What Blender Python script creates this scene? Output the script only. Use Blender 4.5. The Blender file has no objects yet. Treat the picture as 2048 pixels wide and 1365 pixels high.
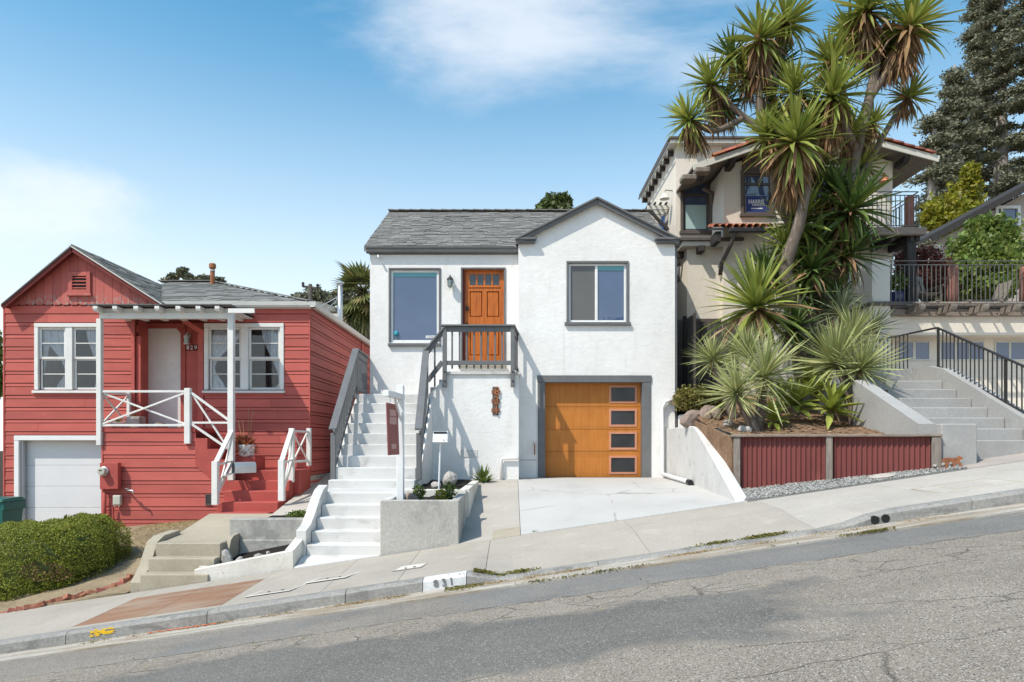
import bpy, math, random
import numpy as np
from mathutils import Vector, Matrix, Quaternion
random.seed(7)
rng = np.random.default_rng(11)
sc = bpy.context.scene
col = sc.collection

# ------------------------------------------------------------------ camera
# eye level is z = 0; a pixel (px, py) of the 2048x1365 picture at depth D (metres) is P(px, py, D)
F, CX, HY = 1365.0, 1024.0, 885.0
def X(px, D): return (px - CX) * D / F
def Z(py, D): return (HY - py) * D / F
def P(px, py, D): return Vector((X(px, D), D, Z(py, D)))

cam_d = bpy.data.cameras.new('camera')
cam = bpy.data.objects.new('camera', cam_d); col.objects.link(cam)
cam.location = (0, 0, 0); cam.rotation_euler = (math.radians(90), 0, 0)
cam_d.sensor_width = 36.0; cam_d.lens = 36.0 * F / 2048.0
cam_d.shift_y = (HY - 682.5) / 2048.0
cam_d.clip_start = 0.05; cam_d.clip_end = 4000
sc.camera = cam

# ------------------------------------------------------------------ sky and sun
SUN = Vector((-0.57, -0.50, 1.0)).normalized()
SUN_EL = math.asin(SUN.z); SUN_ROT = math.atan2(SUN.x, SUN.y) % (2 * math.pi)
world = bpy.data.worlds.new('World'); sc.world = world; world.use_nodes = True
wn = world.node_tree; wn.nodes.clear()
def wnode(t, **kw):
    n = wn.nodes.new(t)
    for k, v in kw.items(): setattr(n, k, v)
    return n
def wl(a, b): wn.links.new(a, b)
sky = wnode('ShaderNodeTexSky', sky_type='NISHITA', sun_disc=False, sun_elevation=SUN_EL, sun_rotation=SUN_ROT,
            altitude=60, air_density=1.0, dust_density=0.9, ozone_density=2.6)
geo = wnode('ShaderNodeTexCoord')
def wmath(op, a, b=None, c=None):
    n = wnode('ShaderNodeMath', operation=op)
    for i, s in enumerate((a, b, c)):
        if s is None: continue
        if isinstance(s, (int, float)): n.inputs[i].default_value = s
        else: wl(s, n.inputs[i])
    return n.outputs[0]
mp = wnode('ShaderNodeMapping'); mp.inputs['Scale'].default_value = (1.0, 1.0, 2.6)
wl(geo.outputs['Generated'], mp.inputs['Vector'])
n1 = wnode('ShaderNodeTexNoise'); n1.inputs['Scale'].default_value = 2.3; n1.inputs['Detail'].default_value = 9
n1.inputs['Roughness'].default_value = 0.58; n1.inputs['Distortion'].default_value = 0.35
wl(mp.outputs['Vector'], n1.inputs['Vector'])
def dirp(px, py): return Vector((px - CX, F, HY - py)).normalized()
def blob(px, py, sx, sz, amt):
    c = dirp(px, py)
    s = wnode('ShaderNodeVectorMath', operation='SUBTRACT'); wl(geo.outputs['Generated'], s.inputs[0]); s.inputs[1].default_value = c
    m = wnode('ShaderNodeVectorMath', operation='MULTIPLY'); wl(s.outputs[0], m.inputs[0]); m.inputs[1].default_value = (1 / sx, 1 / sx, 1 / sz)
    l = wnode('ShaderNodeVectorMath', operation='LENGTH'); wl(m.outputs[0], l.inputs[0])
    r = wnode('ShaderNodeMapRange', interpolation_type='SMOOTHSTEP'); wl(l.outputs['Value'], r.inputs[0])
    r.inputs[1].default_value = 0.0; r.inputs[2].default_value = 1.0; r.inputs[3].default_value = amt; r.inputs[4].default_value = 0.0
    return r.outputs[0]
acc = blob(930, 20, 0.34, 0.15, 0.19)
for a in ((1010, 55, 0.20, 0.14, 0.16), (1500, 30, 0.40, 0.16, 0.17), (60, 520, 0.46, 0.14, 0.22), (20, 390, 0.24, 0.10, 0.24), (230, 365, 0.22, 0.04, 0.13), (1180, -150, 0.9, 0.2, 0.12)):
    acc = wmath('ADD', acc, blob(*a))
dens = wmath('ADD', n1.outputs['Fac'], acc)
cr = wnode('ShaderNodeMapRange', interpolation_type='SMOOTHSTEP'); wl(dens, cr.inputs[0])
cr.inputs[1].default_value = 0.60; cr.inputs[2].default_value = 0.95; cr.inputs[3].default_value = 0; cr.inputs[4].default_value = 0.72
sat = wnode('ShaderNodeHueSaturation'); sat.inputs['Saturation'].default_value = 1.24; sat.inputs['Hue'].default_value = 0.476
wl(sky.outputs['Color'], sat.inputs['Color'])
# pale air towards the horizon
sep = wnode('ShaderNodeSeparateXYZ'); wl(geo.outputs['Generated'], sep.inputs[0])
hz = wnode('ShaderNodeMapRange', interpolation_type='SMOOTHSTEP'); wl(sep.outputs['Z'], hz.inputs[0])
hz.inputs[1].default_value = 0.0; hz.inputs[2].default_value = 0.56; hz.inputs[3].default_value = 0.97; hz.inputs[4].default_value = 0.0
mh = wnode('ShaderNodeMix', data_type='RGBA'); wl(hz.outputs[0], mh.inputs[0]); wl(sat.outputs[0], mh.inputs[6]); mh.inputs[7].default_value = (4.75, 5.0, 5.1, 1)
mx = wnode('ShaderNodeMix', data_type='RGBA'); wl(cr.outputs[0], mx.inputs[0]); wl(mh.outputs[2], mx.inputs[6]); mx.inputs[7].default_value = (4.5, 4.7, 5.0, 1)
bg = wnode('ShaderNodeBackground'); wl(mx.outputs[2], bg.inputs['Color']); bg.inputs['Strength'].default_value = 0.146
wo = wnode('ShaderNodeOutputWorld'); wl(bg.outputs[0], wo.inputs['Surface'])
sl = bpy.data.lights.new('sun', 'SUN'); sl.energy = 2.95; sl.angle = math.radians(0.5); sl.color = (1.0, 0.94, 0.83)
so = bpy.data.objects.new('sun', sl); col.objects.link(so); so.rotation_euler = SUN.to_track_quat('Z', 'Y').to_euler(); so.location = (-20, -20, 40)
sc.view_settings.view_transform = 'Standard'; sc.view_settings.look = 'None'; sc.view_settings.gamma = 1.0
sc.view_settings.use_curve_mapping = False
sc.view_settings.exposure = 0.62
sc.cycles.use_denoising = True
sc.cycles.max_bounces = 8; sc.cycles.diffuse_bounces = 3; sc.cycles.glossy_bounces = 3; sc.cycles.transparent_max_bounces = 12
sc.cycles.caustics_reflective = False; sc.cycles.caustics_refractive = False
sc.cycles.sample_clamp_indirect = 6.0

# ------------------------------------------------------------------ materials
class M_:
    """node helper around one Principled material; coordinates are world positions"""
    def __init__(s, name, color=(.5, .5, .5), rough=.8, spec=.3, metal=0.0):
        s.m = bpy.data.materials.new(name); s.m.use_nodes = True; s.nt = s.m.node_tree
        s.b = s.nt.nodes['Principled BSDF']; s.b.inputs['Roughness'].default_value = rough
        s.b.inputs['Specular IOR Level'].default_value = spec; s.b.inputs['Metallic'].default_value = metal
        s.g = s.nt.nodes.new('ShaderNodeNewGeometry'); s.pos = s.g.outputs['Position']; s.c = s.rgb(color)
    def link(s, a, b): s.nt.links.new(a, b)
    def rgb(s, c):
        n = s.nt.nodes.new('ShaderNodeRGB'); n.outputs[0].default_value = (*c, 1); return n.outputs[0]
    def put(s, n, i, v):
        if v is None: return
        if isinstance(v, (int, float)): n.inputs[i].default_value = v
        elif isinstance(v, (tuple, list)): n.inputs[i].default_value = (*v, 1) if len(v) == 3 and n.inputs[i].type == 'RGBA' else v
        else: s.link(v, n.inputs[i])
    def math(s, op, a, b=None, c=None, clamp=False):
        n = s.nt.nodes.new('ShaderNodeMath'); n.operation = op; n.use_clamp = clamp
        for i, v in enumerate((a, b, c)): s.put(n, i, v)
        return n.outputs[0]
    def map(s, scale, rot=(0, 0, 0), loc=(0, 0, 0), src=None):
        n = s.nt.nodes.new('ShaderNodeMapping'); s.link(src or s.pos, n.inputs['Vector'])
        n.inputs['Scale'].default_value = scale if isinstance(scale, tuple) else (scale,) * 3
        n.inputs['Rotation'].default_value = rot; n.inputs['Location'].default_value = loc
        return n.outputs[0]
    def noise(s, scale, detail=4, rough=.55, dist=0, src=None):
        n = s.nt.nodes.new('ShaderNodeTexNoise'); s.link(s.map(scale, src=src) if not hasattr(scale, 'is_linked') else scale, n.inputs['Vector'])
        n.inputs['Scale'].default_value = 1.0; n.inputs['Detail'].default_value = detail; n.inputs['Roughness'].default_value = rough; n.inputs['Distortion'].default_value = dist
        return n.outputs['Fac']
    def vor(s, scale, feature='F1', out='Distance', rnd=1.0, src=None):
        n = s.nt.nodes.new('ShaderNodeTexVoronoi'); n.feature = feature; s.link(s.map(scale, src=src), n.inputs['Vector']); n.inputs['Scale'].default_value = 1.0
        n.inputs['Randomness'].default_value = rnd
        return n.outputs[out]
    def rng(s, v, a, b, c=0.0, d=1.0, smooth=False):
        n = s.nt.nodes.new('ShaderNodeMapRange'); n.interpolation_type = 'SMOOTHSTEP' if smooth else 'LINEAR'
        for i, q in enumerate((v, a, b, c, d)): s.put(n, i, q)
        return n.outputs[0]
    def mix(s, f, a, b, mode='MIX'):
        n = s.nt.nodes.new('ShaderNodeMix'); n.data_type = 'RGBA'; n.blend_type = mode
        s.put(n, 0, f); s.put(n, 6, a); s.put(n, 7, b); return n.outputs[2]
    def hsv(s, c, h=.5, sa=1.0, v=1.0):
        n = s.nt.nodes.new('ShaderNodeHueSaturation'); s.put(n, 'Hue', h); s.put(n, 'Saturation', sa); s.put(n, 'Value', v); s.link(c, n.inputs['Color']); return n.outputs[0]
    def rand(s):
        o = s.nt.nodes.new('ShaderNodeObjectInfo').outputs['Random']; return s.math('FRACT', s.math('ADD', o, s.g.outputs['Random Per Island']))
    def xyz(s):
        n = s.nt.nodes.new('ShaderNodeSeparateXYZ'); s.link(s.pos, n.inputs[0]); return n.outputs
    def tone(s, amt, scale=2.0, detail=5):
        """broad light/dark mottling of the colour itself"""
        s.c = s.hsv(s.c, v=s.rng(s.noise(scale, detail), .3, .7, 1 - amt, 1 + amt)); return s
    def piece(s, amt, hue=0.0):
        r = s.rand(); s.c = s.hsv(s.c, h=s.rng(r, 0, 1, .5 - hue, .5 + hue), v=s.rng(s.math('FRACT', s.math('MULTIPLY', r, 7.31)), 0, 1, 1 - amt, 1 + amt)); return s
    def stain(s, color, scale, lo, hi, amt=1.0, detail=6, dist=.4):
        s.c = s.mix(s.rng(s.noise(scale, detail, dist=dist), lo, hi, 0, amt, True), s.c, color); return s
    def bump(s, h, strength=.3, dist=.02):
        n = s.nt.nodes.new('ShaderNodeBump'); n.inputs['Strength'].default_value = strength; n.inputs['Distance'].default_value = dist
        s.link(h, n.inputs['Height'])
        if s.b.inputs['Normal'].is_linked: s.link(s.b.inputs['Normal'].links[0].from_socket, n.inputs['Normal'])
        s.link(n.outputs[0], s.b.inputs['Normal']); return s
    def done(s):
        s.link(s.c, s.b.inputs['Base Color']); return s.m

MAT = {}
def simple(name, color, rough=.7, spec=.3, metal=0.0, var=.08, vs=3.0, piece=0.0, bump=0.0, bs=30.0):
    m = M_(name, color, rough, spec, metal)
    if var: m.tone(var, vs)
    if piece: m.piece(piece)
    if bump: m.bump(m.noise(bs, 6, .65), bump, .01)
    MAT[name] = m.done()

# stucco, paint and masonry
m = M_('white_stucco', (.79, .775, .75), .85, .2)
m.tone(.035, .6).stain((.60, .59, .57), 1.3, .55, .85, .4).stain((.62, .61, .585), (7, 7, .55), .56, .78, .45).stain((.68, .66, .62), (2.2, 2.2, .8), .5, .7, .5).tone(.03, 9)
h = m.math('ADD', m.math('MULTIPLY', m.noise((5, 5, 7), 7, .6, 1.2), 1.0), m.math('MULTIPLY', m.noise(38, 5, .7), .35))
m.bump(h, .32, .03)
cr_ = m.vor((1.1, 1.1, .9), 'DISTANCE_TO_EDGE', src=None)
m.c = m.mix(m.math('MULTIPLY', m.rng(cr_, .0, .006, .35, 0), m.rng(m.noise(1.7, 3), .55, .68)), m.c, (.35, .35, .35))
MAT['white_stucco'] = m.done()

m = M_('tan_stucco', (.72, .655, .565), .9, .2); m.tone(.05, .8).tone(.05, 14); m.bump(m.noise(30, 6, .7), .35, .02); MAT['tan_stucco'] = m.done()
m = M_('beige_siding', (.42, .37, .33), .85, .2); m.tone(.05, .8); m.bump(m.noise(20, 5), .2, .02); MAT['beige_siding'] = m.done()
m = M_('pale_pier', (.62, .60, .54), .9, .2); m.tone(.05, .8); m.bump(m.noise(30, 6, .7), .3, .02); MAT['pale_pier'] = m.done()

m = M_('white_masonry', (.60, .588, .566), .75, .3); m.tone(.04, 1.1).stain((.43, .42, .40), 1.7, .48, .75, .55).stain((.36, .345, .32), (3.5, 5, 6), .56, .72, .5).stain((.27, .25, .23), 11, .66, .78, .5)
m.bump(m.noise(16, 7, .65), .3, .02); MAT['white_masonry'] = m.done()

m = M_('white_drive', (.49, .476, .452), .8, .25); m.tone(.06, .9).stain((.39, .378, .36), (1.2, .5, 1), .50, .75, .55).stain((.40, .39, .37), (6, 3, 3), .66, .80, .5)
e = m.vor((.55, .42, .2), 'DISTANCE_TO_EDGE'); m.c = m.mix(m.math('MULTIPLY', m.rng(e, .0, .012, .8, 0), m.rng(m.noise(1.3, 4), .42, .56)), m.c, (.22, .21, .20))
m.bump(m.noise(22, 7, .65), .25, .015); MAT['white_drive'] = m.done()

def concrete(name, color, dark, speck=.10, bumpv=.35):
    m = M_(name, color, .9, .2)
    m.tone(.09, .7).stain(dark, 1.6, .50, .80, .55).stain(tuple(min(1, c * 1.25) for c in color), 3.1, .55, .75, .5)
    m.c = m.hsv(m.c, v=m.rng(m.noise(90, 3, .8), .25, .75, 1 - speck, 1 + speck)); m.c = m.hsv(m.c, v=m.rng(m.noise(26, 3, .7), .3, .7, 1 - speck * .7, 1 + speck * .7))
    m.piece(.035)
    m.bump(m.noise(60, 6, .75), bumpv, .008); MAT[name] = m
    return m
concrete('sidewalk_concrete', (.385, .345, .295), (.31, .272, .228)).done()
concrete('pale_concrete', (.45, .412, .365), (.37, .335, .29)).done()
concrete('kerb_concrete', (.30, .29, .27), (.17, .165, .155), .24, .8).stain((.155, .15, .14), (2.5, 6, 6), .52, .64, .6).stain((.36, .29, .21), (3, 9, 14), .60, .74, .5).done()
concrete('gutter_concrete', (.42, .385, .335), (.31, .275, .225), .18).stain((.27, .205, .135), (.8, 6, 3), .44, .60, .75).stain((.20, .185, .165), (2, 9, 5), .55, .7, .6).done()
concrete('grey_concrete', (.42, .40, .365), (.24, .235, .22), .2, .9).stain((.20, .195, .185), (2.2, 2.2, 1.1), .52, .66, .55).stain((.52, .50, .46), 6, .55, .7, .6).done()
concrete('stair_concrete', (.36, .352, .338), (.27, .264, .255), .10, .4).done()
concrete('warm_concrete', (.40, .35, .27), (.26, .215, .15), .12, .4).done()
concrete('cream_wall', (.66, .63, .57), (.46, .40, .33), .12, .5).stain((.16, .14, .12), 22, .66, .74, .85).done()
concrete('rust_slab', (.265, .15, .095), (.20, .11, .07), .10).stain((.34, .265, .20), (1.0, 4, 3), .42, .68, .7).done()
concrete('paver', (.40, .35, .31), (.30, .27, .25), .08).done()
for k in list(MAT):
    if isinstance(MAT[k], M_): MAT[k] = MAT[k].m

# paint and wood
m = M_('red_paint', (.45, .102, .082), .62, .3); m.tone(.10, (1.2, 1.2, 5)).stain((.40, .14, .11), (3, 3, 9), .58, .80, .5).stain((.30, .06, .055), (5, 5, 16), .62, .8, .45)
m.piece(.12); m.c = m.mix(m.rng(m.noise((14, 14, 30), 5, .6), .67, .74, 0, .75), m.c, (.50, .36, .31))
m.bump(m.noise((6, 40, 70), 5, .6), .25, .008); MAT['red_paint'] = m.done()
m = M_('red_board', (.46, .115, .094), .6, .3); m.tone(.10, (5, 5, 1.2)).piece(.08)
zz = m.xyz()['Z'] if False else m.xyz()[2]
m.c = m.mix(m.math('MULTIPLY', m.rng(m.noise((18, 18, 10), 5, .7), .50, .58, 0, .9), m.rng(zz, 2.98, 3.22, 1, 0)), m.c, (.34, .31, .28))
m.bump(m.noise((60, 60, 5), 5, .6), .25, .008); MAT['red_board'] = m.done()
simple('red_steps', (.40, .082, .068), .7, .25, var=.10, vs=4, bump=.25, bs=30)
simple('dark_red', (.16, .035, .03), .7, .25, var=.12, vs=6)
m = M_('old_white', (.72, .71, .68), .6, .3); m.tone(.06, 4).stain((.30, .28, .26), (16, 16, 16), .68, .74, .8); m.piece(.03)
m.bump(m.noise(40, 5, .6), .2, .006); MAT['old_white'] = m.done()
simple('white_paint', (.76, .76, .75), .5, .35, var=.04, vs=4, piece=.02, bump=.06, bs=30)
m = M_('white_garage', (.70, .70, .71), .55, .3); m.tone(.04, 1.5).stain((.45, .44, .43), (2, 2, 9), .64, .85, .5); m.bump(m.noise(12, 5), .08, .01); MAT['white_garage'] = m.done()
simple('grey_paint', (.145, .147, .15), .55, .3, var=.10, vs=5, piece=.05, bump=.10, bs=40)
simple('brown_trim', (.115, .095, .085), .6, .3, var=.12, vs=5, piece=.05, bump=.12, bs=30)
simple('dark_beam', (.045, .040, .038), .7, .25, var=.15, vs=6, piece=.08)
def grain(name, color, dark, sc_, rough=.45, amt=.55, spec=.35, piece=.06):
    m = M_(name, color, rough, spec); g = m.noise(sc_, 6, .6, 1.0)
    m.c = m.mix(m.rng(g, .38, .68, 0, amt), m.c, dark); m.tone(.08, 2.0); m.piece(piece); m.bump(g, .06, .01); MAT[name] = m.done()
grain('orange_wood', (.54, .15, .022), (.29, .06, .008), (26, 10, 1.6), .42, .75)
grain('garage_wood', (.50, .185, .035), (.36, .11, .016), (24, 8, 1.6), .5, .5, .3, .05)
grain('weathered_wood', (.27, .235, .20), (.12, .10, .085), (22, 22, 3), .85, .7, .2)
grain('weathered_plank', (.30, .245, .205), (.14, .11, .09), (2.5, 22, 22), .85, .7, .2)
grain('red_log', (.33, .15, .115), (.18, .07, .05), (22, 22, 2.5), .8, .6, .2)
grain('fence_wood', (.105, .095, .088), (.05, .045, .042), (20, 20, 2), .85, .7, .2, .12)
grain('utility_wood', (.10, .085, .075), (.05, .045, .04), (20, 20, 2), .9, .7, .2)
m = M_('garage_window_trim', (.56, .25, .15), .5, .3); m.tone(.05, 6); MAT['garage_window_trim'] = m.done()

# roofs, metal, glass
m = M_('shingle', (.205, .199, .186), .92, .15); m.tone(.12, 1.1).piece(.2); m.c = m.hsv(m.c, v=m.rng(m.noise(70, 3, .8), .25, .75, .72, 1.28)); m.bump(m.noise(90, 4, .8), .5, .006); MAT['shingle'] = m.done()
m = M_('old_shingle', (.20, .198, .185), .92, .15); m.tone(.15, 1.3).piece(.26); m.c = m.hsv(m.c, v=m.rng(m.noise(70, 3, .8), .25, .75, .72, 1.28)); m.bump(m.noise(90, 4, .8), .5, .006); MAT['old_shingle'] = m.done()
m = M_('terracotta', (.40, .15, .085), .8, .2); m.tone(.14, 5).piece(.22, .015).stain((.50, .30, .20), 9, .6, .8, .6); m.bump(m.noise(40, 5), .2, .01); MAT['terracotta'] = m.done()
m = M_('corrugated_rust', (.185, .052, .046), .6, .35, .15); m.tone(.14, (1.5, 1.5, .8)).stain((.29, .10, .07), (7, 7, 2), .55, .8, .6).stain((.10, .04, .04), (3, 3, 1.4), .58, .8, .5); MAT['corrugated_rust'] = m.done()
m = M_('rust_metal', (.22, .10, .065), .75, .3, .2); m.tone(.2, 20).stain((.40, .21, .13), 24, .5, .72, .7); MAT['rust_metal'] = m.done()
m = M_('rust_pipe', (.34, .13, .06), .75, .3, .1); m.tone(.2, 9).stain((.12, .07, .05), 14, .5, .7, .7); MAT['rust_pipe'] = m.done()
simple('galvanised', (.55, .57, .58), .38, .5, .7, var=.06, vs=4)
simple('white_metal', (.72, .72, .72), .35, .5, var=.03)
simple('iron', (.045, .042, .04), .5, .4, .3, var=.1, vs=9, piece=.05)
simple('grey_iron', (.15, .14, .13), .5, .4, .3, var=.1, vs=9, piece=.05)
simple('black', (.012, .012, .013), .5, .4, var=0)
simple('charcoal', (.035, .036, .04), .5, .4, var=.1)
simple('copper', (.50, .20, .11), .45, .4, .5, var=.1, vs=12)
simple('bone_plastic', (.50, .50, .42), .5, .4, var=.05)
simple('green_plastic', (.012, .115, .095), .45, .4, var=.06, vs=4)
simple('blue_glaze', (.02, .03, .12), .2, .6, var=.1)
simple('blue_tarp', (.10, .16, .34), .7, .3, var=.12, vs=3)
simple('gutter_white', (.60, .585, .54), .5, .35, var=.05, vs=3)
simple('yellow_spray', (.75, .46, .03), .8, .2, var=.15, vs=30)
simple('orange_spray', (.70, .13, .035), .8, .2, var=.15, vs=30)
simple('sign_red', (.28, .085, .08), .55, .3, var=.05)
m = MAT['sign_red']; del m
simple('sign_blur', (.52, .30, .28), .6, .3, var=.05)
simple('sign_blue', (.035, .055, .20), .5, .35, var=.03)
simple('print_white', (.80, .80, .80), .6, .3, var=0)
simple('print_black', (.02, .02, .022), .6, .3, var=0)
simple('print_grey', (.20, .20, .20), .9, .2, var=.1, vs=20)
simple('teal_blind', (.16, .38, .42), .7, .3, var=.03)
simple('teal_plastic', (.03, .30, .38), .5, .4, var=.05)
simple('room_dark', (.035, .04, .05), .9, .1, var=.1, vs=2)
simple('white_cloth', (.88, .88, .90), .9, .2, var=.03)
simple('frosted', (.42, .56, .53), .35, .5, var=.04, vs=2)
simple('terracotta_pot', (.40, .16, .09), .8, .2, var=.1, vs=9)
simple('white_pot', (.70, .70, .70), .45, .4, var=.04)
simple('white_curb_paint', (.62, .62, .62), .85, .2, var=.14, vs=9, bump=.5, bs=60)

def glass(name, tint, ior=1.9, rough=.015, see=False):
    m = M_(name, tint, rough, .5); m.b.inputs['IOR'].default_value = ior
    if see:
        nt = m.nt; tr = nt.nodes.new('ShaderNodeBsdfTransparent'); tr.inputs[0].default_value = (.93, .95, .97, 1)
        gl = nt.nodes.new('ShaderNodeBsdfGlossy'); gl.inputs['Roughness'].default_value = .02
        fr = nt.nodes.new('ShaderNodeFresnel'); fr.inputs['IOR'].default_value = ior
        ms = nt.nodes.new('ShaderNodeMixShader'); m.link(fr.outputs[0], ms.inputs[0]); m.link(tr.outputs[0], ms.inputs[1]); m.link(gl.outputs[0], ms.inputs[2])
        m.link(ms.outputs[0], nt.nodes['Material Output'].inputs['Surface']); m.done()
    else:
        m.tone(.15, .8); m.done()
    # old panes are never perfectly flat
    if not see: m.bump(m.noise(1.3, 2), .05, .05)
    MAT[name] = m.m
glass('window_glass', (.06, .095, .18), 1.9)
glass('screen_glass', (.12, .115, .11), 1.5, .12)
glass('dark_glass', (.03, .032, .036), 1.5, .10)
glass('lite_glass', (.035, .04, .045), 1.7)
glass('clear_glass', (.6, .7, .7), 1.55, .02, True)

# ground
m = M_('asphalt', (.18, .175, .168), .92, .2)
px_, py_, pz_ = m.xyz()
w1 = m.rng(m.noise(.7, 4, .6), .3, .7, -.28, .28); w2 = m.rng(m.noise(5, 3), .3, .7, -.05, .05)
yy = m.math('ADD', m.math('ADD', py_, w1), w2)
yk = m.math('ADD', py_, m.math('MULTIPLY', w2, .8))
old = m.mix(m.rng(m.noise(1.1, 5), .35, .7), (.238, .205, .168), (.285, .248, .204))
# aggregate: light and dark stones
st = m.vor(135, 'F1', 'Color'); sb_ = m.nt.nodes.new('ShaderNodeSeparateColor'); m.link(st, sb_.inputs[0])
old = m.hsv(old, v=m.rng(sb_.outputs[0], 0, 1, .74, 1.26))
old = m.mix(m.rng(sb_.outputs[1], .93, .95), old, (.46, .43, .40)); old = m.mix(m.rng(sb_.outputs[2], .92, .94), old, (.055, .055, .06))
newc = m.hsv(m.mix(m.rng(m.noise(1.6, 5), .35, .7), (.182, .175, .164), (.22, .21, .192)), v=m.rng(sb_.outputs[0], 0, 1, .72, 1.28))
dark = m.hsv(m.mix(m.rng(m.noise(.9, 5), .35, .7), (.138, .130, .117), (.17, .160, .145)), v=m.rng(sb_.outputs[1], 0, 1, .70, 1.30))
dark = m.mix(m.rng(sb_.outputs[2], .93, .95), dark, (.33, .32, .30))
fade = m.rng(m.math('ADD', px_, m.math('MULTIPLY', w1, 9.0)), -2.6, -.6, .35, 1); c = m.mix(m.math('MULTIPLY', m.rng(yk, 6.27, 6.29), m.math('MULTIPLY', fade, m.rng(m.noise((1.2, 4, 2), 5, .65), .30, .48, .55, 1))), old, newc)
# the smooth dark patch, ragged, that ends a little past the garage
inb = m.math('MULTIPLY', m.rng(yy, 4.25, 4.42), m.rng(m.math('ADD', yy, m.math('MULTIPLY', px_, .05)), 5.78, 5.66, 0, 1))
inb = m.math('MULTIPLY', inb, m.rng(m.math('ADD', px_, m.math('MULTIPLY', w1, 3.0)), 2.1, 2.5, 1, 0))
c = m.mix(inb, c, dark)
# faint tyre-darkened swathes on the old surface
tw = m.rng(m.noise((.35, 1.3, 1), 4), .52, .70, 0, .45); c = m.mix(tw, c, m.hsv(c, v=.66)); oil = m.math('MULTIPLY', m.rng(m.noise((.9, 1.6, 1), 5, .6, .6), .64, .76, 0, .35), m.rng(py_, 6.2, 5.9)); c = m.mix(oil, c, (.075, .07, .065))
m.c = c
# cracks: long ones that follow the street plus a fine net, old surface only
ck = m.vor((.45, 1.5, .3), 'DISTANCE_TO_EDGE', src=None)
dw = m.nt.nodes.new('ShaderNodeVectorMath'); dw.operation = 'ADD'
nz = m.nt.nodes.new('ShaderNodeTexNoise'); nz.inputs['Scale'].default_value = 3.2; nz.inputs['Detail'].default_value = 5; m.link(m.pos, nz.inputs['Vector'])
m.link(m.pos, dw.inputs[0]); sc3 = m.nt.nodes.new('ShaderNodeVectorMath'); sc3.operation = 'SCALE'; sc3.inputs['Scale'].default_value = .22; m.link(nz.outputs['Color'], sc3.inputs[0]); m.link(sc3.outputs[0], dw.inputs[1])
ck = m.vor((.42, 1.25, .3), 'DISTANCE_TO_EDGE', src=dw.outputs[0]); ck2 = m.vor((2.2, 3.6, 1), 'DISTANCE_TO_EDGE', src=dw.outputs[0])
notdark = m.math('MULTIPLY', m.math('SUBTRACT', 1.0, m.math('MULTIPLY', inb, .9)), m.rng(yk, 6.2, 6.3, 1, .25))
band = m.math('MULTIPLY', m.rng(yy, 5.3, 5.6), m.rng(yy, 6.5, 6.25))
k1 = m.math('MULTIPLY', m.rng(ck, 0, .010, .75, 0), m.rng(m.noise(.8, 4), .42, .55))
k2 = m.math('MULTIPLY', m.math('MULTIPLY', m.rng(ck2, 0, .026, .9, 0), m.rng(m.noise(1.7, 4), .46, .56)), band)
crk = m.math('MULTIPLY', m.math('MAXIMUM', k1, k2), notdark)
seam = m.math('MULTIPLY', m.rng(m.math('ABSOLUTE', m.math('SUBTRACT', yk, 6.28)), 0, .022, .9, 0), m.rng(m.noise(3, 3), .35, .5))
crk = m.math('MAXIMUM', crk, seam)
m.c = m.mix(m.math('MULTIPLY', crk, .75), m.c, (.06, .054, .046))
# dry debris caught in the worst cracks
deb = m.math('MULTIPLY', m.math('MULTIPLY', m.rng(m.noise(4.5, 5, .7), .60, .70), band), m.rng(ck2, 0, .10, 1, 0)); m.c = m.mix(m.math('MULTIPLY', deb, .7), m.c, (.36, .29, .17))
m.bump(m.vor(135, 'F1', 'Distance'), .3, .005); m.bump(m.math('MULTIPLY', crk, -1.0), .7, .02)
MAT['asphalt'] = m.done()
m = M_('dry_ground', (.30, .235, .155), .95, .1); m.tone(.18, 3).stain((.20, .155, .105), 2.2, .5, .75, .7).stain((.38, .31, .20), 14, .5, .7, .7); m.bump(m.noise(24, 7, .75), .8, .03); MAT['dry_ground'] = m.done()
m = M_('bed_soil', (.27, .165, .105), .95, .1); m.tone(.2, 2.4).stain((.17, .105, .07), 3.2, .5, .72, .8).stain((.38, .27, .18), 11, .52, .7, .8); m.bump(m.noise(22, 8, .78), 1.0, .04); MAT['bed_soil'] = m.done()
m = M_('dark_soil', (.035, .030, .026), .95, .1); m.tone(.25, 9).stain((.09, .075, .06), 18, .58, .72, .7); m.bump(m.noise(30, 8, .8), 1.0, .04); MAT['dark_soil'] = m.done()
m = M_('hill', (.09, .10, .05), .95, .1); m.tone(.2, .2); MAT['hill'] = m.done()
m = M_('gravel', (.29, .285, .27), .9, .2); m.piece(.42); m.tone(.1, 30); MAT['gravel'] = m.done()
m = M_('rock', (.31, .235, .195), .9, .2); m.tone(.22, 6).piece(.2).stain((.20, .17, .15), 9, .5, .72, .8); m.bump(m.noise(18, 8, .7), .7, .03); MAT['rock'] = m.done()
m = M_('pale_rock', (.42, .39, .36), .9, .2); m.tone(.25, 7).piece(.2).stain((.20, .20, .18), 9, .5, .72, .8); m.bump(m.noise(18, 8, .7), .7, .03); MAT['pale_rock'] = m.done()
m = M_('brick', (.33, .13, .085), .9, .2); m.tone(.22, 12).piece(.22, .012).stain((.45, .30, .23), 22, .55, .7, .7); m.bump(m.noise(60, 6), .4, .008); MAT['brick'] = m.done()
m = M_('litter', (.33, .24, .13), .95, .1); m.piece(.45, .03); MAT['litter'] = m.done()

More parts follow.
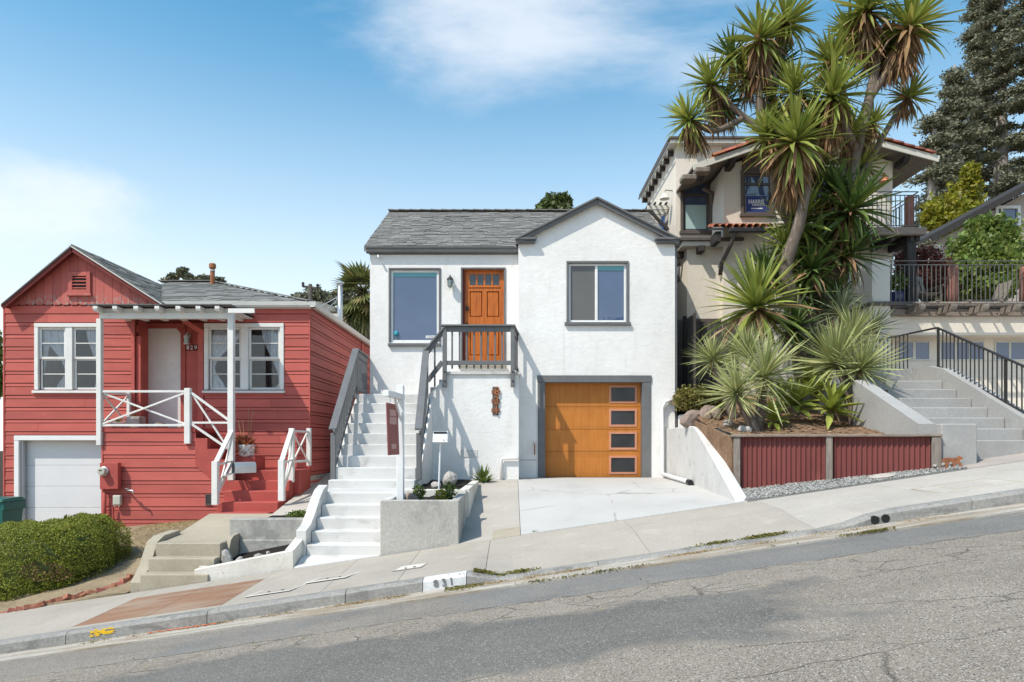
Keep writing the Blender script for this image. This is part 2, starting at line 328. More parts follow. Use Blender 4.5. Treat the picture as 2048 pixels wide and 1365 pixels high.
# plants
def leafmat(name, color, tip=None, amt=.35, hue=.02, rough=.5, trans=.25, spec=.3):
    m = M_(name, color, rough, spec); m.piece(amt, hue)
    if tip: m.c = m.mix(m.rng(m.rand(), .78, .98, 0, .8), m.c, tip)
    m.tone(.10, 1.5)
    t = m.nt.nodes.new('ShaderNodeBsdfTranslucent'); m.link(m.hsv(m.c, v=1.3), t.inputs[0])
    ms = m.nt.nodes.new('ShaderNodeMixShader'); ms.inputs[0].default_value = trans
    m.link(m.b.outputs[0], ms.inputs[1]); m.link(t.outputs[0], ms.inputs[2]); m.link(ms.outputs[0], m.nt.nodes['Material Output'].inputs['Surface'])
    MAT[name] = m.done()
leafmat('yucca_leaf', (.225, .265, .055), (.46, .42, .10), .35, .02, .55, .2)
leafmat('yucca_dark', (.085, .135, .035), (.15, .18, .04), .35, .02, .42, .2)  # darker yucca_leaf copy: shade on inner heads put into the colour
leafmat('dead_leaf', (.25, .15, .075), (.40, .29, .18), .45, .015, .8, .15)
leafmat('silver_leaf', (.34, .365, .15), (.54, .52, .26), .35, .02, .5, .2)
leafmat('grey_leaf', (.16, .19, .115), (.26, .28, .17), .35, .02, .5, .2)  # darker silver_leaf copy: shade under the giant yucca put into the colour
leafmat('agave_leaf', (.26, .30, .05), (.44, .43, .11), .28, .02, .45, .15)
leafmat('hedge_leaf', (.195, .228, .03), (.37, .32, .06), .5, .03, .55, .25)
leafmat('conifer_leaf', (.17, .175, .115), (.25, .24, .15), .45, .02, .7, .1)
leafmat('tree_leaf', (.085, .115, .035), (.15, .165, .06), .4, .03, .5, .25)
leafmat('lime_leaf', (.25, .25, .025), (.42, .36, .04), .35, .03, .5, .35)
leafmat('bright_leaf', (.15, .21, .045), (.27, .31, .10), .4, .03, .45, .3)
leafmat('maple_leaf', (.16, .055, .042), (.27, .13, .09), .45, .03, .6, .3)
leafmat('palm_leaf', (.12, .135, .04), (.32, .25, .11), .4, .03, .5, .2)
leafmat('moss_leaf', (.17, .16, .04), (.26, .22, .06), .4, .03, .7, .2)
leafmat('weed_leaf', (.13, .18, .04), (.22, .24, .08), .4, .03, .6, .25)
leafmat('succulent', (.42, .13, .07), (.50, .24, .10), .35, .03, .5, .15)
leafmat('straw', (.36, .27, .12), (.45, .36, .18), .35, .02, .8, .2)
m = M_('bark', (.17, .135, .11), .95, .1); m.tone(.25, (9, 9, 3)).stain((.30, .255, .21), (16, 16, 5), .5, .7, .7); m.bump(m.noise((26, 26, 9), 6, .7), .9, .03); MAT['bark'] = m.done()
m = M_('grey_bark', (.33, .30, .27), .95, .1); m.tone(.25, (5, 5, .8)); m.bump(m.noise((12, 12, 2), 6, .7), .8, .04); MAT['grey_bark'] = m.done()

# ------------------------------------------------------------------ geometry helpers
WPOS = {}                       # world position of every object's origin (all parents are unrotated)
def _rot_to(d, up=Vector((0, 0, 1))):
    d = d.normalized()
    if abs(d.dot(up)) > .999: up = Vector((0, 1, 0))
    x = d.cross(up).normalized(); z = x.cross(d).normalized()
    return Matrix((x, d, z)).transposed()          # columns: side, along, up

class MB:
    def __init__(s): s.v = []; s.f = []
    def add(s, vs, fs, M=None):
        o = len(s.v)
        s.v.extend([tuple(M @ Vector(p)) for p in vs] if M is not None else [tuple(p) for p in vs])
        s.f.extend([tuple(i + o for i in f) for f in fs]); return s
    def box(s, x0, x1, y0, y1, z0, z1, c=0.0, M=None):
        x0, x1 = sorted((x0, x1)); y0, y1 = sorted((y0, y1)); z0, z1 = sorted((z0, z1))
        if c <= 0:
            return s.add([(x, y, z) for x in (x0, x1) for y in (y0, y1) for z in (z0, z1)],
                         [(0, 1, 3, 2), (4, 6, 7, 5), (0, 4, 5, 1), (2, 3, 7, 6), (0, 2, 6, 4), (1, 5, 7, 3)], M)
        c = min(c, (x1 - x0) * .45, (y1 - y0) * .45, (z1 - z0) * .45)
        lo, hi = (x0, y0, z0), (x1, y1, z1); vs = []; idx = {}
        for sx in (0, 1):
            for sy in (0, 1):
                for sz in (0, 1):
                    sg = (sx, sy, sz)
                    for a in range(3):
                        p = []
                        for b in range(3):
                            q = hi[b] if sg[b] else lo[b]
                            if b != a: q += -c if sg[b] else c
                            p.append(q)
                        idx[(sg, a)] = len(vs); vs.append(tuple(p))
        fs = []
        for a in range(3):
            b, d = (a + 1) % 3, (a + 2) % 3
            for sa in (0, 1):
                ring = []
                for (sb, sd) in ((0, 0), (1, 0), (1, 1), (0, 1)):
                    sg = [0, 0, 0]; sg[a] = sa; sg[b] = sb; sg[d] = sd; ring.append(idx[(tuple(sg), a)])
                fs.append(tuple(ring if sa else ring[::-1]))
            for sa in (0, 1):
                for sb in (0, 1):
                    g0 = [0, 0, 0]; g0[a] = sa; g0[b] = sb; g1 = list(g0); g1[d] = 1
                    q = (idx[(tuple(g0), a)], idx[(tuple(g0), b)], idx[(tuple(g1), b)], idx[(tuple(g1), a)])
                    fs.append(q if sa == sb else q[::-1])
        for sx in (0, 1):
            for sy in (0, 1):
                for sz in (0, 1):
                    t = tuple(idx[((sx, sy, sz), a)] for a in range(3)); fs.append(t if (sx + sy + sz) % 2 else t[::-1])
        return s.add(vs, fs, M)
    def obox(s, ctr, size, R=None, c=0.0):
        M = Matrix.Translation(ctr) @ (R.to_4x4() if R is not None else Matrix.Identity(4))
        a, b, d = size; return s.box(-a / 2, a / 2, -b / 2, b / 2, -d / 2, d / 2, c, M)
    def bar(s, p0, p1, w, h, c=0.0, up=Vector((0, 0, 1)), ext=0.0):
        p0, p1 = Vector(p0), Vector(p1); d = p1 - p0
        return s.obox((p0 + p1) / 2, (w, d.length + 2 * ext, h), _rot_to(d, up), c)
    def tube(s, pts, r, n=8, cap=True):
        pts = [Vector(p) for p in pts]; k = len(pts); rs = r if isinstance(r, (list, tuple)) else [r] * k
        o = len(s.v); ref = None
        for i, p in enumerate(pts):
            d = (pts[min(i + 1, k - 1)] - pts[max(i - 1, 0)]).normalized()
            if ref is None: ref = d.orthogonal().normalized()
            ref = (ref - d * ref.dot(d)).normalized(); b = d.cross(ref)
            for j in range(n):
                a = 2 * math.pi * j / n; s.v.append(tuple(p + (ref * math.cos(a) + b * math.sin(a)) * rs[i]))
        for i in range(k - 1):
            for j in range(n):
                s.f.append((o + i * n + j, o + i * n + (j + 1) % n, o + (i + 1) * n + (j + 1) % n, o + (i + 1) * n + j))
        if cap:
            s.f.append(tuple(o + j for j in range(n))[::-1]); s.f.append(tuple(o + (k - 1) * n + j for j in range(n)))
        return s
    def lathe(s, prof, n=16, ctr=(0, 0, 0), R=None):
        """prof: (radius, height) along the local z axis"""
        vs = []; fs = []; M = Matrix.Translation(ctr) @ (R.to_4x4() if R is not None else Matrix.Identity(4))
        for (r, z) in prof:
            for j in range(n):
                a = 2 * math.pi * j / n; vs.append((r * math.cos(a), r * math.sin(a), z))
        for i in range(len(prof) - 1):
            for j in range(n): fs.append((i * n + j, i * n + (j + 1) % n, (i + 1) * n + (j + 1) % n, (i + 1) * n + j))
        fs.append(tuple(range(n))[::-1]); fs.append(tuple((len(prof) - 1) * n + j for j in range(n)))
        return s.add(vs, fs, M)
    def prism(s, poly, axis, lo, hi):
        """poly: 2-D points in the two other axes (x: y,z; y: x,z; z: x,y)"""
        def p3(a, b, t): return {'x': (t, a, b), 'y': (a, t, b), 'z': (a, b, t)}[axis]
        n = len(poly); vs = [p3(a, b, lo) for a, b in poly] + [p3(a, b, hi) for a, b in poly]
        fs = [tuple(range(n))[::-1], tuple(range(n, 2 * n))] + [(i, (i + 1) % n, n + (i + 1) % n, n + i) for i in range(n)]
        return s.add(vs, fs)
    def sheet(s, fn, us, vs_):
        o = len(s.v); nu, nv = len(us), len(vs_)
        for a in us:
            for b in vs_: s.v.append(tuple(fn(a, b)))
        for i in range(nu - 1):
            for j in range(nv - 1): s.f.append((o + i * nv + j, o + (i + 1) * nv + j, o + (i + 1) * nv + j + 1, o + i * nv + j + 1))
        return s
    def slab(s, fn, us, vs_, th):
        """a sheet with a skirt th deep all round, its top following fn"""
        s.sheet(fn, us, vs_)
        ring = [(a, vs_[0]) for a in us] + [(us[-1], b) for b in vs_[1:]] + [(a, vs_[-1]) for a in us[::-1][1:]] + [(us[0], b) for b in vs_[::-1][1:]]
        top = [Vector(fn(a, b)) for a, b in ring]; o = len(s.v); n = len(top)
        s.v.extend(tuple(p) for p in top); s.v.extend(tuple(p - Vector((0, 0, th))) for p in top)
        for i in range(n - 1): s.f.append((o + i, o + n + i, o + n + i + 1, o + i + 1))
        return s
    def wall(s, x0, x1, z0, z1, y0, y1, holes=()):
        """upright slab in x,z with rectangular holes (hx0, hx1, hz0, hz1)"""
        xs = sorted({x0, x1, *[h[0] for h in holes], *[h[1] for h in holes]}); zs = sorted({z0, z1, *[h[2] for h in holes], *[h[3] for h in holes]})
        xs = [x for x in xs if x0 <= x <= x1]; zs = [z for z in zs if z0 <= z <= z1]
        nx, nz = len(xs) - 1, len(zs) - 1
        def solid(i, j):
            if not (0 <= i < nx and 0 <= j < nz): return False
            cx, cz = (xs[i] + xs[i + 1]) / 2, (zs[j] + zs[j + 1]) / 2
            return not any(h[0] < cx < h[1] and h[2] < cz < h[3] for h in holes)
        for i in range(nx):
            for j in range(nz):
                if not solid(i, j): continue
                a, b, c, d = xs[i], xs[i + 1], zs[j], zs[j + 1]
                s.add([(a, y0, c), (b, y0, c), (b, y0, d), (a, y0, d)], [(0, 1, 2, 3)]); s.add([(a, y1, c), (b, y1, c), (b, y1, d), (a, y1, d)], [(3, 2, 1, 0)])
                for (di, dj, p, q) in ((-1, 0, (a, c), (a, d)), (1, 0, (b, c), (b, d)), (0, -1, (a, c), (b, c)), (0, 1, (a, d), (b, d))):
                    if not solid(i + di, j + dj): s.add([(p[0], y0, p[1]), (q[0], y0, q[1]), (q[0], y1, q[1]), (p[0], y1, p[1])], [(0, 1, 2, 3)])
        return s
    def mesh(s, name, mat, smooth=False):
        me = bpy.data.meshes.new(name); me.from_pydata(s.v, [], s.f)
        if mat: me.materials.append(MAT[mat])
        if smooth: me.shade_smooth()
        return me
    def build(s, name, mat, parent=None, smooth=False, **props):
        return link(name, s.mesh(name, mat, smooth), parent, **props)

def link(name, me, parent=None, M=None, **props):
    o = bpy.data.objects.new(name, me); col.objects.link(o)
    pw = Vector((0, 0, 0))
    if parent is not None: o.parent = parent; pw = WPOS[parent.name]
    if M is None: o.location = -pw; WPOS[o.name] = Vector((0, 0, 0))
    else: o.matrix_basis = Matrix.Translation(-pw) @ M; WPOS[o.name] = M.to_translation()
    for k, v in props.items(): o[k] = v
    return o
def thing(name, label, cat, loc=(0, 0, 0), group=None):
    o = bpy.data.objects.new(name, None); col.objects.link(o); o.location = loc; WPOS[o.name] = Vector(loc); o.empty_display_size = .2
    o['label'] = label; o['category'] = cat
    if group: o['group'] = group
    return o
def tag(o, label, cat, group=None):
    o['label'] = label; o['category'] = cat
    if group: o['group'] = group
    return o
def struct(o): o['kind'] = 'structure'; return o
def bx(name, mat, parent, x0, x1, y0, y1, z0, z1, c=.004, **kw): return MB().box(x0, x1, y0, y1, z0, z1, c).build(name, mat, parent, **kw)
def br(name, mat, parent, p0, p1, w, h, c=.004, **kw): return MB().bar(p0, p1, w, h, c).build(name, mat, parent, **kw)
def lin(a, b, n): return [a + (b - a) * i / (n - 1) for i in range(n)]
def sstep(t): t = max(0.0, min(1.0, t)); return t * t * (3 - 2 * t)
def text_mesh(txt, size, depth=.002, weight=0.0):
    cu = bpy.data.curves.new('lettering', 'FONT'); cu.body = txt; cu.size = size; cu.extrude = depth; cu.offset = weight; cu.align_x = 'CENTER'; cu.align_y = 'CENTER'; cu.resolution_u = 3
    o = bpy.data.objects.new('lettering', cu); col.objects.link(o)
    me = bpy.data.meshes.new_from_object(o.evaluated_get(bpy.context.evaluated_depsgraph_get()))
    bpy.data.objects.remove(o); bpy.data.curves.remove(cu); return me
def lettering(txt, size, at, mat, parent, sx=1.0, R=None, weight=0.0, depth=.002, name='lettering'):
    me = text_mesh(txt, size, depth, weight); me.materials.clear(); me.materials.append(MAT[mat])
    Mx = Matrix.Translation(at) @ (R if R is not None else Matrix.Rotation(math.pi / 2, 4, 'X')) @ Matrix.Diagonal((sx, 1, 1, 1))
    return link(name, me, parent, Mx)

# fast soup of leaf faces: centres (n,3), along-vectors, side-vectors -> bent quads
def leaf_soup(name, mat, ctr, along, side, parent=None, bend=.25, **props):
    n = len(ctr); nrm = np.cross(along, side); nl = np.linalg.norm(nrm, axis=1, keepdims=True) + 1e-9; nrm = nrm / nl * np.linalg.norm(side, axis=1, keepdims=True)
    v = np.empty((n, 4, 3)); v[:, 0] = ctr - along; v[:, 1] = ctr + side + nrm * bend; v[:, 2] = ctr + along; v[:, 3] = ctr - side + nrm * bend
    idx = np.arange(4 * n).reshape(n, 4); tri = np.concatenate([idx[:, [0, 1, 2]], idx[:, [0, 2, 3]]], 1).reshape(-1)
    me = bpy.data.meshes.new(name); me.vertices.add(4 * n); me.vertices.foreach_set('co', v.reshape(-1))
    me.loops.add(6 * n); me.loops.foreach_set('vertex_index', tri.astype(np.int32)); me.polygons.add(2 * n)
    me.polygons.foreach_set('loop_start', np.arange(0, 6 * n, 3, dtype=np.int32)); me.update(calc_edges=True); me.materials.append(MAT[mat])
    return link(name, me, parent, **props)
def unit(n):
    d = rng.normal(size=(n, 3)); return d / (np.linalg.norm(d, axis=1, keepdims=True) + 1e-9)
def clump_points(clumps, per, shell=.55):
    """points through ellipsoid clumps (cx,cy,cz,rx,ry,rz), denser towards the skin; returns points and outward vectors"""
    ps, ns = [], []
    for (cx, cy, cz, rx, ry, rz) in clumps:
        d = unit(per); r = shell + (1 - shell) * rng.random((per, 1)) ** .6
        r *= 1 + .18 * rng.normal(size=(per, 1))
        ps.append(np.array([cx, cy, cz]) + d * r * np.array([rx, ry, rz])); ns.append(d)
    return np.concatenate(ps), np.concatenate(ns)
def foliage(name, mat, clumps, per, size, parent, elong=1.8, flat=0.0, shell=.45, **props):
    p, nrm = clump_points(clumps, per, shell); n = len(p)
    a = unit(n) + nrm * .6
    if flat: a[:, 2] *= 1 - flat
    a /= np.linalg.norm(a, axis=1, keepdims=True) + 1e-9
    s_ = np.cross(a, unit(n)); s_ /= np.linalg.norm(s_, axis=1, keepdims=True) + 1e-9
    L = size * (.6 + .8 * rng.random((n, 1))); return leaf_soup(name, mat, p, a * L * elong / 2, s_ * L / 2, parent, **props)
def rock_mesh(name, mat, seed, sub=2, rough=.28):
    import bmesh
    b = bmesh.new(); bmesh.ops.create_icosphere(b, subdivisions=sub, radius=1.0); r = random.Random(seed)
    ph = [(r.uniform(-3, 3), r.uniform(-3, 3), r.uniform(-3, 3), r.uniform(0, 6)) for _ in range(6)]
    for v in b.verts:
        k = sum(math.sin(v.co.x * p[0] + v.co.y * p[1] + v.co.z * p[2] + p[3]) for p in ph) / 6
        v.co *= 1 + rough * k * 1.6 + r.uniform(-.04, .04)
    me = bpy.data.meshes.new(name); b.to_mesh(me); b.free(); me.materials.append(MAT[mat]); return me
def TRS(loc, rot=(0, 0, 0), scale=(1, 1, 1)):
    from mathutils import Euler
    return Matrix.Translation(loc) @ Euler(rot).to_matrix().to_4x4() @ Matrix.Diagonal((*scale, 1))

def shingle_plane(parent, O, u, v, spans, rows, expo, tab, mat, left, seed=1, thick=.012, name='shingle'):
    """tabs laid in courses: O eave origin, u along the eave, v up the slope, spans(row centre) -> (u0, u1). Returns how many single tabs are left of the allowance"""
    r = random.Random(seed); n = u.cross(v).normalized()
    if n.z < 0: n = -n
    me = MB().box(-.5, .5, 0, 1.0, -.5, .5).mesh(name, mat); rest = MB()
    R = Matrix((u, v, n)).transposed().to_4x4(); tilt = Matrix.Rotation(-thick * .9 / expo, 4, 'X')
    cube = MB().box(-.5, .5, 0, 1.0, -.5, .5)
    for k in range(rows):
        u0, u1 = spans((k + .5) * expo)
        if u1 - u0 < .05: continue
        t = u0 - r.uniform(0, tab)
        while t < u1:
            w = tab * r.choice((.55, .75, 1.0, 1.0, 1.25)); a, b = max(t, u0), min(t + w, u1); t += w
            if b - a < .03: continue
            th = thick * r.choice((.7, 1.0, 1.0, 1.6)); ln = expo * 1.12
            Mx = Matrix.Translation(O + u * ((a + b) / 2) + v * (k * expo - r.choice((0, 0, .018)) ) + n * (th / 2 + thick * .5)) @ R @ tilt @ Matrix.Diagonal((b - a - .006, ln, th, 1))
            if left > 0: link(name, me, parent, Mx); left -= 1
            else: rest.add(cube.v, cube.f, Mx)
    if rest.f: rest.build('shingle_field', mat, parent, kind='stuff')
    return left

# ------------------------------------------------------------------ ground, street, pavement
SL = 0.148                                                 # the street climbs to the east
YC, YB = 7.5, 9.55                                         # kerb face, back edge of the pavement
def gz(x):                                                 # gutter level at the kerb face; the hill eases off far away
    t = x - .088
    if t > 16: t = 16 + (t - 16) * .35
    if t < -16: t = -16 + (t + 16) * .35
    return -1.483 + SL * t
DRV0, DRV1 = -.10, 3.45                                    # dropped kerb
def kerb_h(x): return .022 + .108 * max(sstep((DRV0 - x) / .42), sstep((x - DRV1) / .75))
def walk_z(x, y): return gz(x) + kerb_h(x) * (1 - sstep((y - 7.65) / 1.2)) + .13 * sstep((y - 7.65) / 1.2) + .022 * (y - YC)
def sb(x): return walk_z(x, YB)
def road_z(x, y): return gz(x) + .018 * max(0, min(7.05 - y, 4.5)) - (.012 if y < 7.1 else .03)
def lot_a(x): return -1.56 + .09 * (x + 6.26)
def ground_z(x, y):
    if y < 9.9: return min(gz(x), gz(x)) - .25
    if y < 60:
        a = sb(x) + (lot_a(x) - sb(x)) * sstep((y - 9.75) / 3.4)
        b = sb(x) + (-.80 - sb(x)) * sstep((y - 9.6) / 4.2) - .12
        c = sb(x) - .15 + max(0, y - 12) * .06
        t = sstep((x + 3.55) / .35); q = a * (1 - t) + b * t; t2 = sstep((x - 3.3) / .3); q = q * (1 - t2) + c * t2
        return q if y < 17 else q + (y - 17) * .02
    return ground_z(x, 59.9) + (y - 60) * .01
xs = [-900, -400, -150, -60, -30] + lin(-14, 14, 71) + [20, 30, 60, 150, 400, 900]
ys = [-400, -120, -40, -12, -4, 2, 6, 9.3, 9.58] + lin(9.9, 17, 30) + [20, 26, 40, 59, 61, 120, 300, 900]
struct(MB().sheet(lambda x, y: (x, y, ground_z(x, y)), xs, ys).build('ground', 'dry_ground', smooth=True))
struct(MB().sheet(lambda x, y: (x, y, road_z(x, y)), [-60, -40, -25, -16] + lin(-14, 14, 57) + [16, 25, 40, 60], [-9, -4, 0, 2, 2.55] + lin(3, 7.05, 9) + [7.24]).build('road', 'asphalt', smooth=True))
gut = struct(MB().slab(lambda x, y: (x, y, gz(x) + .018 * max(0, 7.4 - y) * .3), [-40] + lin(-16, 16, 65) + [40], [7.13, 7.3, 7.52], .12).build('gutter', 'gutter_concrete', smooth=False))

# kerb stones in lengths
kerb = struct(bpy.data.objects.new('kerb', None)); col.objects.link(kerb); WPOS['kerb'] = Vector((0, 0, 0)); kerb.empty_display_size = .2
def kerb_stone(a, b, mat='kerb_concrete', name='kerb_stone'):
    us = lin(a + .004, b - .004, max(3, int((b - a) / .15))); mb = MB()
    def prof(x):
        h = gz(x) + kerb_h(x) + .001; g = gz(x) - .1
        return [(x, YC - .012, g), (x, YC - .006, h - .03), (x, YC + .022, h), (x, 7.645, h + .002), (x, 7.645, g)]
    rows = [prof(x) for x in us]; n = 5
    for r_ in rows: mb.v.extend(r_)
    for i in range(len(us) - 1):
        for j in range(n - 1): mb.f.append((i * n + j, (i + 1) * n + j, (i + 1) * n + j + 1, i * n + j + 1))
    mb.f.append(tuple(range(n))); mb.f.append(tuple((len(us) - 1) * n + j for j in range(n))[::-1])
    return mb.build(name, mat, kerb)
edges = [-26, -22, -18, -15, -12.4, -10.2, -8.1, -6.55, -4.9, -3.35, -1.83, -.98, -.50, .95, 2.2, 3.35, 3.95, 5.05, 6.4, 8.1, 9.8, 12, 15, 20, 26]
for a, b in zip(edges, edges[1:]):
    if abs(a + .98) < .01: kerb_stone(a, b, 'white_curb_paint')
    else: kerb_stone(a, b)
ang = math.atan(SL)
def on_kerb(x, dz): return Vector((x, YC - .013, gz(x) + dz))
Rk = Matrix.Rotation(-ang, 4, 'Y') @ Matrix.Rotation(math.pi / 2, 4, 'X')
for ch, x in (('8', -.835), ('3', -.745), ('1', -.665)): lettering(ch, .115, on_kerb(x, .066), 'print_grey', kerb, 1.0, Rk, .002, .003, 'stencilled_number')
def blotch(name, mat, pts, parent=None):
    mb = MB(); n = len(pts); mb.v = [tuple(p) for p in pts]; mb.f = [tuple(range(n))]; return mb.build(name, mat, parent)
# spray marks of the utility crew
r = random.Random(3)
mb = MB()
for i in range(46):
    x = -4.62 + r.random() * .24; dz = .045 + r.random() * .07; s_ = .012 + .02 * r.random()
    c_ = on_kerb(x, dz); c_.y -= .001 + i * .00005; mb.add([c_ + Vector((-s_, 0, -.006)), c_ + Vector((s_, 0, -.004)), c_ + Vector((s_ * .8, 0, .008)), c_ + Vector((-s_ * .7, 0, .006))], [(0, 1, 2, 3)])
mb.build('spray_mark', 'yellow_spray', kerb)
mb = MB(); pts = []
for i in range(30):
    t = i / 29; x = -3.98 + t * .78; y = 7.43 + .02 * math.sin(i * 1.7) - .03 * t; w = .008 + .012 * abs(math.sin(i * .9 + 1)) * (1 - abs(t - .5))
    pts.append((x, y, w))
for (x, y, w) in pts: mb.v.extend([(x, y - w, gz(x) + .009), (x, y + w, gz(x) + .009)])
for i in range(29): mb.f.append((2 * i, 2 * i + 2, 2 * i + 3, 2 * i + 1))
mb.build('spray_mark', 'orange_spray', gut)
# drain outlets through the kerb
for x in (3.955 + .03, 4.10):
    mb = MB(); mb.tube([(x, YC - .0135, gz(x) + .052), (x, YC + .10, gz(x) + .056)], .047, 14); mb.build('drain_outlet', 'black', kerb)

# pavement slabs
walk = struct(bpy.data.objects.new('pavement', None)); col.objects.link(walk); WPOS['pavement'] = Vector((0, 0, 0)); walk.empty_display_size = .2
def slab(x0, x1, y0, y1, mat, dz=0.0):
    g = .003; return MB().slab(lambda x, y: (x, y, walk_z(x, y) + dz), lin(x0 + g, x1 - g, 7), lin(y0 + g, y1 - g, 5), .14).build('pavement_slab', mat, walk)
cuts = [-26, -22, -19, -16.5, -14, -12, -10.2, -8.4, -6.75, -5.0, -4.15, -3.3, -2.15, -1.28, -.30, 1.55, 3.4, 5.0, 6.5, 8.4, 10, 12, 15, 19, 26]
for a, b in zip(cuts, cuts[1:]):
    mat = 'pale_concrete' if a >= 3.3 else 'sidewalk_concrete'
    if -5.1 < a and b < -3.2:
        slab(a, b, 7.65, 7.76, mat); slab(a, b, 7.76, 9.10, 'rust_slab'); slab(a, b, 9.10, YB, mat)
    else: slab(a, b, 7.65, YB, mat)
# covers let into the pavement
def cover(x0, x1, y0, y1, mat, rim, label, skew=0.0, holes=True, inner=0):
    cx, cy = (x0 + x1) / 2, (y0 + y1) / 2; f = lambda dz: (lambda x, y: (x + skew * (y - cy), y, walk_z(x, y) + dz))
    t = thing('utility_cover', label, 'utility cover', (cx, cy, walk_z(cx, cy)))
    e = .025; rm = MB()
    for (a, b, c, d) in ((x0, x1, y0, y0 + 2 * e), (x0, x1, y1 - 2 * e, y1), (x0, x0 + e, y0 + 2 * e, y1 - 2 * e), (x1 - e, x1, y0 + 2 * e, y1 - 2 * e)): rm.slab(f(.004), lin(a, b, 3), lin(c, d, 3), .003)
    rm.build('rim', rim, t); MB().slab(f(.0035), lin(x0 + e, x1 - e, 4), lin(y0 + 2 * e, y1 - 2 * e, 4), .003).build('lid', mat, t)
    if inner:
        ex = (x1 - x0) * .26; ey = (y1 - y0) * .26
        MB().slab(f(.005), lin(x0 + ex, x1 - ex, 4), lin(y0 + ey, y1 - ey, 4), .006).build('rim', 'warm_concrete', t); MB().slab(f(.006), lin(x0 + ex + .02, x1 - ex - .02, 4), lin(y0 + ey + .02, y1 - ey - .02, 4), .006).build('lid', mat, t)
    if holes:
        for q in (.35, .65):
            hx = x0 + (x1 - x0) * q; MB().lathe([(.018, 0), (.018, .003)], 8, (hx + skew * (-.0), cy - (y1 - y0) * .25, walk_z(hx, cy - (y1 - y0) * .25) + .0105)).build('lift_hole', 'charcoal', t)
cover(-3.06, -2.52, 7.95, 8.42, 'sidewalk_concrete', 'cream_wall', 'concrete utility cover framed by white lines beside the rust-coloured slab', .3)
cover(-2.44, -1.93, 8.25, 8.72, 'gutter_concrete', 'cream_wall', 'grey utility cover with white rim at the foot of the white stair', .35)
cover(-1.42, -1.06, 8.22, 8.55, 'cream_wall', 'sidewalk_concrete', 'small pale utility cover behind the painted kerb number', .2)
cover(5.05, 6.0, 8.0, 8.6, 'pale_concrete', 'warm_concrete', 'square utility cover with a smaller lid inside it, near the gravel', -.1, False, 1)

# ------------------------------------------------------------------ the white house
GY, WY = 15.5, 16.0                                        # gable face, door wing face
wh = thing('white_house', 'white stucco cottage with front gable, orange doors and grey shingle roof', 'house', (0, 16.5, -.8))
gx0, gx1 = X(1037, GY), X(1350, GY); wx0 = X(740, WY); eave = 4.60
# openings
gw = (X(1137, GY), X(1253, GY), Z(645, GY), Z(527, GY))
gd = (X(1090, GY), X(1285, GY), -.80, Z(765, GY))
ww = (X(781, WY), X(878, WY), Z(685, WY), Z(540, WY))
wd = (X(925, WY), X(1008, WY), 1.80, Z(539, WY))
pk = (X(1193, GY), Z(402, GY))
mb = MB(); mb.wall(gx0, gx1, -1.0, eave, GY, GY + .22, (gw, gd))
ov = .02; sl_l = (pk[1] - eave) / (pk[0] - gx0); mb.prism([(gx0, eave), (gx1, eave), pk], 'y', GY, GY + .22)
mb.build('wall', 'white_stucco', wh)
MB().wall(wx0, gx0, -.95, eave, WY, WY + .2, (ww, wd)).build('wall', 'white_stucco', wh)
bx('wall', 'white_stucco', wh, gx0, gx0 + .2, GY + .221, WY + .4, -1.0, eave, 0)
bx('wall', 'white_stucco', wh, wx0, wx0 + .2, WY + .201, 24, -.95, eave, 0)
bx('wall', 'white_stucco', wh, gx1 - .2, gx1, GY + .221, 24, -.95, eave, 0)
bx('wall', 'white_stucco', wh, wx0, gx1, 24.001, 24.2, -.95, eave, 0)
mb = MB()
for xx in (wx0, gx1 - .2): mb.prism([(WY + .3, eave), (24.2, eave), (19.1, 6.36)], 'x', xx, xx + .2)
mb.build('wall', 'white_stucco', wh)
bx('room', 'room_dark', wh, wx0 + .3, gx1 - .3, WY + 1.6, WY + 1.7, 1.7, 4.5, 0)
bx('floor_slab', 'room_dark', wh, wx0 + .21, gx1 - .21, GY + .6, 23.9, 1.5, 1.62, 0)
bx('plinth_line', 'white_masonry', wh, gx0 - .0, X(1075, GY) - .005, GY - .012, GY - .001, -.42, -.385, .004)

# roof: main slope, front gable, gutters and mouldings
roof = MB()
R0 = Vector((-3.44, 15.86, 4.555)); R1 = Vector((-3.44, 19.1, 6.445)); xr = 3.80
roof.prism([(R0.y, R0.z), (R1.y, R1.z), (22.4, 4.55), (22.4, 4.43), (R1.y, R1.z - .13), (R0.y, R0.z - .12)], 'x', -3.44, xr)
rf = roof.build('roof', 'shingle', wh)
gp = (pk[0], 5.545); gy0 = GY - .10
def gline(x): return gp[1] - abs(x - gp[0]) * (gp[1] - 4.64) / (gp[0] - gx0 + .02)
gr = MB(); xa, xb = gx0 - .06, gx1 + .06
gr.prism([(xa, gline(xa)), (gp[0], gp[1]), (xb, gline(xb)), (xb, gline(xb) - .05), (gp[0], gp[1] - .055), (xa, gline(xa) - .05)], 'y', gy0, 17.55)
gr.build('gable_roof', 'shingle', wh)
u = Vector((1, 0, 0)); v = Vector((0, R1.y - R0.y, R1.z - R0.z)).normalized(); L = (R1 - R0).length
def cut(s_):                                               # the front gable interrupts the courses
    z = R0.z + s_ * v.z; half = max(0.0, (gp[1] - z) / ((gp[1] - 4.64) / (gp[0] - gx0 + .02)))
    return half
nrow = 24; ex = L / nrow
leftn = shingle_plane(rf, R0, u, v, lambda s_: (0, (gp[0] - cut(s_) + 3.44) if cut(s_) > 0 else xr + 3.44), nrow, ex, .27, 'shingle', 250, 5)
shingle_plane(rf, R0, u, v, lambda s_: (gp[0] + cut(s_) + 3.44, xr + 3.44) if cut(s_) > 0 else (9, 9), nrow, ex, .34, 'shingle', leftn, 6)
shc = MB().box(-.15, .15, -.12, .12, -.012, .012).mesh('ridge_cap', 'shingle')
